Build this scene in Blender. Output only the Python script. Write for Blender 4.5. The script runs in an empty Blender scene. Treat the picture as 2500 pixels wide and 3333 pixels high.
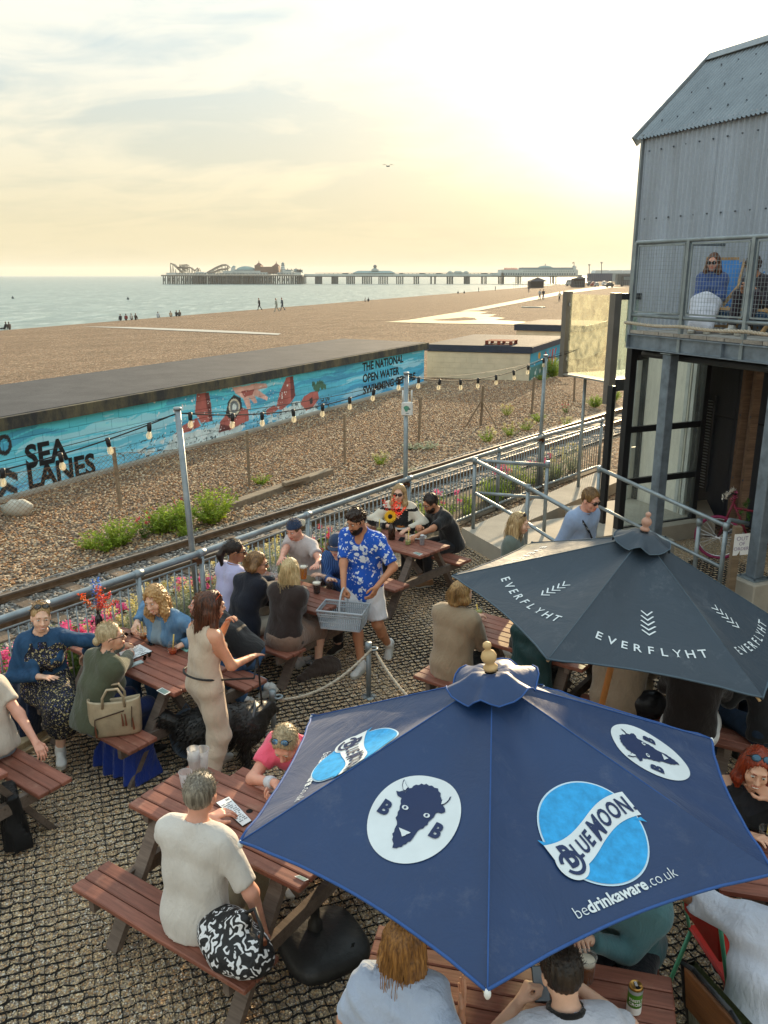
import bpy,bmesh,math,random
import numpy as np
from mathutils import Vector as V,Matrix,Euler,noise as mnoise
R=math.radians
sc=bpy.context.scene
COL=sc.collection
random.seed(7); np.random.seed(7)
PXF,PXW,PXH,HOR,EYE=2700.0,2500.0,3333.0,895.0,4.0
PITCH=math.atan((PXH/2-HOR)/PXF)
cam=bpy.data.cameras.new('camera'); co=bpy.data.objects.new('camera',cam); COL.objects.link(co)
co.location=(0,0,EYE); co.rotation_euler=(math.pi/2-PITCH,0,0)
cam.sensor_fit='VERTICAL'; cam.sensor_height=36.0; cam.sensor_width=27.0
cam.lens=PXF/PXH*36.0
cam.clip_start=0.05; cam.clip_end=30000
sc.camera=co
sc.render.engine='CYCLES'
sc.view_settings.view_transform='Standard'; sc.view_settings.look='None'
sc.view_settings.exposure=1.0; sc.view_settings.gamma=1.0; sc.view_settings.use_curve_mapping=False
sc.cycles.max_bounces=6; sc.cycles.diffuse_bounces=3; sc.cycles.transparent_max_bounces=12
sc.cycles.use_denoising=True
sc.cycles.caustics_reflective=False; sc.cycles.caustics_refractive=False
SUN_AZ,SUN_EL=16.8,12.0
sd=V((math.sin(R(SUN_AZ))*math.cos(R(SUN_EL)),math.cos(R(SUN_AZ))*math.cos(R(SUN_EL)),math.sin(R(SUN_EL))))
sun=bpy.data.lights.new('sun','SUN'); so=bpy.data.objects.new('sun',sun); COL.objects.link(so)
sun.energy=4.5; sun.angle=R(0.6); sun.color=(1.0,0.76,0.46)
so.rotation_euler=(-sd).to_track_quat('-Z','Y').to_euler()
so.location=sd*60
def build_world():
 w=bpy.data.worlds.new('World'); sc.world=w; w.use_nodes=True
 nt=w.node_tree; N=nt.nodes; L=nt.links; N.clear()
 out=N.new('ShaderNodeOutputWorld'); bg=N.new('ShaderNodeBackground')
 bg.inputs['Strength'].default_value=0.1
 L.new(bg.outputs[0],out.inputs[0])
 sky=N.new('ShaderNodeTexSky'); sky.sky_type='NISHITA'; sky.sun_disc=False
 sky.sun_elevation=R(SUN_EL); sky.sun_rotation=R(SUN_AZ)
 sky.dust_density=3.0; sky.air_density=1.2
 tc=N.new('ShaderNodeTexCoord'); sep=N.new('ShaderNodeSeparateXYZ'); L.new(tc.outputs['Generated'],sep.inputs[0])
 def math_(op,a,b=None,clamp=False):
  n=N.new('ShaderNodeMath'); n.operation=op; n.use_clamp=clamp
  for i,x in enumerate((a,b)):
   if x is None:continue
   if isinstance(x,(int,float)):n.inputs[i].default_value=x
   else:L.new(x,n.inputs[i])
  return n.outputs[0]
 def mix(f,a,b,mode='MIX'):
  n=N.new('ShaderNodeMix'); n.data_type='RGBA'; n.blend_type=mode
  if isinstance(f,(int,float)):n.inputs[0].default_value=f
  else:L.new(f,n.inputs[0])
  for i,x in((6,a),(7,b)):
   if isinstance(x,tuple):n.inputs[i].default_value=(*x,1)
   else:L.new(x,n.inputs[i])
  return n.outputs[2]
 def ramp(x,stops):
  n=N.new('ShaderNodeValToRGB'); e=n.color_ramp.elements
  while len(e)<len(stops):e.new(0.5)
  for s_,(p,c)in zip(e,stops):s_.position=p; s_.color=(*c,1)
  L.new(x,n.inputs[0]); return n.outputs[0]
 z=math_('MAXIMUM',sep.outputs[2],0.0)
 inv=math_('DIVIDE',1.0,math_('ADD',z,0.22))
 comb=N.new('ShaderNodeCombineXYZ')
 L.new(math_('MULTIPLY',sep.outputs[0],inv),comb.inputs[0])
 L.new(math_('MULTIPLY',sep.outputs[1],inv),comb.inputs[1])
 def noise(vec,scale,detail,rough,dist,off):
  mp=N.new('ShaderNodeMapping'); L.new(vec,mp.inputs[0]); mp.inputs['Location'].default_value=off
  mp.inputs['Scale'].default_value=(0.8,1.3,1); mp.inputs['Rotation'].default_value=(0,0,R(28))
  n=N.new('ShaderNodeTexNoise'); n.inputs['Scale'].default_value=scale; n.inputs['Detail'].default_value=detail
  n.inputs['Roughness'].default_value=rough; n.inputs['Distortion'].default_value=dist
  L.new(mp.outputs[0],n.inputs['Vector']); return n.outputs[0]
 n1=noise(comb.outputs[0],1.35,6,0.52,0.7,(3.1,1.7,0))
 n2=noise(comb.outputs[0],3.6,7,0.6,1.0,(0.4,5.2,0))
 veil=ramp(math_('ADD',math_('MULTIPLY',n1,0.75),math_('MULTIPLY',n2,0.25)),[(0.43,(0,0,0)),(0.55,(1,1,1))])
 blue=(2.35,2.95,3.2); cream=(4.15,4.15,3.7)
 veil=math_('SUBTRACT',veil,math_('MULTIPLY',math_('MAXIMUM',math_('SUBTRACT',z,0.3),0.0),0.8),True)
 cl=mix(veil,blue,cream)
 base=mix(0.92,sky.outputs[0],cl)
 band=ramp(z,[(0.0,(1,1,1)),(0.05,(0.85,0.85,0.85)),(0.12,(0.45,0.45,0.45)),(0.2,(0.12,0.12,0.12)),(0.3,(0,0,0))])
 low=mix(math_('MULTIPLY',n2,0.9),(4.3,3.75,2.25),(4.8,4.15,2.55))
 base=mix(math_('MULTIPLY',band,0.93),base,low)
 up=math_('MULTIPLY_ADD',z,1.3); up.node.inputs[2].default_value=0.9  # extra sky brightness towards the zenith, added to lift the fill on the ground
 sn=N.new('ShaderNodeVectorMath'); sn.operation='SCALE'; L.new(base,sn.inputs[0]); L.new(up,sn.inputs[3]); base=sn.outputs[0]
 dn=N.new('ShaderNodeVectorMath'); dn.operation='DOT_PRODUCT'
 L.new(tc.outputs['Generated'],dn.inputs[0]); dn.inputs[1].default_value=sd
 d=math_('MAXIMUM',dn.outputs['Value'],0.0)
 g1=math_('POWER',d,230.0); g2=math_('POWER',d,30.0)
 def scale(col,f):
  n=N.new('ShaderNodeVectorMath'); n.operation='SCALE'; n.inputs[0].default_value=col
  L.new(f,n.inputs[3]); return n.outputs[0]
 base=mix(1.0,base,scale((8.5,8.2,7.4),g1),'ADD')
 base=mix(1.0,base,scale((0.55,0.52,0.42),g2),'ADD')
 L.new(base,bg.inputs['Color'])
build_world()
CP,SP=math.cos(PITCH),math.sin(PITCH)
def ray(x,y):
 a=(x-PXW/2)/PXF; b=(y-PXH/2)/PXF
 return V((a,CP-b*SP,-SP-b*CP))
def at(x,y,z=0.0):
 d=ray(x,y); return V((0,0,EYE))+d*((z-EYE)/d.z)
def aty(x,y,Y):
 d=ray(x,y); return V((0,0,EYE))+d*(Y/d.y)
def on_plane(x,y,p,n):
 d=ray(x,y); o=V((0,0,EYE)); t=(V(p)-o).dot(V(n))/d.dot(V(n)); return o+d*t
def topx(p):
 X,Y,Z=p[0],p[1],p[2]-EYE
 zc=Y*CP-Z*SP; yc=-Y*SP-Z*CP
 return PXW/2+PXF*X/zc,PXH/2+PXF*yc/zc
SEA=-2.2
SH0,SHD=V((-44.7,98.7,0)),V((.32,.947,0)).normalized()
SHN=V((SHD.y,-SHD.x,0))
def zg(x,y):
 s=(x-SH0.x)*SHN.x+(y-SH0.y)*SHN.y
 if s>55:return 0.0
 t=1-s/55
 return SEA*t if s>-30 else SEA*(1+30/55)-0.02
def atg(x,y):
 z=0.0
 for _ in range(12):
  p=at(x,y,z); z=zg(p.x,p.y)
 return V((p.x,p.y,z))
class MB:
 def __init__(s):s.v=[]; s.f=[]; s.m=[]; s.mi=0; s.col=None
 def add(s,vs,fs):
  o=len(s.v); s.v.extend([tuple(p)for p in vs]); s.f.extend([tuple(i+o for i in q)for q in fs]); s.m.extend([s.mi]*len(fs)); return s
 def box(s,c,size,rot=None,bev=0.0):
  x,y,z=size[0]/2,size[1]/2,size[2]/2
  if bev<=0:
   vs=[V((sx*x,sy*y,sz*z))for sz in(-1,1)for sx,sy in((-1,-1),(1,-1),(1,1),(-1,1))]
   fs=[(3,2,1,0),(4,5,6,7),(0,1,5,4),(1,2,6,5),(2,3,7,6),(3,0,4,7)]
  else:
   b=bev
   ring=lambda X,Y,Z:[V((sx,sy,Z))for sx,sy in((-X+b,-Y),(X-b,-Y),(X,-Y+b),(X,Y-b),(X-b,Y),(-X+b,Y),(-X,Y-b),(-X,-Y+b))]
   vs=ring(x-b,y-b,-z)+ring(x,y,-z+b)+ring(x,y,z-b)+ring(x-b,y-b,z)
   fs=[tuple(range(7,-1,-1)),tuple(range(24,32))]
   for k in range(3):
    for i in range(8):
     j=(i+1)%8; fs.append((k*8+i,k*8+j,k*8+8+j,k*8+8+i))
  c=V(c)
  if rot is not None:vs=[rot@p for p in vs]
  return s.add([p+c for p in vs],fs)
 def bar(s,a,b,w,h,up=(0,0,1),bev=0.0):
  a,b=V(a),V(b); d=(b-a); l=d.length; d.normalize(); u=V(up)
  y=u.cross(d)
  if y.length<1e-4:y=V((1,0,0)).cross(d)
  y.normalize(); z=d.cross(y)
  m=Matrix((d,y,z)).transposed()
  return s.box((a+b)/2,(l,w,h),m,bev)
 def tube(s,pts,r,n=8,caps=True,closed=False):
  pts=[V(p)for p in pts]; k=len(pts)
  rs=r if isinstance(r,(list,tuple))else[r]*k
  vs=[]; prev=None
  for i,p in enumerate(pts):
   if closed:d=pts[(i+1)%k]-pts[i-1]
   else:d=pts[min(i+1,k-1)]-pts[max(i-1,0)]
   d.normalize()
   if prev is None:
    u=V((0,0,1))if abs(d.z)<.9 else V((1,0,0)); u=(u-d*u.dot(d)).normalized()
   else:
    u=prev-d*prev.dot(d)
    u=u.normalized()if u.length>1e-6 else V((1,0,0))
   prev=u; w=d.cross(u)
   for j in range(n):
    a=2*math.pi*j/n; vs.append(p+(u*math.cos(a)+w*math.sin(a))*rs[i])
  fs=[]
  for i in range(k if closed else k-1):
   i2=(i+1)%k
   for j in range(n):
    j2=(j+1)%n; fs.append((i*n+j,i*n+j2,i2*n+j2,i2*n+j))
  if caps and not closed:fs+=[tuple(range(n-1,-1,-1)),tuple(range((k-1)*n,k*n))]
  return s.add(vs,fs)
 def cyl(s,a,b,r,n=10,r2=None):return s.tube([a,b],[r,r if r2 is None else r2],n)
 def lathe(s,c,prof,n=16,caps=True):
  c=V(c); vs=[]; fs=[]
  for r,z in prof:
   for j in range(n):
    a=2*math.pi*j/n; vs.append(c+V((r*math.cos(a),r*math.sin(a),z)))
  for i in range(len(prof)-1):
   for j in range(n):
    j2=(j+1)%n; fs.append((i*n+j,i*n+j2,i*n+n+j2,i*n+n+j))
  if caps:fs+=[tuple(range(n-1,-1,-1)),tuple(range((len(prof)-1)*n,len(prof)*n))]
  return s.add(vs,fs)
 def ball(s,c,r,n=8,rings=5,rot=None):
  r=r if isinstance(r,(tuple,list))else(r,r,r); c=V(c); vs=[V((0,0,-r[2]))]; fs=[]
  for i in range(1,rings):
   t=math.pi*i/rings
   for j in range(n):
    a=2*math.pi*j/n; vs.append(V((r[0]*math.sin(t)*math.cos(a),r[1]*math.sin(t)*math.sin(a),-r[2]*math.cos(t))))
  vs.append(V((0,0,r[2]))); last=len(vs)-1
  for j in range(n):
   j2=(j+1)%n; fs.append((0,1+j2,1+j)); fs.append((last,last-n+j,last-n+j2))
   for i in range(rings-2):
    o=1+i*n; fs.append((o+j,o+j2,o+n+j2,o+n+j))
  if rot is not None:vs=[rot@p for p in vs]
  return s.add([p+c for p in vs],fs)
 def prism(s,poly,z0,z1):
  n=len(poly); vs=[(p[0],p[1],z0)for p in poly]+[(p[0],p[1],z1)for p in poly]
  fs=[tuple(range(n-1,-1,-1)),tuple(range(n,2*n))]+[(i,(i+1)%n,n+(i+1)%n,n+i)for i in range(n)]
  return s.add(vs,fs)
 def quad(s,a,b,c,d):return s.add([a,b,c,d],[(0,1,2,3)])
 def mesh(s,name,mats,smooth=False):
  me=bpy.data.meshes.new(name); me.from_pydata(s.v,[],s.f)
  mats=mats if isinstance(mats,(list,tuple))else[mats]
  for m in mats:me.materials.append(m)
  if len(mats)>1:me.polygons.foreach_set('material_index',s.m)
  if smooth:me.polygons.foreach_set('use_smooth',[True]*len(s.f))
  if s.col is not None:
   ca=me.color_attributes.new('paint','FLOAT_COLOR','POINT'); ca.data.foreach_set('color',np.asarray(s.col,'f').ravel())
  me.update(); return me
WM={}
def wm(o):return WM.get(o.name,Matrix.Identity(4))
def tag(o,label=None,cat=None,group=None,kind=None):
 if label:o['label']=label
 if cat:o['category']=cat
 if group:o['group']=group
 if kind:o['kind']=kind
 return o
def link(o,parent=None,world=True):
 COL.objects.link(o)
 if parent is not None:
  o.parent=parent
  if world:o.matrix_parent_inverse=wm(parent).inverted()
 return o
def empty(name,loc=(0,0,0),rz=0.0,label=None,cat=None,group=None):
 o=bpy.data.objects.new(name,None); COL.objects.link(o); o.empty_display_size=.1
 o.location=loc; o.rotation_euler=(0,0,rz)
 WM[o.name]=Matrix.Translation(V(loc))@Matrix.Rotation(rz,4,'Z')
 return tag(o,label,cat,group)
def obj(name,mb,mats,parent=None,smooth=False,world=True,**kw):
 o=bpy.data.objects.new(name,mb.mesh(name,mats,smooth)if isinstance(mb,MB)else mb); link(o,parent,world)
 return tag(o,**kw)
def inst(name,me,parent=None,mat=None,world=True,**kw):
 o=bpy.data.objects.new(name,me);
 link(o,parent,world)
 if mat is not None:o.matrix_basis=mat; WM[o.name]=mat
 return tag(o,**kw)
def struct(name,mb,mats,smooth=False):return obj(name,mb,mats,smooth=smooth,kind='structure')
def copy_tree(o,parent=None):
 c=o.copy(); COL.objects.link(c); c.parent=parent
 for ch in[x for x in KIDS.get(o,o.children)]:copy_tree(ch,c)
 return c
KIDS={}
MATS={}
def srgb(h):
 if isinstance(h,(tuple,list)):return tuple(h)
 h=h.lstrip('#'); c=[int(h[i:i+2],16)/255 for i in(0,2,4)]
 return tuple(x/12.92 if x<=.04045 else((x+.055)/1.055)**2.4 for x in c)
class NT:
 def __init__(s,name):
  s.m=bpy.data.materials.new(name); s.m.use_nodes=True; s.t=s.m.node_tree; s.N=s.t.nodes; s.L=s.t.links
  s.b=s.N['Principled BSDF']; s.out=s.N['Material Output']; s._tc=None
 def n(s,typ,**ins):
  x=s.N.new('ShaderNode'+typ)
  for k,v in ins.items():
   k=k.replace('_',' ')
   if k in x.inputs:s.set(x.inputs[k],v)
  return x
 def set(s,sock,v):
  if isinstance(v,bpy.types.NodeSocket):s.L.new(v,sock)
  elif isinstance(v,tuple)and len(v)==3 and sock.type=='RGBA':sock.default_value=(*v,1)
  else:sock.default_value=v
 def tc(s,which='Object'):
  if s._tc is None:s._tc=s.N.new('ShaderNodeTexCoord')
  return s._tc.outputs[which]
 def map(s,vec,scale=(1,1,1),rot=(0,0,0),loc=(0,0,0)):
  x=s.N.new('ShaderNodeMapping'); s.set(x.inputs[0],vec)
  for k,v in(('Scale',scale),('Rotation',rot),('Location',loc)):s.set(x.inputs[k],v)
  return x.outputs[0]
 def noise(s,vec,scale,detail=3,rough=.55,dist=0.0):
  x=s.N.new('ShaderNodeTexNoise'); s.set(x.inputs['Vector'],vec); x.inputs['Scale'].default_value=scale
  x.inputs['Detail'].default_value=detail; x.inputs['Roughness'].default_value=rough; x.inputs['Distortion'].default_value=dist
  return x.outputs[0]
 def vor(s,vec,scale,feature='F1',rnd=1.0):
  x=s.N.new('ShaderNodeTexVoronoi'); x.feature=feature; s.set(x.inputs['Vector'],vec); x.inputs['Scale'].default_value=scale
  x.inputs['Randomness'].default_value=rnd; return x
 def ramp(s,f,stops,interp='LINEAR'):
  x=s.N.new('ShaderNodeValToRGB'); x.color_ramp.interpolation=interp; e=x.color_ramp.elements
  while len(e)<len(stops):e.new(.5)
  for q,(p,c)in zip(e,stops):
   q.position=p; c=c if not isinstance(c,(int,float))else(c,c,c); q.color=(*c,1)
  s.set(x.inputs[0],f); return x.outputs[0]
 def mix(s,f,a,b,mode='MIX'):
  x=s.N.new('ShaderNodeMix'); x.data_type='RGBA'; x.blend_type=mode
  s.set(x.inputs[0],f); s.set(x.inputs[6],a); s.set(x.inputs[7],b); return x.outputs[2]
 def math(s,op,a,b=0.0,clamp=False):
  x=s.N.new('ShaderNodeMath'); x.operation=op; x.use_clamp=clamp; s.set(x.inputs[0],a); s.set(x.inputs[1],b); return x.outputs[0]
 def rnd(s):return s.N.new('ShaderNodeObjectInfo').outputs['Random']
 def hsv(s,col,h=.5,sat=1.0,val=1.0):
  x=s.N.new('ShaderNodeHueSaturation'); s.set(x.inputs['Hue'],h); s.set(x.inputs['Saturation'],sat); s.set(x.inputs['Value'],val); s.set(x.inputs['Color'],col); return x.outputs[0]
 def bump(s,h,strength=.3,dist=.02):
  x=s.N.new('ShaderNodeBump'); s.set(x.inputs['Height'],h); x.inputs['Strength'].default_value=strength; x.inputs['Distance'].default_value=dist
  s.L.new(x.outputs[0],s.b.inputs['Normal']); return x
 def fin(s,col,rough=.7,metal=0.0,spec=.4):
  s.set(s.b.inputs['Base Color'],col); s.set(s.b.inputs['Roughness'],rough); s.set(s.b.inputs['Metallic'],metal)
  s.b.inputs['Specular IOR Level'].default_value=spec; return s.m
def mat(name,col,rough=.7,metal=0.0,var=.18,vscale=4.0,bump=.15,bscale=60.0,spec=.35,stretch=(1,1,1),sheen=0.0,trans=0.0):
 if name in MATS:return MATS[name]
 t=NT(name); c=srgb(col); v=t.map(t.tc(),stretch)
 nz=t.noise(v,vscale,5,.6)
 k=t.ramp(nz,[(.3,1-var),(.7,1+var)])
 col=t.mix(1.0,c,k,'MULTIPLY')
 if bump>0:t.bump(t.noise(v,bscale,4,.6),bump,.01)
 m=t.fin(col,rough,metal,spec)
 if sheen>0:t.b.inputs['Sheen Weight'].default_value=sheen; t.b.inputs['Sheen Roughness'].default_value=.5
 if trans>0:
  tr=t.n('BsdfTranslucent'); t.set(tr.inputs[0],col); ms=t.n('MixShader'); ms.inputs[0].default_value=trans
  t.L.new(t.b.outputs[0],ms.inputs[1]); t.L.new(tr.outputs[0],ms.inputs[2]); t.L.new(ms.outputs[0],t.out.inputs[0])
 MATS[name]=m; return m
def cloth(name,col,weave=900,fold=.5,var=.05,sheen=.25,rough=.85,trans=0.0):
 if name in MATS:return MATS[name]
 t=NT(name); c=srgb(col); v=t.tc()
 f=t.noise(t.map(v,(1,1,.45)),7.5,4,.55,1.3)
 k=t.ramp(t.noise(v,14,5,.65),[(.3,1-var),(.7,1+var)])
 col=t.mix(1.0,c,k,'MULTIPLY')
 h=t.math('ADD',t.math('MULTIPLY',f,1.0),t.math('MULTIPLY',t.noise(v,160,2),.06))
 h=t.math('ADD',h,t.math('MULTIPLY',t.noise(t.map(v,(1,1,.35),(.3,.5,0)),19,4,.6,1.6),.4)); t.bump(h,min(1,fold*.75),.04); m=t.fin(col,rough,0,.2)
 t.b.inputs['Sheen Weight'].default_value=sheen
 if trans>0:
  tr=t.n('BsdfTranslucent'); t.set(tr.inputs[0],col); ms=t.n('MixShader'); ms.inputs[0].default_value=trans
  t.L.new(t.b.outputs[0],ms.inputs[1]); t.L.new(tr.outputs[0],ms.inputs[2]); t.L.new(ms.outputs[0],t.out.inputs[0])
 MATS[name]=m; return m
def wood(name,c1,c2,scale=1.0,rough=.6,wear=None,spec=.4):
 if name in MATS:return MATS[name]
 t=NT(name); off=t.n('CombineXYZ'); r=t.rnd(); t.set(off.inputs[0],t.math('MULTIPLY',r,37.0)); t.set(off.inputs[1],t.math('MULTIPLY',r,11.0))
 va=t.N.new('ShaderNodeVectorMath'); va.operation='ADD'; t.set(va.inputs[0],t.tc()); t.set(va.inputs[1],off.outputs[0]); v=va.outputs[0]
 g=t.noise(t.map(v,(1.6*scale,30*scale,30*scale)),2.2,6,.65,.6)
 g2=t.noise(t.map(v,(2,9,9)),1.4,3)
 col=t.mix(t.ramp(g,[(.32,0),(.68,1)]),srgb(c1),srgb(c2))
 col=t.mix(1.0,col,t.ramp(g2,[(.25,.72),(.75,1.22)]),'MULTIPLY')
 col=t.hsv(col,.5,1.0,t.math('ADD',t.math('MULTIPLY',r,.4),.8))
 if wear:col=t.mix(t.ramp(t.noise(v,5,6,.7),[(.55,0),(.72,.6)]),col,srgb(wear))
 kn=t.vor(t.map(v,(1.2,5,5)),1.5).outputs['Distance']
 col=t.mix(t.ramp(kn,[(.03,.75),(.09,0)]),col,(.03,.014,.008))
 t.bump(g,.35,.004); m=t.fin(col,t.ramp(g,[(0,rough-.1),(1,rough+.12)]),0,spec); MATS[name]=m; return m
def pebbles(name,palette,scale,detail_far=True,dark=.35,bstr=.9,sat=1.0):
 """rounded stones: one colour per stone, dark gaps, domed relief"""
 t=NT(name); v=t.tc(); vn=t.vor(v,scale); cell=vn.outputs['Color']; dist=vn.outputs['Distance']
 sp=t.n('SeparateColor'); t.set(sp.inputs[0],cell)
 st=[(i/len(palette),srgb(c))for i,c in enumerate(palette)]
 col=t.ramp(sp.outputs[0],st,'CONSTANT')
 col=t.hsv(col,.5,sat,t.math('ADD',t.math('MULTIPLY',sp.outputs[1],.7),.62))
 gap=t.ramp(dist,[(.35,1.0),(.75,dark)])
 col=t.mix(1.0,col,gap,'MULTIPLY')
 big=t.ramp(t.noise(v,.35,5,.6),[(.3,.82),(.7,1.15)]); col=t.mix(1.0,col,big,'MULTIPLY')
 h=t.ramp(dist,[(0,1.0),(.8,0)]); t.bump(h,bstr,1.0/scale*.6); return t.fin(col,.75,0,.3)
def glass(name,tint=(.9,.96,.95),rough=.05,dirt=.15,dirtcol=(.7,.72,.68),alpha=.0,ds=(6,6,1.2)):
 if name in MATS:return MATS[name]
 t=NT(name); tr=t.n('BsdfTransparent'); tr.inputs[0].default_value=(*tint,1)
 gl=t.n('BsdfGlossy'); gl.inputs['Roughness'].default_value=rough; gl.inputs[0].default_value=(.9,.9,.9,1)
 lw=t.n('LayerWeight'); lw.inputs[0].default_value=.5; fr=t.n('Math'); fr.operation='MULTIPLY_ADD'; t.set(fr.inputs[0],t.math('POWER',lw.outputs['Facing'],4.0)); fr.inputs[1].default_value=.5; fr.inputs[2].default_value=.04
 m1=t.n('MixShader'); t.set(m1.inputs[0],fr.outputs[0]); t.L.new(tr.outputs[0],m1.inputs[1]); t.L.new(gl.outputs[0],m1.inputs[2])
 df=t.n('BsdfTranslucent'); df.inputs[0].default_value=(*dirtcol,1); df2=t.n('BsdfDiffuse'); df2.inputs[0].default_value=(*dirtcol,1)
 ad=t.n('MixShader'); ad.inputs[0].default_value=.3; t.L.new(df.outputs[0],ad.inputs[1]); t.L.new(df2.outputs[0],ad.inputs[2])
 f=t.ramp(t.noise(t.map(t.tc(),ds),3,6,.65,.5),[(.35,alpha),(.75,min(1,alpha+dirt))])
 m2=t.n('MixShader'); t.set(m2.inputs[0],f); t.L.new(m1.outputs[0],m2.inputs[1]); t.L.new(ad.outputs[0],m2.inputs[2])
 t.L.new(m2.outputs[0],t.out.inputs[0]); MATS[name]=t.m; return t.m
def leafmat(name,c1,c2,trans=.45):
 if name in MATS:return MATS[name]
 t=NT(name); g=t.n('NewGeometry'); r=g.outputs['Random Per Island']
 col=t.mix(r,srgb(c1),srgb(c2)); col=t.mix(1.0,col,t.ramp(t.noise(t.tc(),6,2),[(.3,.75),(.7,1.2)]),'MULTIPLY')
 t.fin(col,.6,0,.3); tr=t.n('BsdfTranslucent'); t.set(tr.inputs[0],col); ms=t.n('MixShader'); ms.inputs[0].default_value=trans
 t.L.new(t.b.outputs[0],ms.inputs[1]); t.L.new(tr.outputs[0],ms.inputs[2]); t.L.new(ms.outputs[0],t.out.inputs[0]); MATS[name]=t.m; return t.m
def vcol(name,rough=.75,bump=.2,bscale=40):
 if name in MATS:return MATS[name]
 t=NT(name); a=t.n('VertexColor'); a.layer_name='paint'; t.bump(t.noise(t.tc(),bscale,4),bump,.01)
 MATS[name]=t.fin(a.outputs[0],rough,0,.25); return t.m
galv=mat('galvanised_steel','#8d979c',.48,.55,.25,5,.08,90,.5)
galv_blue=mat('galvanised_blue_steel','#77838f',.5,.45,.28,7,.1,70,.5)
black_metal=mat('black_metal',(.012,.013,.016),.45,.1,.2,5,.05,80,.5)
dark_metal=mat('dark_metal',(.035,.037,.042),.5,.3,.2,5,.05,80)
white_paint=mat('white_paint',(.72,.72,.70),.6)
paper=mat('white_paper',(.78,.79,.80),.8,0,.05,10,0)
black_rubber=mat('black_rubber',(.02,.02,.021),.6,0,.2,8,.2,60)
top_wood=wood('redbrown_stained_wood','#744435','#925d4c',1.0,.5,wear='#a27a66')
leg_wood=wood('grey_brown_wood','#5d5048','#75675c',1.0,.8)
pale_wood=wood('pale_timber','#a38d6e','#c2ad8c',1.0,.8)
rope_mat=mat('rope','#b5aa98',.9,0,.25,40,.5,160)
concrete=mat('concrete','#a79f92',.85,0,.16,2.2,.35,45)
chrome=mat('chrome',(.6,.6,.62),.25,.9,.1,5,0)
def scatter(name,poly_mb,density,smin,smax,material,seed,squash=.62,label=None,cat=None,zoff=0.0):
 o=obj(name,poly_mb,[material],kind='stuff'); tag(o,label,cat)
 g=bpy.data.node_groups.new(name,'GeometryNodeTree')
 g.interface.new_socket('Geometry',in_out='INPUT',socket_type='NodeSocketGeometry')
 g.interface.new_socket('Geometry',in_out='OUTPUT',socket_type='NodeSocketGeometry')
 n=g.nodes; l=g.links; gi=n.new('NodeGroupInput'); go=n.new('NodeGroupOutput')
 d=n.new('GeometryNodeDistributePointsOnFaces'); d.inputs['Density'].default_value=density; d.inputs['Seed'].default_value=seed
 l.new(gi.outputs[0],d.inputs['Mesh'])
 ico=n.new('GeometryNodeMeshIcoSphere'); ico.inputs['Radius'].default_value=.5; ico.inputs['Subdivisions'].default_value=1
 sm=n.new('GeometryNodeSetMaterial'); sm.inputs['Material'].default_value=material; l.new(ico.outputs[0],sm.inputs['Geometry'])
 ss=n.new('GeometryNodeSetShadeSmooth'); l.new(sm.outputs[0],ss.inputs['Geometry'])
 rs=n.new('FunctionNodeRandomValue'); rs.data_type='FLOAT_VECTOR'
 rs.inputs[0].default_value=(smin,smin*.8,smin*squash); rs.inputs[1].default_value=(smax,smax*.8,smax*squash)
 rr=n.new('FunctionNodeRandomValue'); rr.data_type='FLOAT_VECTOR'; rr.inputs[0].default_value=(-.5,-.5,0); rr.inputs[1].default_value=(.5,.5,6.28); rr.inputs['Seed'].default_value=5
 ip=n.new('GeometryNodeInstanceOnPoints'); l.new(d.outputs['Points'],ip.inputs['Points']); l.new(ss.outputs[0],ip.inputs['Instance'])
 l.new(rs.outputs[0],ip.inputs['Scale']); l.new(rr.outputs[0],ip.inputs['Rotation'])
 l.new(ip.outputs[0],go.inputs[0])
 md=o.modifiers.new('scatter','NODES'); md.node_group=g; return o
def stonemat(name,palette,rough=.7):
 t=NT(name); r=t.rnd(); st=[(i/len(palette),srgb(c))for i,c in enumerate(palette)]
 col=t.ramp(r,st,'CONSTANT'); r2=t.math('FRACT',t.math('MULTIPLY',r,91.7))
 col=t.hsv(col,.5,1.0,t.math('ADD',t.math('MULTIPLY',r2,.6),.7))
 return t.fin(col,rough,0,.35)
def text_mesh(s,size=1.0,bold=0.0,align='LEFT',spacing=1.0,maxedge=0.0,shear=0.0):
 c=bpy.data.curves.new('lettering','FONT'); c.body=s; c.size=size; c.offset=bold; c.align_x=align; c.space_character=spacing; c.shear=shear
 c.resolution_u=3; c.fill_mode='FRONT'
 o=bpy.data.objects.new('lettering',c); me=bpy.data.meshes.new_from_object(o)
 bm=bmesh.new(); bm.from_mesh(me); bmesh.ops.remove_doubles(bm,verts=bm.verts,dist=1e-6); bmesh.ops.triangulate(bm,faces=bm.faces)
 if maxedge>0:
  for _ in range(5):
   es=[e for e in bm.edges if e.calc_length()>maxedge]
   if not es:break
   bmesh.ops.subdivide_edges(bm,edges=es,cuts=1); bmesh.ops.triangulate(bm,faces=bm.faces)
 vs=[tuple(v.co)for v in bm.verts]; bm.verts.index_update(); fs=[tuple(v.index for v in f.verts)for f in bm.faces]
 bm.free(); bpy.data.objects.remove(o); bpy.data.curves.remove(c); bpy.data.meshes.remove(me)
 return vs,fs
def put(mb,vf,fn):mb.add([fn(*p[:2])for p in vf[0]],vf[1])
def inpoly(px_,py_,poly):
 inside=np.zeros(np.shape(px_),bool); n=len(poly)
 for i in range(n):
  x1,y1=poly[i]; x2,y2=poly[(i+1)%n]
  if y1==y2:continue
  c=((y1>py_)!=(y2>py_))&(px_<(x2-x1)*(py_-y1)/(y2-y1)+x1); inside^=c
 return inside
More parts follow.
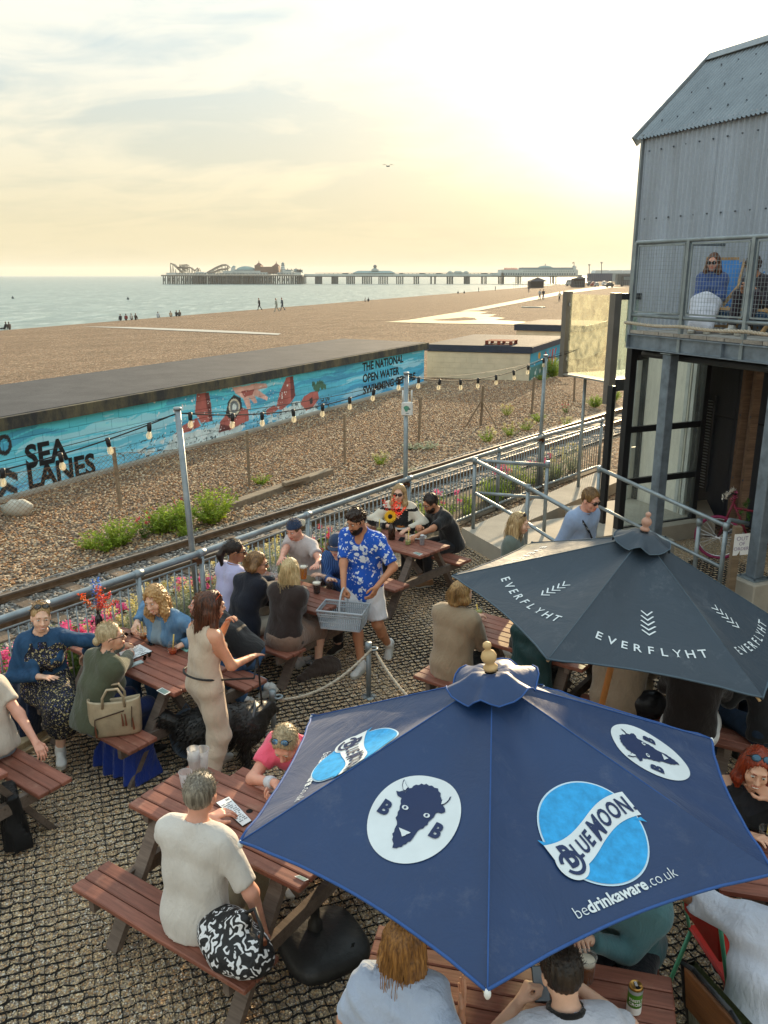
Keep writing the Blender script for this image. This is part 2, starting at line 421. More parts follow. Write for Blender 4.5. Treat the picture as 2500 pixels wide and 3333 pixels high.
 # =================================================================== SETTING
def ground_sheet():
 m=MB()
 xs=np.concatenate([np.linspace(-900,-80,10),np.linspace(-70,110,61),np.linspace(125,900,16)])
 ys=np.concatenate([np.linspace(-60,0,5),np.linspace(4,160,53),np.linspace(170,700,40),np.linspace(750,2400,12)])
 vs=[(x,y,zg(x,y)-.01)for y in ys for x in xs]; n=len(xs)
 fs=[(j*n+i,j*n+i+1,(j+1)*n+i+1,(j+1)*n+i)for j in range(len(ys)-1)for i in range(n-1)]
 return m.add(vs,fs)
SHINGLE=['#a4886c','#8c7560','#b49471','#776656','#c4a986','#966d4a','#837568','#ac7d52','#d0bb9c','#6c6055']
def shingle_mat():
 t=NT('shingle'); v=t.tc(); vn=t.vor(v,24); sp=t.n('SeparateColor'); t.set(sp.inputs[0],vn.outputs['Color'])
 col=t.ramp(sp.outputs[0],[(i/len(SHINGLE),srgb(c))for i,c in enumerate(SHINGLE)],'CONSTANT')
 col=t.hsv(col,.5,.86,t.math('ADD',t.math('MULTIPLY',sp.outputs[1],.6),.76))
 col=t.mix(1.0,col,t.ramp(vn.outputs['Distance'],[(.3,1),(.75,.45)]),'MULTIPLY')
 n1=t.noise(v,.28,6,.62); col=t.mix(1.0,col,t.ramp(n1,[(.3,.84),(.7,1.14)]),'MULTIPLY')
 n2=t.noise(t.map(v,(1,.45,1)),4.5,6,.8); col=t.mix(1.0,col,t.ramp(n2,[(.36,.58),(.64,1.3)]),'MULTIPLY')
 h=t.math('ADD',t.math('MULTIPLY',t.ramp(vn.outputs['Distance'],[(0,1),(.8,0)]),.35),t.math('MULTIPLY',n2,1.4))
 t.bump(h,.9,.06); return t.fin(col,.95,0,.03)
shingle=shingle_mat()
struct('beach',ground_sheet(),shingle)
def sea_mat():
 t=NT('sea_water'); v=t.tc()
 w=t.noise(t.map(v,(.5,.16,1),(0,0,R(-12))),1.0,6,.62,.4); w2=t.noise(t.map(v,(.16,.03,1),(0,0,R(-8))),1.0,5,.6,.3)
 col=t.mix(t.ramp(w2,[(.35,0),(.65,1)]),(.085,.165,.165),(.17,.26,.25))
 col=t.mix(t.ramp(w,[(.5,0),(.68,.75)]),col,(.42,.50,.47))  # sparkle highlights on the waves painted into the water colour
 t.bump(t.math('ADD',w,t.math('MULTIPLY',w2,2.0)),.55,.9)
 return t.fin(col,.3,0,.4)
m=MB(); m.quad((-4500,-150,SEA),(4500,-150,SEA),(4500,6000,SEA),(-4500,6000,SEA)); struct('sea',m,sea_mat())
FENCE=[V((-4.55,5.2,0)),V((-3.157,7.064,0)),V((-1.998,8.603,0)),V((.385,12.05,0)),V((3.022,15.458,0)),V((4.566,17.23,0))]
FD=V((.6,.8,0)); FN=V((.8,-.6,0))
GRAVEL=['#bda482','#d0b690','#9a8873','#ad977d','#dec8a5','#84766a','#c5a57c','#b18c66','#d3c8b8','#948575']
gravel_mat=pebbles('gravel_bed',GRAVEL,70,dark=.6,bstr=.6)
m=MB(); T=[(-6.5,2.6),(-4.55,5.2)]+[(p.x,p.y)for p in FENCE[1:4]]+[(1.2,12.25),(2.3,9.75),(3.75,10.3),(3.3,11.9),(8,13.5),(8,-2),(-6.5,-2)]
m.add([(x,y,.008)for x,y in T],[tuple(range(len(T)))[::-1]]); terr=struct('terrace_ground',m,gravel_mat)
gs=stonemat('gravel_stone',GRAVEL)
def clip_grid(poly,z,x0,x1,y0,y1,st):
 m=MB(); xs=np.arange(x0,x1,st); ys=np.arange(y0,y1,st)
 X,Y=np.meshgrid(xs+st/2,ys+st/2); ok=inpoly(X,Y,poly)
 for j in range(len(ys)):
  for i in range(len(xs)):
   if ok[j,i]:
    x,y=xs[i],ys[j]; m.quad((x,y,z),(x+st,y,z),(x+st,y+st,z),(x,y+st,z))
 return m
view=[(-2.2,2.3),(-4.4,5.0),(-2,8.6),(1.15,12.2),(2.3,9.8),(4.6,11.5),(6.5,12),(3.3,6.0),(2.6,4),(1.6,2.3)]
scatter('terrace_gravel',clip_grid(view,.010,-5,7,2,13,.25),5600,.008,.020,gs,3,.8,'loose tan and grey gravel filling the plastic ground grid','gravel')
def paver_grid():
 U,W=V((.93,.36,0)).normalized(),V((-.36,.93,0)).normalized(); O=V((0,6.5,0)); c=.068; N=96
 vs=[]; fs=[]; ii=np.arange(-N,N+1)
 rng=np.random.RandomState(4)
 for d in(0,1):
  A,B=(U,W)if d==0 else(W,U)
  for i in ii:
   t=np.arange(-N,N+.01,.5); off=.007*np.sin(math.pi*(t+(i%2)))+.005*np.where((np.floor(t)%2)==0,1,-1)*(np.abs(t%1)>.25)
   seam=(i%7==0);
   px_=O.x+A.x*(i*c+off)+B.x*t*c; py_=O.y+A.y*(i*c+off)+B.y*t*c
   ok=inpoly(px_,py_,view); wd=.0033 if not seam else.0075
   zt=.022+.004*np.sin(px_*3.1+py_*2.3)
   base=len(vs)
   for k in range(len(t)):
    x,y,z=px_[k],py_[k],zt[k]
    vs+=[(x-A.x*wd,y-A.y*wd,.0),(x,y,z),(x+A.x*wd,y+A.y*wd,.0)]
   for k in range(len(t)-1):
    if ok[k]and ok[k+1]:
     o=base+3*k; fs+=[(o,o+3,o+4,o+1),(o+1,o+4,o+5,o+2)]
 me=bpy.data.meshes.new('paver_grid'); me.from_pydata(vs,[],fs); me.materials.append(black_rubber); bm=bmesh.new(); bm.from_mesh(me)
 bmesh.ops.delete(bm,geom=[v for v in bm.verts if not v.link_faces],context='VERTS'); bm.to_mesh(me); bm.free(); return me
obj('paver_grid',paver_grid(),None,kind='stuff',label='black plastic honeycomb grid holding the terrace gravel',cat='ground grid')
m=MB(); m.prism([(1.2,12.25),(2.2,9.95),(3.62,10.5),(3.15,11.75),(5.3,12.7),(5.6,13.9),(4.1,13.4),(2.15,12.45)],-.05,.25); struct('concrete_platform',m,concrete)
m=MB(); m.prism([(1.2,12.26),(2.14,12.46),(2.3,12.75),(4.75,15.75),(4.3,16.25)],-.05,.2); struct('concrete_path',m,concrete)
GA=V((-3.774,9.655,0)); RD=V((.62,.785,0)).normalized(); RN=V((RD.y,-RD.x,0))
ballast=pebbles('ballast_bed',['#807d7a','#6b6864','#918d87','#605e5a','#a09a91','#786f65'],26,dark=.3)
def strip(m,o,d,n,a,b,w0,w1,z):
 p=lambda s,w:V(o)+d*s+n*w+V((0,0,z)); k=12
 for i in range(k):
  s0,s1=a+(b-a)*i/k,a+(b-a)*(i+1)/k
  m.add([p(s0,w1),p(s1,w1),p(s1,w0),p(s0,w0)],[(0,1,2,3)])
m=MB(); strip(m,GA,RD,RN,-9,24,-1.25,.55,.045); struct('track_bed',m,ballast)
strip_mb=MB(); strip(strip_mb,GA,RD,RN,-7,16,-1.2,.5,.05)
scatter('ballast',strip_mb,260,.035,.065,stonemat('ballast_stone',['#807d7a','#6b6864','#918d87','#605e5a','#a09a91','#8a7c6d']),11,.7,'grey crushed ballast between the railway sleepers','ballast')
rt=empty('railway_track',GA,0,'narrow gauge railway track with dark sleepers behind the railing','railway track')
rust=mat('rusty_rail','#7a634e',.55,.5,.35,9,.2,60); sleeper_m=wood('dark_sleeper_wood','#5a4b3f','#786857',1.0,.85)
shine=mat('worn_rail_head','#7d7268',.5,.5,.1,9,0)
for w in(0.0,-.80):
 a,b=GA+RD*-9+RN*w,GA+RD*24+RN*w
 m=MB(); m.bar(a+V((0,0,.07)),b+V((0,0,.07)),.09,.015); m.bar(a+V((0,0,.105)),b+V((0,0,.105)),.02,.06)
 r_=obj('rail',m,rust,rt); m=MB(); m.bar(a+V((0,0,.145)),b+V((0,0,.145)),.045,.025); obj('rail_head',m,shine,r_)
slme=MB().box((0,0,0),(1.45,.2,.09),None,.008).mesh('sleeper',sleeper_m)
ang=math.atan2(RN.y,RN.x)
for k in range(46):
 p=GA+RD*(-8.6+k*.68)+RN*-.4+V((0,0,.02)); inst('sleeper',slme,rt,Matrix.Translation(p)@Matrix.Rotation(ang+random.uniform(-.02,.02),4,'Z'))
zone=[(-10,9),(-3.9,10.6),(6,23),(7,34),(1.6,32),(-7.2,14.6)]
scatter('shingle_stones',clip_grid(zone,.0,-10.5,8,8.5,34,.5),420,.028,.07,stonemat('shingle_stone',SHINGLE),21,.6,'rounded tan and grey beach pebbles behind the railway','pebbles')
m=MB(); soil=mat('dark_soil','#5d5142',.95,0,.3,6,.6,40)
for i in range(len(FENCE)-1):
 a,b=FENCE[i],FENCE[i+1]; m.add([a+V((0,0,.006)),b+V((0,0,.006)),b-FN*1.35+V((0,0,.006)),a-FN*1.35+V((0,0,.006))],[(0,1,2,3)])
struct('flower_bed',m,soil)
def fence_at(s):
 for a,b in zip(FENCE,FENCE[1:]):
  l=(b-a).length
  if s<=l:return a+(b-a)*(s/l),(b-a).normalized()
  s-=l
 return FENCE[-1].copy(),(FENCE[-1]-FENCE[-2]).normalized()
FL=sum((b-a).length for a,b in zip(FENCE,FENCE[1:]))
fe=empty('steel_railing',FENCE[0],0,'long galvanised steel railing with thin upright balusters along the railway','railing')
m=MB(); m.tube([fence_at(s)[0]+V((0,0,1.08))for s in np.linspace(0,FL,40)],.036,12); obj('top_rail',m,galv,fe,True)
m=MB(); m.tube([fence_at(s)[0]+V((0,0,.1))for s in np.linspace(0,FL,40)],.026,8); obj('bottom_rail',m,galv,fe,True)
m=MB(); m.tube([fence_at(s)[0]+V((0,0,.98))for s in np.linspace(0,FL,40)],.012,6); obj('under_rail',m,galv,fe,True)
bme=MB().cyl((0,0,.1),(0,0,.98),.008,6).mesh('baluster',galv,True)
pme=MB().cyl((0,0,0),(0,0,1.07),.03,10).mesh('post',galv,True); cme=MB().cyl((-.05,0,1.08),(.05,0,1.08),.043,12).mesh('collar',galv,True)
posts_s=[]
for px_ in(140,655,1000,1333,1625,1771,1960):
 best=min(np.linspace(0,FL,900),key=lambda s:abs(topx(fence_at(s)[0]+V((0,0,1.08)))[0]-px_)); posts_s.append(best)
posts_s+=[posts_s[0]+1.05]
for k in range(int(FL/.098)):
 s=.05+k*.098
 if min(abs(s-q)for q in posts_s)<.04:continue
 inst('baluster',bme,fe,Matrix.Translation(fence_at(s)[0]))
for s in posts_s:
 p,d=fence_at(s); a=math.atan2(d.y,d.x); q=inst('post',pme,fe,Matrix.Translation(p)); inst('collar',cme,q,Matrix.Translation(p)@Matrix.Rotation(a,4,'Z'))
def px_fence(px_,z=1.08):
 s=min(np.linspace(0,FL,900),key=lambda s:abs(topx(fence_at(s)[0]+V((0,0,z)))[0]-px_)); return fence_at(s)[0]
LP=[]
for k,(px_,ytop,lab)in enumerate([(650,1335,'tall grey steel post by the women at the left tables, carrying the light string'),(1330,1218,'grey steel post carrying the white router box'),(1768,1160,'grey steel post nearest the cream hut, carrying the light string')]):
 p=px_fence(px_)-FN*.06;
 X=p.copy(); top=aty(0,ytop,p.y).z
 lean=V(({0:-.10,1:.0,2:.02}[k],0,0))
 e=empty('light_post',p,0,lab,'post','posts carrying the festoon lights')
 m=MB(); m.cyl(p,p+lean+V((0,0,top)),.034,12); obj('shaft',m,galv,e,True)
 m=MB(); m.cyl(p+lean+V((0,0,top)),p+lean+V((0,0,top+.03)),.042,12); obj('cap',m,galv,e,True)
 m=MB(); m.box(p+V((.02,-.03,1.0)),(.1,.12,.05)); obj('clamp',m,mat('rusty_clamp','#5a3d2a',.7,.4,.3,20),e)
 LP.append(p+lean+V((0,0,top-.03)))
bulbs=[(8,1486),(196,1453),(350,1417),(486,1390),(619,1360),(757,1334),(853,1330),(954,1311),(1050,1292),(1138,1280),(1217,1270),(1299,1250),(1363,1242),(1432,1228),(1499,1216),(1557,1208),(1615,1202),(1672,1188),(1720,1176),(1769,1163)]
ends=[V((-4.6,5.4,2.42))]+LP+[V((3.45,14.9,2.75))]
sl=empty('string_lights',ends[0],0,'festoon string of clear round bulbs in black holders sagging between steel posts','string lights')
def cat_pts(a,b,sag,n=24):return[a+(b-a)*(i/n)-V((0,0,sag*4*(i/n)*(1-i/n)))for i in range(n+1)]
sags=[.16,.2,.2,.03]
cab=MB(); cab2=MB(); ALLC=[]
for a,b,sg in zip(ends,ends[1:],sags):
 pts=cat_pts(a,b,sg); cab.tube(pts,.007,6); ALLC+=pts
 cab2.tube([p+V((0,.0,.035*math.sin(i*.13)**2))for i,p in enumerate(cat_pts(a,b,sg*.72))],.004,5)
obj('cable',cab,black_rubber,sl,True); obj('support_wire',cab2,black_metal,sl,True)
bulb_m=glass('bulb_glass',(.95,.93,.85),.05,.35,(.9,.86,.74),.25)
hme=MB().lathe((0,0,0),[(.01,.02),(.021,.015),(.024,-.03),(.02,-.07)],10).mesh('bulb_holder',black_metal,True)
bbe=MB().lathe((0,0,0),[(.014,-.068),(.025,-.09),(.032,-.113),(.029,-.135),(.015,-.15),(.003,-.154)],10).mesh('bulb',bulb_m,True)
fil=mat('bulb_core',(.75,.66,.42),.5,.3,.1)
fme=MB().lathe((0,0,0),[(.007,-.07),(.010,-.095),(.008,-.125),(.003,-.135)],6).mesh('bulb_core',fil,True)
for bx,by in bulbs:
 p=min(ALLC,key=lambda q:abs(topx(q)[0]-bx)); i=ALLC.index(p)
 q=ALLC[max(0,i-1)]if topx(p)[0]>bx else ALLC[min(len(ALLC)-1,i+1)]
 d=topx(q)[0]-topx(p)[0]; f=(bx-topx(p)[0])/d if abs(d)>1e-3 else 0; p=p+(q-p)*max(0,min(1,f))
 M_=Matrix.Translation(p)@Euler((random.uniform(-.15,.15),random.uniform(-.15,.15),0)).to_matrix().to_4x4()
 h=inst('bulb_holder',hme,sl,M_); inst('bulb',bbe,h,M_); inst('bulb_core',fme,h,M_)
p=px_fence(1330)-FN*.06
rb=empty('router_box',p+V((0,-.06,2.05)),0,'white outdoor router box with two antennas on a steel post','router')
c0=V((p.x+.015,p.y-.06,2.13)); m=MB(); m.box(c0,(.165,.05,.2),None,.015); obj('case',m,white_paint,rb)
for sx in(-.065,.065):
 m=MB(); m.cyl(c0+V((sx,.0,.1)),c0+V((sx,0,.27)),.012,8); obj('antenna',m,white_paint,rb,True)
m=MB(); y_=c0.y-.0275
m.add([V((c0.x-.012+.035*math.cos(a)*(1+.3*math.sin(3*a)),y_,c0.z+.005+.045*math.sin(a)))for a in np.linspace(0,2*math.pi,20)[:-1]],[tuple(range(19))])
obj('leaf_emblem',m,mat('emblem_green','#5d9a86',.6,0,.3,80,0),rb)
m=MB(); m.box(c0+V((0,-.0265,-.062)),(.045,.002,.009)); m.box(c0+V((.03,-.0265,.0)),(.03,.002,.02)); obj('label_print',m,mat('label_ink','#4a6670',.6),rb)
cf=empty('chain_link_fence',at(393,1654),0,'rusting wire mesh fence on thin posts crossing the shingle','fence')
cpx=[(-560,1840),(-150,1760),(393,1654),(812,1582),(1123,1507),(1363,1435),(1565,1386),(1730,1349),(1868,1307),(2010,1270)]
cp=[at(*q)for q in cpx]; pale_post=wood('weathered_post','#7d6c58','#978670',1,.85)
for i,p in enumerate(cp):
 m=MB(); m.bar(p,p+V((random.uniform(-.05,.05),.02,1.1)),.05,.05); q=obj('post',m,pale_post,cf)
 if i==6:
  for sx in(-.42,.42):m=MB(); m.bar(p+V((sx,-.1,0)),p+V((0,0,.7)),.035,.035); obj('brace',m,pale_post,cf)
wire=mat('rusty_wire','#8a6b50',.6,.5,.3,30); wm_=MB()
for a,b in zip(cp,cp[1:]):
 l=(b-a).length; h=.95; st=.085; d=(b-a)/l; u=V((0,0,1)); s=-h
 droop=lambda s_:-.08*math.sin(math.pi*max(0,min(1,s_/l)))
 while s<l:
  for sg in(1,-1):
   s0,s1=(s,s+h); z0,z1=(0.05,h+.05)if sg>0 else(h+.05,.05)
   if s0<0:z0+=(z1-z0)*(-s0/h); s0=0
   if s1>l:z1-=(z1-z0)*((s1-l)/(s1-s0)); s1=l
   if s1-s0>.02:
    A,B=a+d*s0+u*(z0+droop(s0)*z0),a+d*s1+u*(z1+droop(s1)*z1)
    wm_.tube([A,B],.0026,3,False)
  s+=st
 wm_.tube([a+d*(l*i/10)+u*(1.0+droop(l*i/10))for i in range(11)],.004,4); wm_.tube([a+u*.5,b+u*.5],.003,3)
obj('wire_mesh',wm_,wire,cf,kind='stuff')
M0,M1=V((-7.075,14.751,0)),V((1.541,32.139,0)); MD=(M1-M0).normalized(); MN=V((MD.y,-MD.x,0)); ML=(M1-M0).length
MZ=1.28; EXT=8.0
hut=empty('mural_hut',M0,0,'long low flat-roofed hut with a blue swimmer mural and SEA LANES lettering','hut')
felt=NT('roof_felt'); v_=felt.tc(); c_=felt.mix(felt.ramp(felt.noise(v_,1.2,6,.65),[(.3,0),(.7,1)]),srgb('#383b40'),srgb('#4b4d51'))
c_=felt.mix(1.0,c_,felt.ramp(felt.noise(v_,80,3,.7),[(.3,.7),(.7,1.3)]),'MULTIPLY'); felt.bump(felt.noise(v_,120,3),.5,.01); felt_m=felt.fin(c_,.85,0,.3)
fas=NT('mossy_fascia'); v_=fas.tc(); c_=fas.mix(fas.ramp(fas.noise(fas.map(v_,(1,1,.4)),2.4,7,.7),[(.42,0),(.66,1)]),srgb('#343638'),srgb('#68624c')); c_=fas.mix(fas.ramp(fas.noise(v_,7,6,.7),[(.6,0),(.8,.5)]),c_,srgb('#7d7758')); fas.bump(fas.noise(v_,40,5),.5,.02); fas_m=fas.fin(c_,.9)
A0=M0-MD*EXT;
m=MB(); pr=[A0+MN*-.05,M1+MN*-.05,M1-MN*3.55,A0-MN*3.55]; m.prism([(p.x,p.y)for p in pr],-.1,MZ+.02); obj('wall',m,mat('hut_render','#8fa0a3',.85),hut)
m=MB(); n_=20
def rp(s,w,z):p=M0+MD*s+MN*w; return V((p.x,p.y,z))
ks=np.linspace(-EXT,ML+.06,25)
for a_,b_ in zip(ks,ks[1:]):
 m=MB(); z0=MZ+.235; rp_=[rp(a_,.02,z0),rp(b_+.03,.02,z0),rp(b_+.03,-3.6,z0+.03),rp(a_,-3.6,z0+.03)]; dz=V((0,0,.012))
 m.add([p-dz for p in rp_]+[p+dz*(1+.0)+V((0,0,.004*(1 if i in(1,2)else 0)))for i,p in enumerate(rp_)],[(3,2,1,0),(4,5,6,7),(0,1,5,4),(1,2,6,5),(2,3,7,6),(3,0,4,7)]); obj('roof_felt_strip',m,felt_m,hut)
m=MB(); m.bar(rp(-EXT,.06,MZ+.12),rp(ML+.12,.06,MZ+.12),.14,.235); obj('fascia',m,fas_m,hut)
m=MB(); m.bar(rp(ML+.06,.0,MZ+.12),rp(ML+.06,-3.6,MZ+.12),.12,.23); obj('end_fascia',m,fas_m,hut)
m=MB(); m.bar(rp(-EXT,.05,.03),rp(ML,.05,.03),.2,.07); obj('plinth',m,concrete,hut)
rs_=np.random.RandomState(3);
def nz2(x,y,s=1.0,o=4,seed=0):
 """cheap value noise on arrays"""
 out=np.zeros_like(x); amp=1.0; tot=0
 for k in range(o):
  f=s*2**k; xi=np.floor(x*f); yi=np.floor(y*f); xf=x*f-xi; yf=y*f-yi
  h=lambda a,b:np.modf(np.abs(np.sin(a*127.1+b*311.7+seed*17.3+k*9.1)*43758.5453))[0]
  u,w=xf*xf*(3-2*xf),yf*yf*(3-2*yf)
  out+=amp*((h(xi,yi)*(1-u)+h(xi+1,yi)*u)*(1-w)+(h(xi,yi+1)*(1-u)+h(xi+1,yi+1)*u)*w); tot+=amp; amp*=.55
 return out/tot
def lin(c):return np.array(srgb(c))
def mural(u,v):
 """colour of the painted wall at u metres along, v metres up"""
 P=[M0.x+MD.x*u,M0.y+MD.y*u]; Zr=v-EYE; zc=P[1]*CP-Zr*SP; yc=-P[1]*SP-Zr*CP
 X=(PXW/2+PXF*P[0]/zc)/.7535; Y=(PXH/2+PXF*yc/zc-1100)/.7535
 f=np.clip((u+2)/(ML+2),0,1)[...,None]; h=np.clip(v/MZ,0,1)[...,None]
 c=lin('#7cc4de')*(1-f)+lin('#2b86b8')*f; c=c*(1-h)+(lin('#49c4d6')*(1-f)+lin('#48b8d2')*f)*h
 w=nz2(u*.5+v*1.5,v*5+nz2(u,v,.6,2)*2,1.3,4,1)[...,None]
 c=c*(.62+.7*w); st=nz2(u*.35,v*6+nz2(u,v,.5,3,8)*3.5,1.0,4,5)[...,None]
 c=np.where(st>.60,c*.55+lin('#bfe3ee')*.42,c); c=np.where(st<.36,c*.5+lin('#1b6aa5')*.5,c)
 fo=np.clip(1-np.abs((X-830)/420),0,1)*np.clip((Y-(430-(X-600)*.26))/55,0,1)
 fo2=np.clip(1-np.abs((X-1290)/190),0,1)*np.clip((Y-(255-(X-1290)*.2))/40,0,1)
 g=nz2(u+nz2(u,v,3,3)*.5,v*1.5,3.2,4,9); fm=((np.maximum(fo,fo2)*.8+g*.75)>.82)[...,None]
 c=np.where(fm,lin('#cfe0e2')*(.55+.5*nz2(u,v,5,3,3)[...,None]),c)
 ol=(np.abs(nz2(u+nz2(u,v,3,3)*.6,v*1.4,4.0,3,14)-.5)<.022)[...,None]&(np.maximum(fo,fo2)>.12)[...,None]
 c=np.where(ol,lin('#243d46'),c)
 gr=(np.clip(1-((X-560)/260)**2,0,1)*np.clip((Y-(545-(X-500)*.28))/20,0,1))[...,None]; c=c*(1-.75*gr)+lin('#1c5a58')*.75*gr
 skin,skd,skl=lin('#a05750'),lin('#63302f'),lin('#dcaea2')
 sh=nz2(u,v,2.5,3,6)[...,None]; sk=skin*(.65+.7*sh)
 def poly(pts,col,c):return np.where(inpoly(X,Y,pts)[...,None],col,c)
 c=poly([(850,240),(902,235),(912,290),(918,360),(868,366),(842,322)],sk,c); c=poly([(885,238),(902,235),(918,360),(905,362)],skd*(.7+.6*sh),c)
 c=poly([(752,418),(790,378),(850,345),(868,380),(820,404)],sk,c)
 c=poly([(945,408),(952,360),(980,325),(1040,300),(1072,308),(1076,356),(1040,372),(995,398)],sk,c); c=poly([(945,408),(952,372),(992,380),(995,398)],skd,c)
 c=poly([(975,330),(985,275),(1010,245),(1040,258),(1046,300),(1020,345),(990,348)],lin('#20262c'),c)
 e=((X-1012)/24)**2+((Y-298)/36)**2; c=np.where((e<1)[...,None],lin('#c3bda8'),c); c=np.where((e<.6)[...,None],lin('#3b4a50')+.25*sh,c); c=np.where((e<.14)[...,None],lin('#c9d6d6'),c)
 hand=[(1003,214),(1060,208),(1105,196),(1150,197),(1156,214),(1112,222),(1128,234),(1158,256),(1154,270),(1118,256),(1100,250),(1112,278),(1096,282),(1078,258),(1084,306),(1070,310),(1050,262),(1018,240)]
 c=poly(hand,skl*(.6+.6*sh),c); c=poly([(1040,230),(1100,222),(1090,246),(1056,256)],skin*.9,c)
 c=poly([(1236,172),(1266,164),(1276,250),(1256,280),(1214,312),(1192,304),(1208,236)],sk,c); c=poly([(1252,168),(1266,164),(1276,250),(1258,270)],skd*(.8+.6*sh),c)
 c=poly([(1148,334),(1152,308),(1186,290),(1202,308),(1172,332)],sk,c)
 c=poly([(1298,284),(1312,254),(1340,236),(1372,226),(1378,262),(1352,300),(1322,314)],sk,c); c=poly([(1336,262),(1350,256),(1352,282),(1340,286)],lin('#2c2a30'),c)
 hr=(np.clip(1-((X-1376)/46)**2-((Y-208)/36)**2,0,1)*nz2(u*3,v*2,4,3,2))>.28; c=np.where(hr[...,None],lin('#35604c')*(.6+.8*sh),c)
 drops=(nz2(u,v,16,2,21)>.80)[...,None]&(np.clip(1-np.abs((X-950)/330),0,1)>.1)[...,None]; c=np.where(drops,lin('#e6f2f4'),c)
 rr=np.hypot((X-18)/33,(Y-462)/46); c=np.where(((rr<1)&(rr>.56))[...,None],lin('#14181c'),c)
 for dy in(0,62):
  c=poly([(-6,604+dy),(28,560+dy),(76,588+dy),(78,620+dy),(30,596+dy),(-4,640+dy)],lin('#14181c'),c)
 return np.clip(c*1.3+.03,0,1)
paint_m=vcol('mural_paint',.7,.25,30)
bl,bh=.455,MZ/6.0
def block_mesh(u0,u1,v0,v1):
 nx,ny=max(2,int((u1-u0)/.021)),11; g=.004
 uu=np.linspace(u0+g,u1-g,nx+1); vv=np.linspace(v0+g,v1-g,ny+1); Uq,Vq=np.meshgrid(uu,vv); c=mural(Uq,Vq)
 pr=rs_.uniform(0,.004); m=MB(); vs=[]; cs=[]
 for j in range(ny+1):
  for i in range(nx+1):
   edge=(i in(0,nx))or(j in(0,ny)); d=-.02 if False else(pr-(.004 if edge else 0))
   vs.append(rp(Uq[j,i],d,Vq[j,i])); cs.append((*c[j,i],1))
 n=nx+1; fs=[(j*n+i,j*n+i+1,(j+1)*n+i+1,(j+1)*n+i)for j in range(ny)for i in range(nx)]
 ring=[i for i in range(n)]+[j*n+nx for j in range(1,ny+1)]+[ny*n+i for i in range(nx-1,-1,-1)]+[j*n for j in range(ny-1,0,-1)]
 o=len(vs);
 for r_ in ring:q=vs[r_]-MN*.05; vs.append(q); cs.append(tuple(x*.8 for x in cs[r_][:3])+(1,))
 k=len(ring); fs+=[(ring[(a+1)%k],ring[a],o+a,o+(a+1)%k)for a in range(k)]
 m.add(vs,fs); m.col=cs; return m
for row in range(6):
 u=-1.6-(bl/2 if row%2 else 0)
 while u<ML-.01:
  u1=min(u+bl,ML);
  if u1-u>.03:obj('block',block_mesh(u,u1,row*bh,(row+1)*bh),paint_m,hut)
  u=u1
ink=mat('black_letter_paint','#14181d',.7,0,.15,6,.1)
def wall_uv(x,y):
 p=on_plane(x,y,M0,MN); return(p-M0).dot(MD),p.z
def wall_text(s,x0,y0,x1,y1,cap,bold=.03):
 u0,v0=wall_uv(x0,y0); u1,v1=wall_uv(x1,y1); vf=text_mesh(s,1,bold); w=max(p[0]for p in vf[0]); lo=min(p[0]for p in vf[0]); h=max(p[1]for p in vf[0])
 m=MB(); put(m,vf,lambda a,b:rp(u0+(a-lo)/(w-lo)*(u1-u0),.0085,v0+(a-lo)/(w-lo)*(v1-v0)+b/h*cap)); obj('lettering',m,ink,hut)
S_=.7535
wall_text('SEA',114*S_,1100+562*S_,297*S_,1100+520*S_,.44,.035); wall_text('LANES',126*S_,1100+652*S_,414*S_,1100+583*S_,.44,.035)
s2=750/1659
wall_text('THE NATIONAL',1100+175*s2,1050+350*s2,1100+470*s2,1050+283*s2,.27,.03); wall_text('OPEN WATER',1100+178*s2,1050+432*s2,1100+440*s2,1050+370*s2,.27,.03)
wall_text('SWIMMING CENTRE',1100+180*s2,1050+518*s2,1100+556*s2,1050+408*s2,.27,.03)
H0,H1=V((1.749,33.938,0)),V((5.69,32.72,0)); HD=(H1-H0).normalized(); HNv=V((HD.y,-HD.x,0)); HW=(H1-H0).length
H2=V((7.95,37.9,0)); HE=(H2-H1).normalized(); HLn=6.3; HZ=1.05
h2=empty('cream_hut',H0,0,'flat-roofed cream blockwork hut with a red pallet on its roof','hut')
cream=mat('cream_block_paint','#d9cbb0',.8,0,.1,2.5,.3,30); cream2=mat('cream_backing','#cbbda2',.9)
m=MB(); q=[H0-HNv*.06,H1-HNv*.06,H1+HE*HLn,H0+HE*HLn]; m.prism([(p.x,p.y)for p in q],-.1,HZ+.02); obj('wall',m,cream2,h2)
for row in range(5):
 w=.46; u=-(w/2 if row%2 else 0); bh2=HZ/5
 while u<HW:
  a,b=max(u,0),min(u+w,HW)
  if b-a>.05:
   m=MB(); c=H0+HD*((a+b)/2)+HNv*random.uniform(-.0015,.0015)+V((0,0,(row+.5)*bh2)); m.bar(c-HD*((b-a)/2-.002),c+HD*((b-a)/2-.002),.1,bh2-.004); obj('block',m,cream,h2)
  u+=w
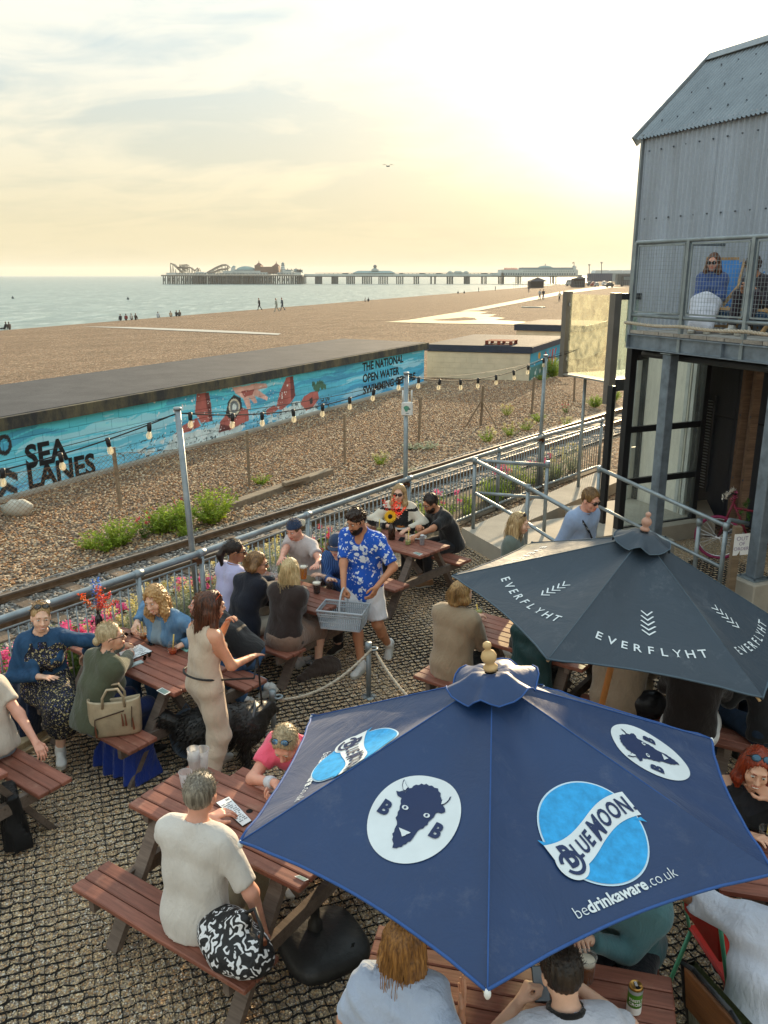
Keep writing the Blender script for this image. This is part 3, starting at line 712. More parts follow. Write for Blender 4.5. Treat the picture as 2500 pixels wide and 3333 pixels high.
def side_paint(u,v):
 n=nz2(u,v,1.2,4,31)[...,None]; c=lin('#3f9fc0')*(.6+.8*n); c=np.where((v[...,None]<.42+.2*n),lin('#5b8a86')*(.5+n),c)
 c=np.where((nz2(u,v*2,2.2,3,33)>.62)[...,None]&(v[...,None]<.6),lin('#dfe6e2'),c)
 e=np.hypot((u-1.5)/.22,(v-.86)/.14); c=np.where((e<1)[...,None],lin('#d9a23c'),c)
 for k,x0 in enumerate((2.6,3.3,3.9,4.5)):
  b=(np.abs(u-x0-.35*(v-.6))<.14)&(v>.45)&(v<.95)&(nz2(u,v,4,2,k)>.3); c=np.where(b[...,None],lin('#c2402e'),c)
  b=(np.abs(u-x0-.1-.5*(v-.4))<.12)&(v>.1)&(v<.5); c=np.where(b[...,None],lin('#d7b13f' if k%2 else '#c2562e'),c)
 return np.clip(c*.9,0,1)
nx,ny=110,24; Uq,Vq=np.meshgrid(np.linspace(0,HLn,nx+1),np.linspace(0,HZ,ny+1)); cc=side_paint(Uq,Vq); m=MB(); HSN=V((HE.y,-HE.x,0))
m.add([H1+HE*Uq[j,i]+HSN*.012+V((0,0,Vq[j,i]))for j in range(ny+1)for i in range(nx+1)],[(j*(nx+1)+i,j*(nx+1)+i+1,(j+1)*(nx+1)+i+1,(j+1)*(nx+1)+i)for j in range(ny)for i in range(nx)])
m.col=[(*cc[j,i],1)for j in range(ny+1)for i in range(nx+1)]; obj('painted_side',m,paint_m,h2)
navy_fascia=mat('navy_fascia','#333a4a',.7)
q=[H0-HD*.1-HE*.1,H1+HD*.1-HE*.1,H1+HD*.1+HE*(HLn+.1),H0-HD*.1+HE*(HLn+.1)]
m=MB(); m.prism([(p.x,p.y)for p in q],HZ+.02,HZ+.26); obj('fascia',m,navy_fascia,h2)
q2=[q[0]+HE*.04+HD*.04,q[1]+HE*.04-HD*.04,q[2]-HE*.04-HD*.04,q[3]-HE*.04+HD*.04]
m=MB(); m.prism([(p.x,p.y)for p in q2],HZ+.262,HZ+.275); obj('roof',m,felt_m,h2)
pc=at(1632,1120,HZ+.28); pl=empty('wooden_pallet',pc,0,'small red-brown wooden pallet lying on the cream hut roof','pallet'); redw=wood('red_pallet_wood','#7a3a2c','#934a38',1,.8)
for k in range(5):m=MB(); m.bar(pc+HD*-.55+HE*(-.4+k*.2)+V((0,0,.15)),pc+HD*.55+HE*(-.4+k*.2)+V((0,0,.15)),.1,.022); obj('slat',m,redw,pl)
for k in range(3):
 for j in(-.38,.38):m=MB(); m.box(pc+HD*(-.48+k*.48)+HE*j+V((0,0,.075)),(.12,.12,.12),Matrix.Rotation(math.atan2(HD.y,HD.x),3,'Z')); obj('block',m,redw,pl)
for j in(-.38,.38):m=MB(); m.bar(pc+HD*-.55+HE*j+V((0,0,.01)),pc+HD*.55+HE*j+V((0,0,.01)),.1,.02); obj('runner',m,redw,pl)
c3=at(1680,1082,.0); K0=aty(1680,1100,43.0); K0.z=0; K1=aty(1900,1108,41.5); K1.z=0; kd=(K1-K0).normalized(); ke=V((-kd.y,kd.x,0)); h3=empty('far_hut',K0,0,'flat-roofed hut with a dark fascia seen behind the cream hut','hut')
zt=aty(1680,1055,43.0).z
m=MB(); q=[K0,K1,K1+ke*5,K0+ke*5]; m.prism([(p.x,p.y)for p in q],-.1,zt-.3); obj('wall',m,cream,h3); q=[K0-kd*.1-ke*.1,K1+kd*.1-ke*.1,K1+kd*.1+ke*5.1,K0-kd*.1+ke*5.1]
m=MB(); m.prism([(p.x,p.y)for p in q],zt-.3,zt); obj('fascia',m,navy_fascia,h3); q=[K0-ke*.02,K1-ke*.02,K1+ke*5,K0+ke*5]; m=MB(); m.prism([(p.x,p.y)for p in q],zt+.002,zt+.012); obj('roof',m,felt_m,h3)
slab=mat('pale_paving','#cdbb97',.75,0,.16,.25,.2,3,.35)
def sheet(name,pts,mt,up=.02):
 m=MB(); ps=[atg(*q)for q in pts]; ps=[p+V((0,0,up))for p in ps]; m.add(ps,[tuple(range(len(ps)))]); bm=bmesh.new(); me=m.mesh(name,mt); bm.from_mesh(me); bmesh.ops.recalc_face_normals(bm,faces=bm.faces)
 if bm.faces[0].normal.z<0:bmesh.ops.reverse_faces(bm,faces=bm.faces)
 bmesh.ops.triangulate(bm,faces=bm.faces); bm.to_mesh(me); bm.free(); return obj(name,me,None,kind='structure')
sheet('paved_area',[(1252,1049),(1330,1042),(1515,1013),(1592,1016),(1560,1022),(1618,1025),(1590,1031),(1645,1036),(1610,1042),(1712,1048),(1690,1058),(1600,1056),(1400,1053)],slab,.03)
sheet('boardwalk',[(1500,1013),(1560,1012),(1700,985),(1850,955),(1990,937),(2075,933),(2075,927),(1970,931),(1820,950),(1660,982)],mat('boardwalk_grey','#b5a995',.8,0,.15,.4,.2,3),.045)
sheet('beach_mat',[(258,1063),(420,1065),(640,1073),(800,1080),(916,1087),(905,1091),(780,1086),(600,1078),(400,1069)],mat('grey_mat','#aaa8a0',.8,0,.12,.5,.1,5),.03)
# =================================================================== CORRUGATED BUILDING, BALCONY, LIFT
E1,E2=V((.4,-.917,0)).normalized(),V((.917,.4,0)).normalized(); UP=V((0,0,1))
W0=V((4.15,14.4,0)); EAVE,RIDGE,HALF,WLEN=6.15,7.4,1.33,11.0
DECK=3.25
def tin(name,c,metal=.35,rough=.5,sc=(1,1,.12)):
 if name in MATS:return MATS[name]
 t=NT(name); v=t.tc(); n=t.noise(t.map(v,sc),3.2,6,.65); n2=t.noise(v,30,3,.7)
 col=t.mix(1.0,srgb(c),t.ramp(n,[(.3,.78),(.7,1.18)]),'MULTIPLY'); col=t.mix(1.0,col,t.ramp(n2,[(.3,.93),(.7,1.07)]),'MULTIPLY')
 MATS[name]=t.fin(col,t.ramp(n,[(.3,rough-.08),(.7,rough+.15)]),metal,.4); return MATS[name]
tin_m=tin('corrugated_tin','#a5b0be'); tin_roof=tin('corrugated_roof_tin','#868f96')
bl_=empty('corrugated_building',W0,0,'tall grey corrugated metal clad building with pitched roof on the right','building')
def corr(o,d,u,a,b,l0,l1,pitch=.098,amp=.02,per=8,proud=None):
 """corrugated sheet: runs along d from a to b, ridges along u from l0 to l1"""
 m=MB(); n=int((b-a)/pitch*per); nn=d.cross(u); vs=[]
 for i in range(n+1):
  s=a+(b-a)*i/n; h=amp*(2*(.5+.5*math.sin(2*math.pi*s/pitch))**2.2-1)
  for l in(l0,l1):vs.append(o+d*s+u*l+nn*h)
 m.add(vs,[(2*i,2*i+2,2*i+3,2*i+1)for i in range(n)])
 vs2=[V(p)-nn*.004 for p in vs]; m.add(vs2,[(2*i+1,2*i+3,2*i+2,2*i)for i in range(n)]); return m
ed=[0.06,.80,1.62,2.44,3.26,4.3,5.3,6.3,8.0,WLEN]
for i,(a,b)in enumerate(zip(ed,ed[1:])):
 obj('wall_sheet',corr(W0-E2*(.002+.004*(i%2)),E1,UP,a-.02,b,0.0 if False else 2.9,EAVE+.02),tin_m,bl_,True)
sl_d=(E2*HALF+UP*(RIDGE-EAVE)); sl_l=sl_d.length; sl_d.normalize(); e0=W0+UP*EAVE-E2*.07-UP*.05
for i,(a,b)in enumerate([(-.1,1.2),(1.2,2.5),(2.5,3.8),(3.8,5.4),(5.4,WLEN)]):
 obj('roof_sheet',corr(e0,E1,sl_d,a,b,-.02,sl_l+.08,.08,.016),tin_roof,bl_,True)
sl2=(E2*-HALF+UP*(RIDGE-EAVE)).normalized()
m=MB(); b0=W0+E2*(2*HALF+.07)+UP*(EAVE-.05); m.add([b0+E1*-.1,b0+E1*WLEN,b0+E1*WLEN+sl2*(sl_l+.08),b0-E1*.1+sl2*(sl_l+.08)],[(0,1,2,3)]); obj('rear_roof_sheet',m,tin_roof,bl_)
flash=mat('flashing','#8a9196',.5,.3,.15,6,.05)
m=MB(); r0=W0+E2*HALF+UP*(RIDGE+.03);
m.bar(r0-E1*.14-E2*.07-UP*.02,r0+E1*WLEN-E2*.07-UP*.02,.16,.012,sl2); m.cyl(r0-E1*.14+UP*.02,r0+E1*WLEN+UP*.02,.03,8); obj('ridge_cap',m,flash,bl_)
for sgn,nm in((1,'barge_board'),(-1,'barge_board')):
 o_=W0+UP*(EAVE-.09)+(E2*-.08 if sgn>0 else E2*(2*HALF+.08)); dd=sl_d if sgn>0 else sl2; m=MB(); m.bar(o_-E1*.11,o_-E1*.11+dd*(sl_l+.12),.04,.16,E1.cross(dd)); obj(nm,m,flash,bl_)
m=MB(); g=[W0+UP*2.9,W0+E2*2*HALF+UP*2.9,W0+E2*2*HALF+UP*EAVE,W0+E2*HALF+UP*RIDGE,W0+UP*EAVE]; m.add([p+E1*.02 for p in g],[(4,3,2,1,0)]); obj('gable_wall',m,tin_m,bl_)
m=MB(); g=[W0+E2*2*HALF+UP*2.9,W0+E2*2*HALF+E1*WLEN+UP*2.9,W0+E2*2*HALF+E1*WLEN+UP*EAVE,W0+E2*2*HALF+UP*EAVE]; m.add(g,[(0,1,2,3)]); obj('rear_wall',m,tin_m,bl_)
m=MB(); m.bar(W0+UP*2.9-E2*.012+E1*.02,W0+UP*EAVE-E2*.012+E1*.02,.05,.07,E2); obj('corner_trim',m,flash,bl_)
bolt=mat('bolt_head','#59616a',.4,.6,.2,9); bome=MB().lathe((0,0,0),[(.014,0),(.014,.006),(.009,.009),(.009,.02)],8).mesh('bolt',bolt)
for z,ph in((EAVE-.26,0),(EAVE-1.28,.1)):
 for k in range(16):
  p=W0+E1*(.19+ph*.2+k*.27)+UP*z-E2*.012; inst('bolt',bome,bl_,Matrix.Translation(p)@(-E2).to_track_quat('Z','Y').to_matrix().to_4x4())
rn=E1.cross(sl_d).normalized();
for k in range(30):
 p=e0+E1*(.2+(k%10)*.34+(k//10)*.12)+sl_d*(.35+.6*(k//10))+rn*.01; inst('bolt',bome,bl_,Matrix.Translation(p)@(rn if rn.z>0 else-rn).to_track_quat('Z','Y').to_matrix().to_4x4())
D0=W0+E2*1.175; clad=tin('dark_cladding','#4a505c',.1,.6); cl2=tin('dark_cladding_b','#535863',.1,.6)
pan=[(-.4,1.4),(1.4,1.75),(1.75,2.6),(2.6,3.3),(3.3,4.4),(4.4,9)]
for i,(a,b)in enumerate(pan):
 for z0,z1 in((0.0,1.7),(1.71,3.2)):
  m=MB(); p=D0+E1*(a+b)/2+UP*((z0+z1)/2)+E2*.03; m.bar(p-E1*((b-a)/2-.006),p+E1*((b-a)/2-.006),.06,z1-z0-.008); obj('cladding_panel',m,clad if i%2 else cl2,bl_)
m=MB(); m.bar(D0+E2*.5+E1*-.5+UP*1.5,D0+E2*.5+E1*9+UP*1.5,.05,3.3); obj('back_wall',m,black_metal,bl_)
def on_d0(x,y,off=.0):return on_plane(x,y,D0-E2*off,E2)
la,lb=on_d0(2313,1294,.05),on_d0(2282,1588,.05)
lv=empty('louvre_vent',lb,0,'tall narrow grey louvre vent on the dark wall under the balcony','vent'); L_=(lb+la)/2; m=MB(); m.box((0,0,0),(.01,.01,.01))
lw=.17; hgt=la.z-lb.z; q_=V((lb.x,lb.y,0)); m=MB()
for s_ in(-1,1):m.bar(q_+E1*(s_*(lw/2+.02))+UP*(lb.z-.04),q_+E1*(s_*(lw/2+.02))+UP*(la.z+.04),.04,.05,E1)
obj('frame',m,mat('vent_frame','#50555e',.5,.3),lv)
sme=MB().bar(-E1*lw/2,E1*lw/2,.05,.012,(UP+E2*.5)).mesh('slat',mat('vent_slat','#a4adb8',.5,.3))
for k in range(int(hgt/.05)):inst('slat',sme,lv,Matrix.Translation(q_+UP*(lb.z+.025+k*.05)-E2*.02))
timb=wood('timber_post_wood','#6d5647','#8a705c',1,.8)
for x in(2385,2418):
 p=on_plane(x,1640,D0-E2*.45,E2); p.z=0; e=empty('timber_post',p,0,'left timber post of the pair below the balcony' if x<2400 else 'right timber post of the pair below the balcony','post','timber posts under the balcony')
 m=MB(); m.bar(p,p+UP*2.98,.11,.11); obj('shaft',m,timb,e); m=MB(); m.bar(p,p+UP*.06,.16,.16); obj('foot',m,galv,e)
 for z in(.9,1.9):m=MB(); m.cyl(p+UP*z-E2*.055,p+UP*z-E2*.065,.016,8); obj('bolt',m,bolt,e)
B0=V((3.47,11.96,0)); BLN=7.0; bc=empty('balcony',B0+UP*3.0,0,'galvanised steel balcony with wire mesh railing in front of the corrugated wall','balcony')
m=MB();
for z,w in((3.015,.1),(3.2,.1)):m.bar(B0+UP*z,B0+E1*BLN+UP*z,w,.016)
m.bar(B0+UP*3.107,B0+E1*BLN+UP*3.107,.012,.17); obj('beam',m,galv_blue,bc)
m=MB(); m.bar(B0+UP*3.1+E1*.01,B0+UP*3.1+E2*2.0+E1*.01,.02,.2); obj('end_beam',m,galv_blue,bc)
for k in range(4):m=MB(); p=B0+E1*(.02+k*1.75)-E2*.03+UP*3.107; m.bar(p-UP*.08,p+UP*.08,.012,.06,E2); obj('stiffener',m,galv_blue,bc)
deckw=wood('grey_deck_board','#8b8680','#a59f96',1,.85)
for k in range(14):m=MB(); p=B0+E2*(.02+k*.145+.07)+UP*(DECK-.02); m.bar(p+E1*.02,p+E1*BLN,.138,.03); obj('deck_board',m,deckw,bc)
for k in range(24):m=MB(); p=B0-E2*.018+E1*(.05+k*.29)+UP*(DECK-.012); m.bar(p,p+E1*.275,.03,.045); obj('edge_board',m,deckw,bc)
soff=mat('dark_soffit','#2a2c31',.8); m=MB(); m.bar(B0+E2*1.2+UP*2.99+E1*.1,B0+E2*1.2+E1*BLN+UP*2.99,2.1,.02); obj('soffit',m,soff,bc)
m=MB(); m.cyl(B0+E2*.2+UP*2.93+E1*.1,B0+E2*.2+UP*2.93+E1*BLN,.05,10); obj('downpipe',m,dark_metal,bc,True)
RT=4.425
m=MB(); m.tube([B0+UP*RT,B0+E1*BLN+UP*RT],.026,10); obj('top_rail',m,galv,bc,True)
m=MB(); m.tube([B0+UP*3.46,B0+E1*BLN+UP*3.46],.024,10); obj('lower_rail',m,galv,bc,True)
pp=[0.0,1.0,2.05,3.1,4.2]
for k in pp:
 m=MB(); m.bar(B0+E1*k+UP*3.02-E2*.005,B0+E1*k+UP*RT,.05,.05,E1); q=obj('rail_post',m,galv,bc);
for a,b in zip(pp,pp[1:]):
 m=MB(); a_,b_=a+.06,b-.06; z0,z1=3.52,4.37
 for k in range(int((b_-a_)/.05)+1):p=B0+E1*(a_+k*.05); m.bar(p+UP*z0,p+UP*z1,.0035,.0035,E1)
 for k in range(int((z1-z0)/.05)+1):p=B0+UP*(z0+k*.05)-E2*.004; m.bar(p+E1*a_,p+E1*b_,.0035,.0035)
 f=MB();
 for z in(z0-.01,z1+.01):f.bar(B0+E1*a_+UP*z,B0+E1*b_+UP*z,.02,.02)
 for s_ in(a_,b_):f.bar(B0+E1*s_+UP*z0,B0+E1*s_+UP*z1,.02,.02,E1)
 fo=obj('panel_frame',f,galv,bc); obj('wire_mesh',m,galv,fo,kind='stuff')
m=MB(); m.tube([B0+E2*t+UP*RT for t in(0,1.9)],.026,8); m.tube([B0+E2*t+UP*3.46 for t in(0,1.9)],.02,8); m.bar(B0+E2*1.9+UP*3.0,B0+E2*1.9+UP*RT,.05,.05); obj('side_rail',m,galv,bc,True)
def rope(m,pts,r=.016,tw=26,strands=3):
 pts=[V(p)for p in pts]; fine=[]
 for a,b in zip(pts,pts[1:]):
  n=max(2,int((b-a).length/.02)); fine+=[a+(b-a)*i/n for i in range(n)]
 fine.append(pts[-1])
 for s_ in range(strands):
  out=[]; L=0
  for i,p in enumerate(fine):
   if i:L+=(p-fine[i-1]).length
   d=(fine[min(i+1,len(fine)-1)]-fine[max(0,i-1)]).normalized(); u=d.cross(UP); u=u.normalized()if u.length>.01 else V((1,0,0)); w=d.cross(u); a=L*tw+s_*2*math.pi/strands
   out.append(p+(u*math.cos(a)+w*math.sin(a))*r*.55)
  m.tube(out,r*.62,5)
 return m
m=MB(); rope(m,[B0-E2*.05+E1*s+UP*(3.36-.02*math.sin(math.pi*(s%1.05)/1.05))for s in np.linspace(-.06,5,40)],.022,40); obj('rope',m,rope_mat,None,True,label='thick pale twisted rope lashed along the balcony edge',cat='rope')
for x,y,zt_,lab in((3.85,11.28,2.98,'left square blue-grey steel column, in front of the lift'),(4.57,9.63,2.98,'right square blue-grey steel column, beside the out of order sign')):
 p=V((x,y,0)); e=empty('steel_column',p,0,lab,'column','steel columns under the balcony'); ra=math.atan2(E1.y,E1.x); rm=Matrix.Rotation(ra,3,'Z')
 m=MB(); m.box(p+UP*.2,(.42,.42,.4),rm,.015); obj('concrete_foot',m,concrete,e)
 m=MB(); m.box(p+UP*.408,(.28,.28,.016),rm); obj('base_plate',m,galv,e)
 m=MB(); m.box(p+UP*((.416+zt_)/2),(.155,.155,zt_-.416),rm,.012); obj('shaft',m,galv_blue,e); m=MB(); m.box(p+UP*(zt_+.006),(.2,.2,.014),rm); obj('top_plate',m,galv,e)
 for sx in(-1,1):
  for sy in(-1,1):m=MB(); m.cyl(p+rm@V((sx*.11,sy*.11,.416)),p+rm@V((sx*.11,sy*.11,.44)),.014,6); obj('bolt',m,bolt,e)
L0=V((3.6,12.2,0)); L1=L0+E2*1.46
lf=empty('lift_enclosure',L0,0,'black framed glass lift enclosure standing under the balcony end','lift')
pane_m=glass('lift_glass',(.93,.97,.96),.03,.10,(.6,.64,.62),.02)
for nm,a,b,w in(('frame_post',L0+UP*.0,L0+UP*2.98,.11),('frame_post',L1,L1+UP*2.98,.09),('frame_post',L1-E1*1.35,L1-E1*1.35+UP*2.98,.1)):
 m=MB(); m.bar(a,b,w,w,E1); obj(nm,m,black_metal,lf)
for z in(.22,.98,1.78,2.93):
 m=MB(); m.bar(L0+E2*.055+UP*z,L1-E2*.045+UP*z,.06,.09); obj('frame_bar',m,black_metal,lf)
for z0,z1 in((.27,.93),(1.03,1.73),(1.83,2.88)):
 m=MB(); m.bar(L0+E2*.055+UP*((z0+z1)/2),L1-E2*.045+UP*((z0+z1)/2),.012,z1-z0); obj('pane',m,pane_m,lf)
beige=mat('lift_shaft_panel','#ece6da',.6,0,.08,2,.05); white_jamb=mat('lift_jamb','#c9cac8',.5)
bk=L0-E1*1.42+E2*1.2
for k in range(2):
 for z0,z1 in((.2,1.15),(1.16,2.1),(2.11,3.0)):m=MB(); m.bar(bk+E2*(.1+k*.62)+UP*((z0+z1)/2),bk+E2*(.05+k*.62+.612)+UP*((z0+z1)/2),.03,z1-z0); obj('shaft_panel',m,beige,lf)
for s_ in(0.05,1.3):m=MB(); m.bar(bk+E2*s_+E1*.03+UP*.2,bk+E2*s_+E1*.03+UP*2.98,.05,.09,E1); obj('jamb',m,white_jamb,lf)
m=MB(); m.bar(L1-E1*.30+UP*1.6,L1-E1*1.4+UP*1.6,.02,2.75); obj('side_panel',m,beige,lf)
for k_ in(.22,.36):m=MB(); m.bar(L1-E1*k_+UP*.2,L1-E1*k_+UP*2.95,.05,.07,E1); obj('jamb',m,white_jamb,lf)
m=MB(); m.bar(L0+E2*.73-E1*.06+UP*.14,L0+E2*.73-E1*1.4+UP*.14,1.4,.2); obj('floor',m,concrete,lf)
m=MB(); m.cyl(L0+E2*.28-E1*.02+UP*2.86,L0+E2*.1-E1*.02+UP*2.86,.06,12); obj('drive_wheel',m,dark_metal,lf,True)
G0=V((3.79,14.0,0)); G1=G0-E1*1.32; ld=empty('lift_landing',G0+UP*2.25,0,'raised landing with yellow-lit glass side panels and steel posts','landing')
bronze=mat('bronze_post','#75706a',.5,.4,.15,4)
for p,z0,z1,w in((G0,1.9,3.72,.13),(G1,2.22,3.72,.12)):m=MB(); m.bar(p+UP*z0,p+UP*z1,w,w*1.1,E1); obj('post',m,bronze,ld)
dirty=glass('salt_stained_glass',(.93,.93,.84),.1,.55,(.80,.77,.60),.02,(2.5,2.5,2.0))
m=MB(); m.bar(G0-E1*.1+UP*3.0,G1+E1*.1+UP*3.0,.012,1.36); obj('pane',m,dirty,ld)
for q in(.28,1.05):
 for z in(2.55,3.5):m=MB(); m.box(G0-E1*(.08 if q<.5 else 1.24)+UP*z,(.04,.03,.06)); obj('clamp',m,chrome,ld)
m=MB(); m.bar(G0+E2*.09+UP*3.02,G0+E2*1.3+UP*3.02,.012,1.3); obj('pane',m,glass('landing_glass',(.85,.93,.90),.05,.35,(.5,.6,.56),.08),ld)
m=MB(); m.bar(G0+E2*.08+UP*2.22,G0+E2*1.75+UP*2.22,.12,.2); obj('edge_beam',m,dark_metal,ld)
m=MB(); m.bar(G0+E2*.08+UP*3.66,G0+E2*.5+UP*3.66,.06,.1); obj('top_bar',m,dark_metal,ld)
m=MB(); m.bar(G0+E2*.9-E1*.05+UP*2.27,G0+E2*.9-E1*1.32+UP*2.27,1.9,.03); plt=mat('plate_grey','#8b8a84',.7,.1,.15,8,.1); fl=obj('floor_plate',m,plt,ld)
tread=MB()
for i in range(30):
 for j in range(34):
  c=G0+E2*(.02+j*.055)-E1*(.08+i*.042)+UP*2.286; a=E1*.016 if(i+j)%2 else E2*.016; tread.bar(c-a,c+a,.006,.004)
obj('tread_lug',tread,plt,fl,kind='stuff')
m=MB(); g_=V((4.5,17.1,0)); m.cyl(V((4.05,14.6,0)),V((4.05,14.6,2.2)),.035,8); m.cyl(V((3.62,15.0,0)),V((3.62,15.0,2.2)),.03,8); obj('support',m,galv,ld,True)
m=MB(); m.bar(L0-E1*.3+UP*1.2-E2*.03,L0-E1*.42+UP*1.2-E2*.03,.06,2.4); obj('side_post',m,black_metal,lf)
m=MB(); a=V((4.3,16.6,0));
def handrail(label,tops,posts,lows=None,r=.028):
 e=empty('ramp_handrail',posts[0][0],0,label,'handrail','galvanised handrails of the ramp')
 m=MB(); m.tube(tops,r,10); obj('top_rail',m,galv,e,True)
 if lows:m=MB(); m.tube(lows,r*.85,10); obj('mid_rail',m,galv,e,True)
 for p,z in posts:
  m=MB(); m.cyl(p,V((p.x,p.y,z)),r,10); q=obj('post',m,galv,e,True); m=MB(); m.cyl(V((p.x,p.y,z-.05)),V((p.x,p.y,z+.04)),r*1.35,10); obj('collar',m,galv,q,True)
P1=V((1.37,12.2,.25)); P2=V((3.15,11.83,.25)); EQ=V((4.14,9.6,0))
tp=lambda p,z:V((p.x,p.y,z))
a2=P1+E1*2.9; b_up=P1+V((1.05,.62,0));
s1=P1+E1*1.45
handrail('galvanised handrail on the left side of the ramp, nearest the black tee diner',[tp(P1,1.32),tp(s1,1.24),tp(a2,1.12)],[(P1,1.32),(s1,1.24),(tp(a2,0),1.12)],[tp(P1,.82),tp(s1,.74),tp(a2,.6)])
pb=at(1770,1735,.25);
handrail('short galvanised handrail crossing the platform corner by the railing',[tp(P1,1.32),tp(pb,1.3)],[(pb,1.32)],[tp(P1,.82),tp(pb,.8)])
q2=V((4.85,9.95,0))
handrail('galvanised handrail on the right side of the ramp, leading to the column',[tp(P2,1.28),tp(EQ,1.08)],[(P2,1.28),(EQ,1.08),(tp(EQ+V((-.15,.45,0)),0),1.0)],[tp(P2,.72),tp(EQ,.55)])
m=MB(); c_=V((4.5,9.7,1.02)); m.tube([tp(EQ,1.08),tp(EQ+V((.12,.2,0)),1.1),c_+V((.0,.1,.03))],.026,8); obj('rail_link',m,galv,None,True,label='bent grey tube joining the ramp handrail to the right column',cat='handrail')
sp_=V((4.2,9.42,0)); e=empty('sign_post',sp_,0,'brown square timber post with a handwritten OUT OF ORDER paper','sign'); m=MB(); m.bar(sp_,sp_+UP*1.13,.085,.085); obj('post',m,wood('sign_post_wood','#6b5844','#83705a',1,.8),e)
pz=sp_+V((.045,-.052,.93)); dx=V((.97,.22,0)).normalized(); dz=V((-.06,-.12,.99)).normalized(); m=MB(); n_=dx.cross(dz)
pts=[pz+dx*a+dz*b+n_*(-.015*(a*6)**2)for b in(-.15,-.05,.05,.13)for a in(-.1,-.03,.04,.11)]; m.add(pts,[(j*4+i,j*4+i+1,j*4+i+5,j*4+i+4)for j in range(3)for i in range(3)]); pg=obj('paper',m,paper,e,True)
pen=mat('purple_ink','#6b4a86',.6,0,0,5,0)
for s_,b,w in(('OUT',.045,.075),('OF',-.02,.065),('ORDER',-.085,.062)):
 vf=text_mesh(s_,1,-.01); mx=max(p[0]for p in vf[0]); m=MB(); sc_=w; put(m,vf,lambda a,c:pz+dx*((a-mx/2)*sc_+.005)+dz*(b+c*sc_)-n_*-.0035+n_*(-.015*(((a-mx/2)*sc_)*6)**2)); obj('lettering',m,pen,pg)
 # =================================================================== FAR: PIER, VEHICLES, TENTS
PY=620.0
pw=mat('pier_white','#b9c0bd',.8,0,.08,.3,0); pgrey=mat('pier_grey','#7f8c90',.8,0,.1,.2,0); piron=mat('pier_iron','#616a6c',.8,0,.15,.1,0); pbrick=mat('pier_brick','#7f6a5e',.9,0,.1,.3,0); pgreen=mat('pier_roof','#7f9594',.8,0,.1,.3,0); pwin=mat('pier_window','#5c6a70',.4,0,.1,1,0); pred=mat('pier_red','#c0564a',.7,0,.1,1,0)
def P3(x,y,dy=0.0):p=aty(x,y,PY); return V((p.x,PY+dy,p.z))
def elev(m,x0,y0,x1,y1,d0=-6.0,d1=6.0):
 a,b=P3(x0,y1),P3(x1,y0); m.box(((a.x+b.x)/2,PY+(d0+d1)/2,(a.z+b.z)/2),(abs(b.x-a.x),d1-d0,abs(b.z-a.z))); return m
k1=lambda u,v:(530+.3436*u,830+.3436*v); k2=lambda u,v:(1050+.3617*u,830+.3617*v); k3=lambda u,v:(1600+.2893*u,830+.2893*v)
pier=empty('pier',P3(900,923),0,'long amusement pier on iron piles crossing the sea along the horizon','pier')
m=MB(); elev(m,*k1(58,190),*k1(1350,201),-22,22); elev(m,*k1(1340,190),*k3(1000,246),-5,5); obj('deck',m,piron,pier)
m=MB(); elev(m,*k1(58,184),*k1(1350,186),-22.5,-22); elev(m,*k1(1345,180),*k3(940,236),-5.4,-5); obj('deck_railing',m,pw,pier)
pm_=MB();
def pile(x,dys,y1=923.5,y0=899,cross=None):
 m=MB()
 for dy in dys:a=P3(x,y1,dy); b=P3(x,y0,dy); a.z=SEA-.3; m.cyl(a,b,.38,6)
 if cross:
  for dy in dys[:1]:
   a,b=P3(x,y1-3,dy),P3(cross,y0,dy); m.cyl(a,b,.16,4); a,b=P3(x,y0,dy),P3(cross,y1-3,dy); m.cyl(a,b,.16,4)
 return obj('pile',m,piron,pier,kind='stuff')
xs_=[k1(u,0)[0]for u in np.arange(70,1345,21)]
for i,x in enumerate(xs_):pile(x+random.uniform(-.6,.6),(-20,-6,8,20),cross=xs_[i+1]if i+1<len(xs_)and i%2==0 else None)
for a,b in[(1450,1502),(1605,1655)]:
 for u in np.linspace(a,b,5):pile(k1(u,0)[0],(-4,4))
for a,b in[(220,285),(360,440),(508,585),(668,722),(825,862),(977,1012),(1125,1167),(1280,1317),(1437,1467),(1592,1622)]:
 for u in np.linspace(a,b,max(2,min(6,int((b-a)/12)))):pile(k2(u,0)[0],(-4,4),922.5)
for a in(88,122,285,318,675,712):
 pile(k3(a,0)[0],(-4,4),922)
def pthing(name,lab,cat,base):return empty(name,P3(*base),0,lab,cat)
e=pthing('amusement_arcade','low pale arcade buildings with a wide grey dome on the pier head','arcade',k1(790,190))
m=MB()
for u0,v0,u1 in((65,168,155),(160,172,340),(345,160,420),(420,172,600),(600,150,690),(690,150,940),(940,165,1010),(1100,165,1180),(1160,150,1240),(1250,165,1320)):elev(m,*k1(u0,v0),*k1(u1,188),random.uniform(-14,-8),random.uniform(5,14))
obj('wall',m,pw,e)
m=MB()
for k in range(40):u=170+k*27; elev(m,*k1(u,175),*k1(u+12,183),-15,-7.9)
obj('window_row',m,pwin,e)
def dome(u,v,hw,hv,kk,mt,e,name='dome',n=20):
 c=P3(*kk(u,v)); r=abs(P3(*kk(u+hw,v)).x-c.x); h=abs(P3(*kk(u,v-hv)).z-c.z); m=MB(); m.lathe(c,[(r*math.cos(t),h*math.sin(t))for t in np.linspace(0,math.pi/2-.05,8)],n); return obj(name,m,mt,e,True)
dome(790,152,98,47,k1,pgreen,e)
m=MB(); elev(m,*k1(700,140),*k1(880,155),-9,9); obj('drum',m,pgrey,e)
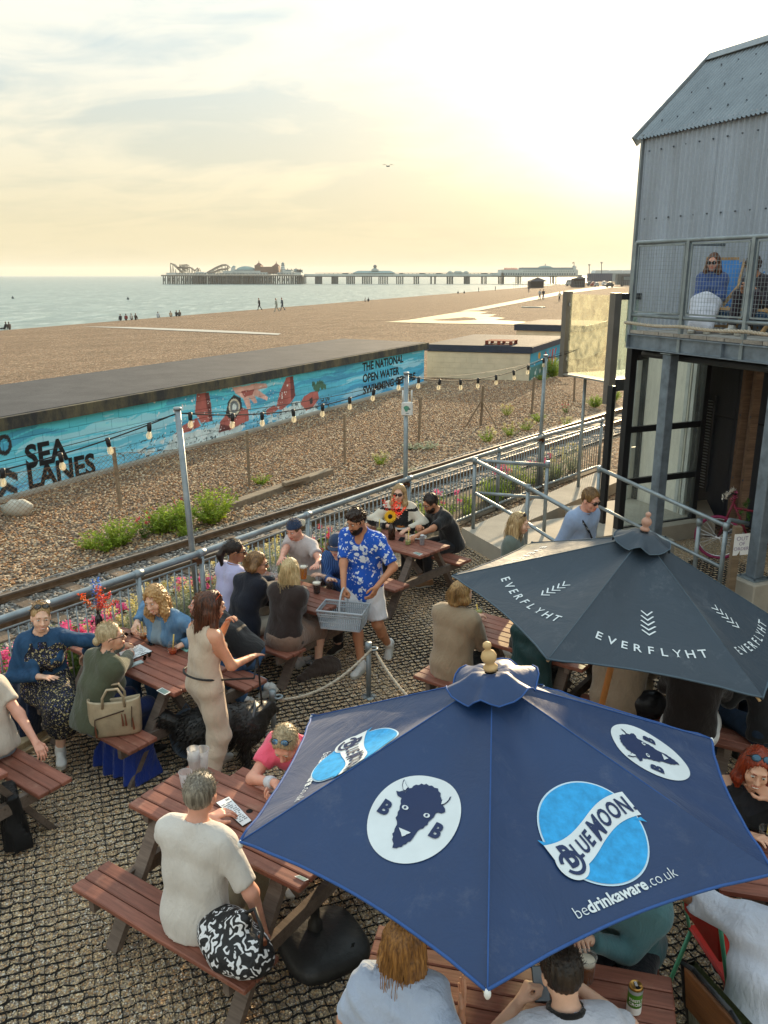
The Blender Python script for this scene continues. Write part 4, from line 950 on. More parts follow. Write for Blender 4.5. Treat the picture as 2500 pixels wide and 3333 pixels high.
for u,v0 in((675,100),(955,115)):
 m=MB(); c=P3(*k1(u,150)); elev(m,*k1(u-20,v0+18),*k1(u+20,165),-4,4); t=obj('turret',m,pw,e); dome(u,v0+20,20,20,k1,pgreen,t,'turret_roof',8)
def lattice(name,lab,path,supports,e=None,y0=188):
 e=empty(name,P3(*k1(path[0][0],y0)),0,lab,'roller coaster','roller coasters on the pier'); m=MB(); m.tube([P3(*k1(*q))for q in path],.55,5); obj('track',m,mat('coaster_track','#8a7f74',.7),e,True)
 m=MB(); m.tube([P3(*k1(q[0],q[1]+4),6)for q in path],.45,5)
 for u,v in supports:
  m.cyl(P3(*k1(u,v)),P3(*k1(u,y0)),.28,4); m.cyl(P3(*k1(u,v+8)),P3(*k1(u+14,y0)),.2,4)
 obj('support',m,mat('coaster_frame','#9b978c',.7),e); return e
lattice('roller_coaster','left roller coaster of thin frames at the sea end of the pier',[(72,80),(98,88),(130,120),(180,165),(205,150),(160,95),(230,92),(238,130),(140,118),(200,110),(260,118),(300,150),(330,122),(345,150)],[(72,80),(95,95),(120,135),(160,90),(185,95),(205,90),(230,88),(250,118),(275,120),(330,120),(300,150)])
lattice('roller_coaster','right roller coaster with one tall curved hump on the pier',[(400,178),(440,155),(500,120),(560,95),(600,92),(622,112),(600,130),(540,135),(480,160),(430,172)],[(440,155),(480,135),(520,112),(560,96),(590,92),(612,105),(540,135)])
e=pthing('brick_building','red-brown castle-like ride building with two towers on the pier','building',k1(990,188)); m=MB(); elev(m,*k1(935,112),*k1(1055,175),-8,8); obj('wall',m,pbrick,e)
for u0,u1,v in((884,938,97),(1050,1102,103)):
 m=MB(); elev(m,*k1(u0,v),*k1(u1,175 if u0>1000 else 150),-7,7); t=obj('tower',m,pbrick,e); c=P3(*k1((u0+u1)/2,v)); r=abs(P3(*k1(u1,v)).x-c.x); m=MB(); m.lathe(c,[(r*1.25,0),(.3,r*.9),(.12,r*1.6)],4); obj('tower_roof',m,mat('pier_brown','#7a5a50',.8),t)
e=pthing('helter_skelter','striped tapering helter skelter tower with a domed cap on the pier','slide tower',k1(1140,188)); c=P3(*k1(1140,160)); sc1=abs(P3(*k1(1141,160)).x-c.x); m=MB(); m.lathe(c,[(30*sc1,-10*sc1),(26*sc1,10*sc1),(15*sc1,55*sc1)],12); obj('tower',m,pw,e,True)
m=MB(); m.lathe(c,[(17*sc1,55*sc1),(17*sc1,62*sc1),(14*sc1,62*sc1),(14*sc1,72*sc1)],10); m.lathe(c,[(16*sc1,72*sc1),(10*sc1,82*sc1),(1*sc1,90*sc1)],10); obj('cap',m,pgrey,e,True)
m=MB(); m.tube([c+V((math.cos(t*14)*(29-14*t)*sc1,math.sin(t*14)*(29-14*t)*sc1,(5+45*t)*sc1))for t in np.linspace(0,1,60)],2.2*sc1,5); obj('slide',m,pgrey,e,True)
for(u,v),lab in zip(((1182,128),(1218,130),(1262,122),(1290,132),(1306,130)),('fairground mast just right of the helter skelter','second fairground mast right of the helter skelter','tallest fairground mast of the pier head, third from the helter skelter','fourth fairground mast right of the helter skelter','fairground mast nearest the narrow part of the pier')):
 e=empty('ride_mast',P3(*k1(u,188)),0,lab,'mast','fairground masts on the pier head'); m=MB(); m.cyl(P3(*k1(u,188)),P3(*k1(u,v)),.3,5); obj('pole',m,piron,e); m=MB(); m.box(P3(*k1(u,v+25)),(3,1,2.2)); obj('sign_board',m,pgrey,e)
e=pthing('pier_pavilion','long low pavilion with a hipped roof and a ball-topped cupola on the pier','pavilion',k2(470,186)); m=MB(); elev(m,*k2(272,163),*k2(652,186),-5,5); obj('wall',m,pw,e)
def hip(x0,x1,xa,xb,yb,yt,e,mt,d=6):
 m=MB(); m.add([P3(x0,yb,-d),P3(x1,yb,-d),P3(x1,yb,d),P3(x0,yb,d),P3(xa,yt,0),P3(xb,yt,0)],[(0,1,5,4),(1,2,5),(2,3,4,5),(3,0,4)]); return obj('roof',m,mt,e)
hip(*[k2(u,0)[0]for u in(265,658,318,612)],k2(0,163)[1],k2(0,141)[1],e,pgreen); m=MB(); elev(m,*k2(440,128),*k2(505,142),-3,3); cu=obj('cupola',m,pw,e); dome(472,130,26,13,k2,pgreen,cu,'cupola_roof',8); m=MB(); m.ball(P3(*k2(472,104)),1.3); m.cyl(P3(*k2(472,118)),P3(*k2(472,104)),.25,5); obj('finial',m,piron,cu)
m=MB();
for k in range(18):u=285+k*20; elev(m,*k2(u,168),*k2(u+8,182),-5.1,0)
obj('window_row',m,pwin,e)
e=pthing('pier_kiosk','small pale building with three rounded roofs on the pier','pavilion',k2(1218,186)); m=MB(); elev(m,*k2(1125,157),*k2(1310,186),-5,5); obj('wall',m,pw,e)
for u0,u1 in((1128,1168),(1185,1255),(1272,1310)):hip(*[k2(u,0)[0]for u in(u0,u1,u0+12,u1-12)],k2(0,157)[1],k2(0,142)[1],e,pgreen)
for u0,u1,lab in((183,232,'first small hut left of the cupola pavilion'),(690,725,'domed hut just right of the cupola pavilion'),(872,918,'small dark hut midway between the two pavilions'),(1022,1068,'small grey hut just left of the three-roofed pavilion'),(1430,1480,'small grey hut right of the three-roofed pavilion')):
 e=empty('pier_hut',P3(*k2((u0+u1)/2,186)),0,lab,'hut','small huts on the pier'); m=MB(); elev(m,*k2(u0,166),*k2(u1,186),-3,3); obj('wall',m,pgrey,e); m=MB(); elev(m,*k2(u0-3,163),*k2(u1+3,166.5),-3.5,3.5); obj('roof',m,piron,e)
for u in list(np.arange(20,270,40))+list(np.arange(735,1120,38))+list(np.arange(1330,1650,36)):
 m=MB(); a=P3(*k2(u,187)); b=P3(*k2(u,163)); m.cyl(a,b,.2,4); m.bar(b+V((-7,0,0)),b+V((7,0,0)),.3,.3); obj('canopy_frame',m,pgrey,pier)
e=pthing('pier_palace','wide cream pier entrance building with a low central dome','building',k3(600,230)); m=MB(); elev(m,*k3(5,200),*k3(120,231),-10,10); elev(m,*k3(88,165),*k3(940,231),-10,10); obj('wall',m,pw,e)
m=MB(); elev(m,*k3(325,142),*k3(890,166),-9,9); obj('upper_floor',m,pgrey,e); dome(605,145,82,28,k3,pgreen,e); m=MB(); m.cyl(P3(*k3(605,118)),P3(*k3(605,97)),.4,5,.1); obj('finial',m,piron,e)
m=MB(); elev(m,*k3(915,128),*k3(942,231),-4,4); t=obj('tower',m,pw,e); dome(929,130,16,14,k3,pgrey,t,'tower_roof',8); m=MB(); m.cyl(P3(*k3(929,118)),P3(*k3(929,80)),.2,5); m.add([P3(*k3(929,78)),P3(*k3(905,88)),P3(*k3(912,96)),P3(*k3(929,90))],[(0,1,2,3)]); obj('flag',m,pbrick,t)
m=MB()
for k in range(22):u=335+k*26; elev(m,*k3(u,178),*k3(u+9,188),-10.2,-9)
for k in range(30):u=110+k*27; elev(m,*k3(u,204),*k3(u+16,224),-10.2,-9)
obj('window_row',m,pwin,e)
m=MB()
for k in range(12):u=122+k*12.5; elev(m,*k3(u,144+3*(k%2)),*k3(u+8,164),-10,-9.5)
elev(m,*k3(118,164),*k3(274,166),-10,-9); obj('sign',m,pred,e)
def far(x,y):return atg(x,y)
def fscale(p):return p.y/(PXF*.98)
def fbox(m,p,x0,x1,y0,y1,d=2.0,base=None):
 """box at the distance of p covering picture columns x0..x1 and rows y0..y1"""
 a,b=aty(x0,y1,p.y),aty(x1,y0,p.y); m.box(((a.x+b.x)/2,p.y+d/2,(a.z+b.z)/2),(b.x-a.x,d,b.z-a.z)); return m
tent_m=mat('dark_tent','#33333c',.9,0,.1,2,0); navy_c=mat('navy_container','#3c4660',.7); marq=mat('marquee_white','#b9c3c6',.8)
for(u0,u1,v0,v1,vb,lab)in((418,618,250,296,372,'dark navy pop-up gazebo standing on the beach near the water fence'),(908,1084,240,268,364,'dark pop-up gazebo beside the parked cars')):
 p=far(*k3((u0+u1)/2,vb)); e=empty('gazebo',p,0,lab,'gazebo','dark gazebos on the far beach'); x0,y1=k3(u0,vb); x1,y0=k3(u1,v0); ym=k3(0,v1)[1]; a,b=aty(x0,ym,p.y),aty(x1,ym,p.y); t=aty((x0+x1)/2,y0,p.y); dd=(b.x-a.x)/2
 m=MB(); A=[V((a.x,p.y-dd,a.z)),V((b.x,p.y-dd,a.z)),V((b.x,p.y+dd,a.z)),V((a.x,p.y+dd,a.z))]; m.add(A+[V(((a.x+b.x)/2,p.y,t.z))],[(0,1,4),(1,2,4),(2,3,4),(3,0,4)]); obj('canopy',m,tent_m,e)
 m=MB(); fbox(m,p,x0+3,x1-8,ym,y1,dd*1.4); obj('side_wall',m,tent_m,e)
 for c in A:m=MB(); m.cyl(V((c.x,c.y,p.z-.2)),c,.05,5); obj('leg',m,piron,e)
def van(u0,u1,v0,v1,col,lab,nm='parked_van',cat='van'):
 p=far(*k3((u0+u1)/2,v1)); e=empty(nm,p,0,lab,cat,'vehicles parked beyond the beach'); x0,y1=k3(u0,v1); x1,y0=k3(u1,v0); a,b=aty(x0,y1,p.y),aty(x1,y0,p.y); L=b.x-a.x; h=b.z-a.z; z=a.z; y=p.y
 pr=[(0,.12),(0,.5),(.08,.58),(.2,.96),(.28,1),(1,1),(1,.12)]if nm!='parked_car' else[(0,.2),(0,.55),(.2,.62),(.34,.98),(.75,1),(.9,.64),(1,.58),(1,.2)]
 m=MB(); n=len(pr); vs=[V((a.x+L*q[0],y,z+h*q[1]))for q in pr]+[V((a.x+L*q[0],y+1.9,z+h*q[1]))for q in pr]; m.add(vs,[tuple(range(n)),tuple(range(2*n-1,n-1,-1))]+[(i,n+i,n+(i+1)%n,(i+1)%n)for i in range(n)]); obj('body',m,col,e)
 m=MB(); m.box((a.x+L*.2,y,z+h*.72),(L*.16,.04,h*.25)); m.box((a.x+L*.55,y,z+h*.74),(L*.25,.04,h*.2)); obj('window',m,pwin,e)
 for q in(.2,.8):m=MB(); m.cyl(V((a.x+L*q,y-.03,z+h*.16)),V((a.x+L*q,y+.2,z+h*.16)),h*.16,10); obj('wheel',m,black_rubber,e)
silver=mat('silver_paint','#9aa0a3',.4,.3); vwhite=mat('van_white','#bfc3c4',.4); vred=mat('car_red','#8d4038',.4); vdark=mat('car_dark','#3b4046',.4)
van(838,912,278,352,silver,'silver van parked behind the dark gazebo with raised netting'); van(1082,1200,264,330,vwhite,'white van parked in front of the navy container')
for u0,u1,v0,v1,c,lab in((1078,1128,296,352,vdark,'dark car nearest the second gazebo'),(1120,1168,302,356,vred,'red car among the parked cars'),(1162,1212,308,356,silver,'silver car right of the red car'),(1248,1292,292,350,vwhite,'pale car beside the navy container end')):van(u0,u1,v0,v1,c,lab,'parked_car','car')
p=far(*k3(1225,330)); e=empty('shipping_container',p,0,'long navy blue container or trailer behind the white van','container'); m=MB(); fbox(m,V((p.x,p.y+8,p.z)),*[k3(1085,0)[0],k3(1362,0)[0],k3(0,208)[1],k3(0,300)[1]],3); obj('body',m,navy_c,e)
for k in range(12):m=MB(); x=k3(1100+k*22,0)[0]; fbox(m,V((p.x,p.y+7.9,p.z)),x,x+.8,k3(0,214)[1],k3(0,296)[1],.1); obj('rib',m,pwin,e)
e=empty('marquee',far(*k3(1360,300)),0,'large pale marquee roofs rising behind the container','marquee'); pm=far(*k3(1360,310)); Y_=pm.y+30
for u0,u1 in((1160,1320),(1320,1470),(1470,1590)):
 m=MB(); q=[aty(*k3(u0,205),Y_),aty(*k3(u0+18,172),Y_),aty(*k3(u1,170),Y_),aty(*k3(u1,205),Y_)]; vs=q+[p_+V((0,12,0))for p_ in q]; m.add(vs,[(0,3,2,1),(4,5,6,7),(1,2,6,5),(0,1,5,4),(3,7,6,2)]); obj('roof',m,marq,e)
m=MB(); fbox(m,V((0,Y_,0)),k3(1160,0)[0],k3(1590,0)[0],k3(0,205)[1],k3(0,300)[1],12); obj('wall',m,pgrey,e)
p=far(*k3(1490,352)); e=empty('lorry',p,0,'dark lorry with a tall box body at the end of the boardwalk','lorry'); m=MB(); fbox(m,p,k3(1412,0)[0],k3(1570,0)[0],k3(0,215)[1],k3(0,335)[1],3); obj('box_body',m,mat('lorry_grey','#5b5f60',.7),e); m=MB(); fbox(m,V((p.x,p.y-2.6,p.z)),k3(1480,0)[0],k3(1572,0)[0],k3(0,232)[1],k3(0,345)[1],2.4); obj('cab',m,vdark,e); m=MB(); fbox(m,V((p.x,p.y-2.7,p.z)),k3(1488,0)[0],k3(1566,0)[0],k3(0,245)[1],k3(0,282)[1],.1); obj('windscreen',m,pwin,e)
for u in(1440,1545):m=MB(); c=far(*k3(u,352)); m.cyl(V((c.x,p.y-2.7,p.z+.4)),V((c.x,p.y-2.2,p.z+.4)),.5,10); obj('wheel',m,black_rubber,e)
van(1282,1380,302,368,vdark,'small dark buggy with an open roof in front of the marquee','parked_car','buggy')
for i,(u0,u1,v0,v1)in enumerate(((248,405,305,380),(575,830,292,352),(930,1085,296,368),(1380,1560,300,360))):
 pa,pb=far(*k3(u0,v1)),far(*k3(u1,v1-4)); e=empty('barrier_fence',pa,0,['thin temporary fence left of the navy gazebo','thin temporary fence right of the navy gazebo','thin temporary fence around the second gazebo','thin temporary fence in front of the lorry'][i],'fence','temporary fences on the far beach'); n=8
 h=aty(*k3(u0,v0),pa.y).z-pa.z
 for k in range(n+1):m=MB(); p=pa+(pb-pa)*k/n; m.cyl(p-UP*.2,p+UP*h,.035,4); obj('post',m,pgrey,e)
 m=MB()
 for t in(.5,.97):m.bar(pa+UP*h*t,pb+UP*h*t,.03,.03)
 obj('rail',m,pgrey,e)
for x,y0,y1 in((1958,855,905),(1918,862,908)):
 e=empty('mast',aty(x,y1,520),0,'thin tall mast right of the pier entrance building' if x>1940 else 'short lamp mast just right of the pier tower','mast','masts beyond the beach'); m=MB(); m.cyl(aty(x,y1,520),aty(x,y0,520),.25,5); obj('pole',m,piron,e); m=MB(); m.box(aty(x,y0,520),(1.2,.6,.6)); obj('lamp_head',m,piron,e)
a,b=atg(1697,1001),atg(1775,1002); c=(a+b)/2; dr=(b-a).normalized(); L=(b-a).length; e=empty('paddle_board',c,0,'pale paddle board lying on the shingle by the boardwalk','paddle board'); m=MB(); sd_=V((-dr.y,dr.x,0)); prof=[(-.5,.02),(-.42,.5),(-.2,.85),(.1,1),(.35,.8),(.47,.35),(.5,.05)]; vs=[]
for t,w in prof:p=c+dr*(t*L); vs+=[p+sd_*.42*w+UP*.12,p-sd_*.42*w+UP*.12,p-sd_*.38*w+UP*.02,p+sd_*.38*w+UP*.02]
m.add(vs,[(4*i+j,4*i+(j+1)%4,4*i+4+(j+1)%4,4*i+4+j)for i in range(6)for j in range(4)]); obj('hull',m,mat('board_pale','#a9b9b6',.4),e,True); m=MB(); m.bar(c+dr*L*-.2+UP*.125,c+dr*L*.15+UP*.125,.5,.008); obj('grip_pad',m,pgrey,e)
for x,y in((42,972),(417,975)):
 p=at(x,y,SEA); e=empty('buoy',p,0,'small dark buoy floating at the far left' if x<100 else 'small dark buoy floating above the seated group','buoy','buoys on the sea'); m=MB(); m.lathe(p,[(.25,-.2),(.34,.15),(.25,.45),(.06,.62)],10); obj('float',m,piron,e,True); m=MB(); m.ball(p+UP*.66,.09,6,4); obj('top_mark',m,pgrey,e)
m=MB(); g=aty(1263,541,130); m.ball(g,(.3,.12,.1),8,5)
for q in(-1,1):m.add([g+V((q*.1,-.08,.06)),g+V((q*.5,-.05,.28)),g+V((q*.95,.05,.12)),g+V((q*.5,.14,.24)),g+V((q*.1,.12,.05))],[(0,1,3,4),(1,2,3)])
obj('gull',m,pgrey,None,label='tiny gull flying in the middle of the sky',cat='bird')
# =================================================================== PICNIC TABLES
PLK={}
def pmesh(l,w,t,key):
 k=(round(l,3),w,t,key)
 if k not in PLK:PLK[k]=MB().box((0,0,0),(l,w,t),None,.006).mesh('plank',{'top':top_wood,'leg':leg_wood}[key])
 return PLK[k]
TABLES={}
def picnic(key,c,ax,L=1.4,lab='',hole=False):
 ax=V((ax[0],ax[1],0)).normalized(); ra=math.atan2(ax.y,ax.x); c=V((c[0],c[1],0)); TABLES[key]=(c,ax,V((-ax.y,ax.x,0)))
 e=empty('picnic_table',c,ra,lab,'picnic table','red-brown picnic tables on the terrace')
 def plank(name,l,w,t,x,y,z,key='top',rot=None):
  M_=Matrix.Translation((x,y,z))@(rot if rot is not None else Matrix.Identity(4)); return inst(name,pmesh(l,w,t,key),e,M_,world=False)
 for k in range(6):
  y=(k-2.5)*.0985; plank('top_plank',L+random.uniform(-.006,.006),.091,.038,random.uniform(-.004,.004),y,.732+random.uniform(-.0015,.0015))
 for s in(-1,1):
  for k in range(3):plank('seat_plank',L+random.uniform(-.006,.006),.088,.036,0,s*(.62+(k-1)*.094),.432+random.uniform(-.0015,.0015))
 for s in(-1,1):
  x=s*(L/2-.2)
  for q in(-1,1):
   m=MB(); m.bar((x,q*.2,.712),(x,q*.66,.0),.045,.095,(1,0,0)); obj('leg',m,leg_wood,e,world=False)
  m=MB(); m.bar((x+s*.047,-.74,.37),(x+s*.047,.74,.37),.045,.095); obj('cross_beam',m,leg_wood,e,world=False)
  m=MB(); m.bar((x+s*.047,-.29,.69),(x+s*.047,.29,.69),.045,.045); obj('top_bearer',m,leg_wood,e,world=False)
  m=MB(); m.bar((x-s*.03,0,.40),(x-s*.42,0,.70),.07,.04); obj('brace',m,leg_wood,e,world=False)
 return e
NA=(.8,-.6);
picnic('A',(-2.10,6.70),NA,1.45,'picnic table in front of the laughing woman, with a menu and orange drinks on it')
picnic('B',(-.89,4.45),(.84,-.55),1.4,'picnic table of the grey-haired man in the grey tee, with a stack of plastic cups')
picnic('C',(-1.06,8.35),NA,1.45,'crowded picnic table in the middle with beer glasses, behind the man with the basket')
picnic('D',(.09,10.13),(.74,-.67),1.46,'farthest picnic table, with the sunflower bottle on it')
picnic('E',(1.30,7.12),NA,1.45,'picnic table beside the beige jacket, partly under the dark parasol')
picnic('F',(.61,3.11),(.97,-.23),1.45,'nearest picnic table at the bottom under the blue parasol, with a green can')
picnic('H',(2.60,6.68),(.87,-.5),1.4,'picnic table mostly hidden beneath the dark parasol, by the black top')
picnic('I',(2.55,3.95),(.97,-.23),1.3,'picnic table hidden under the right side of the blue parasol')
picnic('G',(-3.32,5.12),(.8,-.56),1.45,'picnic table at the left edge with a black coat hanging from its bench')
# =================================================================== PARASOLS
def fabric(name,c,dust=.0,sh=.1):
 t=NT(name); v=t.tc(); n=t.noise(v,1.4,5,.6); n2=t.noise(v,26,6,.75)
 col=t.mix(t.ramp(n,[(.3,0),(.7,1)]),tuple(x*.88 for x in srgb(c)),tuple(min(1,x*1.14)for x in srgb(c)))
 col=t.mix(t.ramp(t.noise(t.map(v,(1,1,.5)),3.2,8,.8),[(.56,0),(.78,dust)]),col,(.33,.34,.36))
 w=t.noise(t.map(v,(1,1,1)),3.0,5,.6,.9); t.bump(t.math('ADD',t.math('MULTIPLY',w,1.0),t.math('MULTIPLY',n2,.05)),.4,.035)
 m=t.fin(col,.5,0,.5); t.b.inputs['Sheen Weight'].default_value=.18; t.b.inputs['Sheen Roughness'].default_value=.35
 tr=t.n('BsdfTranslucent'); t.set(tr.inputs[0],col); ms=t.n('MixShader'); ms.inputs[0].default_value=sh; t.L.new(t.b.outputs[0],ms.inputs[1]); t.L.new(tr.outputs[0],ms.inputs[2]); t.L.new(ms.outputs[0],t.out.inputs[0]); return m
white_print=mat('white_print','#d3dadd',.6,0,.05,8,0); pale_wood2=mat('turned_wood','#c9a877',.5,0,.12,10,.05)
class Parasol:
 def __init__(s,name,label,apex,corners,fab,edge,sag=.06,rim=.09):
  s.ap=V(apex); s.co=[V(c)for c in corners]; s.sag,s.rim=sag,rim; s.n=len(corners)
  s.cen=sum(s.co,V())/s.n; s.axis=(s.ap-s.cen).normalized(); s.fab=fab
  s.e=empty(name,(s.cen.x,s.cen.y,0),0,label,'parasol','parasols over the tables')
  for i in range(s.n):s.panel(i,fab,edge)
 def P(s,i,u,v,off=0.0):
  """u 0..1 across panel i, v 0 at the top .. 1 at the rim"""
  a,b=s.co[i],s.co[(i+1)%s.n]; e=a+(b-a)*u
  k=1-s.rim*4*u*(1-u)*v
  p=s.ap+(e-s.ap)*(v*k)
  nr=(a-s.ap).cross(b-s.ap).normalized(); nr=nr if nr.z>0 else-nr
  d=-s.sag*4*u*(1-u)*math.sin(math.pi*min(1,v*.9+.05))
  d+=.012*math.sin(math.pi*v)*math.sin(7*u+3*v+i)*(1-abs(2*u-1))+.007*math.sin(u*31+i*2)*v**3*(abs(2*u-1)**2)
  return p+nr*(d+off)
 def panel(s,i,fab,edge):
  m=MB(); nu,nv=20,22; vs=[s.P(i,u/nu,max(.0,v/nv))for v in range(nv+1)for u in range(nu+1)]
  m.add(vs,[(v*(nu+1)+u,(v+1)*(nu+1)+u,(v+1)*(nu+1)+u+1,v*(nu+1)+u+1)for v in range(nv)for u in range(nu)])
  o=obj('canopy_panel',m,fab,s.e,True); bm=bmesh.new(); bm.from_mesh(o.data); bmesh.ops.remove_doubles(bm,verts=bm.verts,dist=1e-5)
  bmesh.ops.recalc_face_normals(bm,faces=bm.faces)
  if sum(f.normal.z for f in bm.faces)<0:bmesh.ops.reverse_faces(bm,faces=bm.faces)
  bm.to_mesh(o.data); bm.free(); o.data.polygons.foreach_set('use_smooth',[True]*len(o.data.polygons)); s.pan=getattr(s,'pan',[])+[o]
  m=MB(); m.tube([s.P(i,u/16,1.0,.001)for u in range(17)],.0065,5); obj('hem',m,edge,s.e,True)
  m=MB(); m.tube([s.P(i,0,v/14,.001)for v in range(1,15)],.0032,5); obj('seam',m,edge,s.e,True)
  m=MB(); m.tube([s.P(i,0,v/6,-.02)for v in range(1,7)],.009,5); obj('rib',m,pale_wood2,s.e,True)
 def panel_xy(s,i):
  """flat frame of a panel: x across (seen from outside, hem at the bottom), y towards the top"""
  a,b=s.co[i],s.co[(i+1)%s.n]; mid=(a+b)/2; y=(s.ap-mid); Hh=y.length; y=y/Hh; x=(b-a); Wd=x.length; x=x/Wd; return mid,x,y,Wd,Hh
 def uv(s,i,X,Y):
  mid,x,y,Wd,Hh=s.panel_xy(i); v=1-Y/Hh; v=max(.02,v)
  u=.5+(X/Wd)/v; u=min(1.0,max(0.0,u)); k=1-s.rim*4*u*(1-u)*v; return u,v/k
 def to(s,i,off=.004):return lambda X,Y:s.P(i,*s.uv(i,X,Y),off)
 def cap(s,fab,edge,r=.19,n=36,h=.1):
  m=MB(); vs=[]; ax=s.axis; x=ax.cross(V((0,1,0))).normalized(); y=ax.cross(x); R_=7
  sl=(s.ap-s.co[0]).normalized(); drop=(s.co[0]-s.ap); rr=(drop-ax*drop.dot(ax)).length; dz=-drop.dot(ax)/rr
  for k in range(R_):
   f=k/(R_-1); rad=.03+(r-.03)*f
   for j in range(n):
    a=2*math.pi*j/n; wav=.022*f**2*math.sin(6*a+.6)+.008*f*math.sin(11*a+1)
    z=.035-dz*rad*.8-.02*f**3+wav+.02*math.exp(-((f-.3)/.2)**2)
    q=rad*(1+.05*math.sin(6*a+.6)*f); vs.append(s.ap+(x*math.cos(a)+y*math.sin(a))*q+ax*z)
  m.add(vs,[(k*n+j,k*n+(j+1)%n,(k+1)*n+(j+1)%n,(k+1)*n+j)for k in range(R_-1)for j in range(n)]); o=obj('vent_cap',m,fab,s.e,True)
  m=MB(); m.tube([p+ax*.002 for p in vs[-n:]],.004,5,closed=True); obj('cap_piping',m,edge,o,True)
  fz=s.ap+ax*.035; m=MB(); prof=[(.012,0),(.03,.004),(.034,.018),(.022,.03),(.020,.036),(.032,.05),(.036,.07),(.028,.088),(.014,.098),(.013,.106),(.020,.116),(.018,.13),(.006,.138)]
  q=ax.to_track_quat('Z','Y').to_matrix(); mm=MB(); mm.lathe((0,0,0),prof,14); mm.v=[tuple(q@V(p)+fz)for p in mm.v]; s.fin=mm
navy=fabric('navy_canvas','#15345f',.16,.05); navy_e=mat('navy_edge','#2f5490',.7,0,.1,20)
ap=V((.523,3.315,1.767))+V((-.049,.069,1)).normalized()*.52
cpx=[((780,2740),1.776),((1585,3225),1.85),((2525,2845),1.78),((2315,2405),1.70),None,((1013,2332),1.66)]
cs_=[at(*q[0],q[1])if q else V((.93,4.38,1.69))for q in cpx]
ap=at(1602,2205,2.285)
bp=Parasol('blue_parasol','large navy blue hexagonal parasol with bison discs and BLUE MOON logos',ap,cs_,navy,navy_e,.035,.045); bp.cap(navy,navy_e,.2)
obj('finial',bp.fin,pale_wood2,bp.e,True)
fe_=V((bp.cen.x,bp.cen.y,0)); m=MB(); m.cyl((fe_.x,fe_.y,.02),bp.ap-bp.axis*.01,.022,10); obj('pole',m,pale_wood2,bp.e,True)
for i in range(6):m=MB(); m.ball(bp.co[i]-bp.axis*.012,(.012,.012,.02)); obj('rib_tip',m,white_paint,bp.e,True)
navy_ink=mat('navy_ink','#1f2f55',.6,0,.05,8,0); sky_ink=mat('sky_blue_print','#2b9ad6',.55,0,.22,26,.05,200); pale_print=mat('pale_print','#c2d8e6',.6,0,.05,8,0)
def disc(P_,i,cx,cy,rx,ry,mt,off,name,n=64,rings=7):
 f=P_.to(i,off); m=MB(); vs=[f(cx,cy)]
 for k in range(1,rings+1):
  for j in range(n):a=2*math.pi*j/n; vs.append(f(cx+rx*k/rings*math.cos(a),cy+ry*k/rings*math.sin(a)))
 fs=[(0,1+j,1+(j+1)%n)for j in range(n)]
 for k in range(rings-1):
  o=1+k*n; fs+=[(o+j,o+n+j,o+n+(j+1)%n,o+(j+1)%n)for j in range(n)]
 m.add(vs,fs); return obj(name,m,mt,P_.pan[i])
def flat_poly(P_,i,poly,mt,off,name,maxe=.03,parent=None):
 bm=bmesh.new(); vv=[bm.verts.new((x,y,0))for x,y in poly]; bm.faces.new(vv); bmesh.ops.triangulate(bm,faces=bm.faces)
 for _ in range(5):
  es=[e for e in bm.edges if e.calc_length()>maxe]
  if not es:break
  bmesh.ops.subdivide_edges(bm,edges=es,cuts=1); bmesh.ops.triangulate(bm,faces=bm.faces)
 bm.verts.index_update(); f=P_.to(i,off); m=MB(); m.add([f(v.co.x,v.co.y)for v in bm.verts],[tuple(v.index for v in q.verts)for q in bm.faces]); bm.free(); return obj(name,m,mt,parent or P_.pan[i])
def text_on(P_,i,s_,cx,cy,size,ang,mt,off,name='lettering',bold=0,spacing=1,stretch=1.0,parent=None):
 vf=text_mesh(s_,1,bold,'LEFT',spacing,.08); mx=max(p[0]for p in vf[0]); ca,sa=math.cos(ang),math.sin(ang); f=P_.to(i,off); m=MB()
 put(m,vf,lambda a,b:f(cx+((a-mx/2)*stretch*ca-(b-.35)*sa)*size,cy+((a-mx/2)*stretch*sa+(b-.35)*ca)*size)); return obj(name,m,mt,parent or P_.pan[i])
def panel_center(P_,i,px_):
 mid,x,y,Wd,Hh=P_.panel_xy(i); nr=x.cross(y); p=on_plane(*px_,mid,nr); d=p-mid; return d.dot(x),d.dot(y)
BC=panel_center(bp,0,(1180+475*.3782,2470+485*.3782)); BR=.2
bz_=lambda pts:[tuple((a-b)/BR for a,b in zip(panel_center(bp,0,(1180+u*.3782,2470+v*.3782)),BC))for u,v in pts]
bison0=[(430,240),(495,205),(545,192),(590,190),(640,203),(695,228),(722,270),(733,320),(730,362),(750,382),(768,410),(770,438),(735,450),(700,440),(680,445),(660,480),(625,505),(600,545),(560,575),(510,600),(485,635),(465,665),(440,690),(400,715),(360,740),(315,756),(275,752),(285,715),(272,680),(280,655),(275,630),(305,570),(315,520),(305,490),(325,440),(345,390),(350,345),(360,322),(325,305),(315,272),(370,262),(400,270)]
rb0=random.Random(3); jag=[]
for(a,b),(c,d)in zip(bison0,bison0[1:]+bison0[:1]):
 n_=max(1,int(math.hypot(c-a,d-b)/22))
 for k in range(n_):q=k/n_; o_=(5 if k%2 else-3)if n_>1 else 0; l_=max(1,math.hypot(c-a,d-b)); jag.append((a+(c-a)*q-(d-b)/l_*o_,b+(d-b)*q+(c-a)/l_*o_))
bison=bz_(jag); horns=[bz_([(378,262),(372,220),(380,190),(393,170),(400,195),(415,220),(433,235),(415,250),(400,268)]),bz_([(733,328),(770,328),(828,303),(815,330),(790,355),(755,375),(720,378)])]
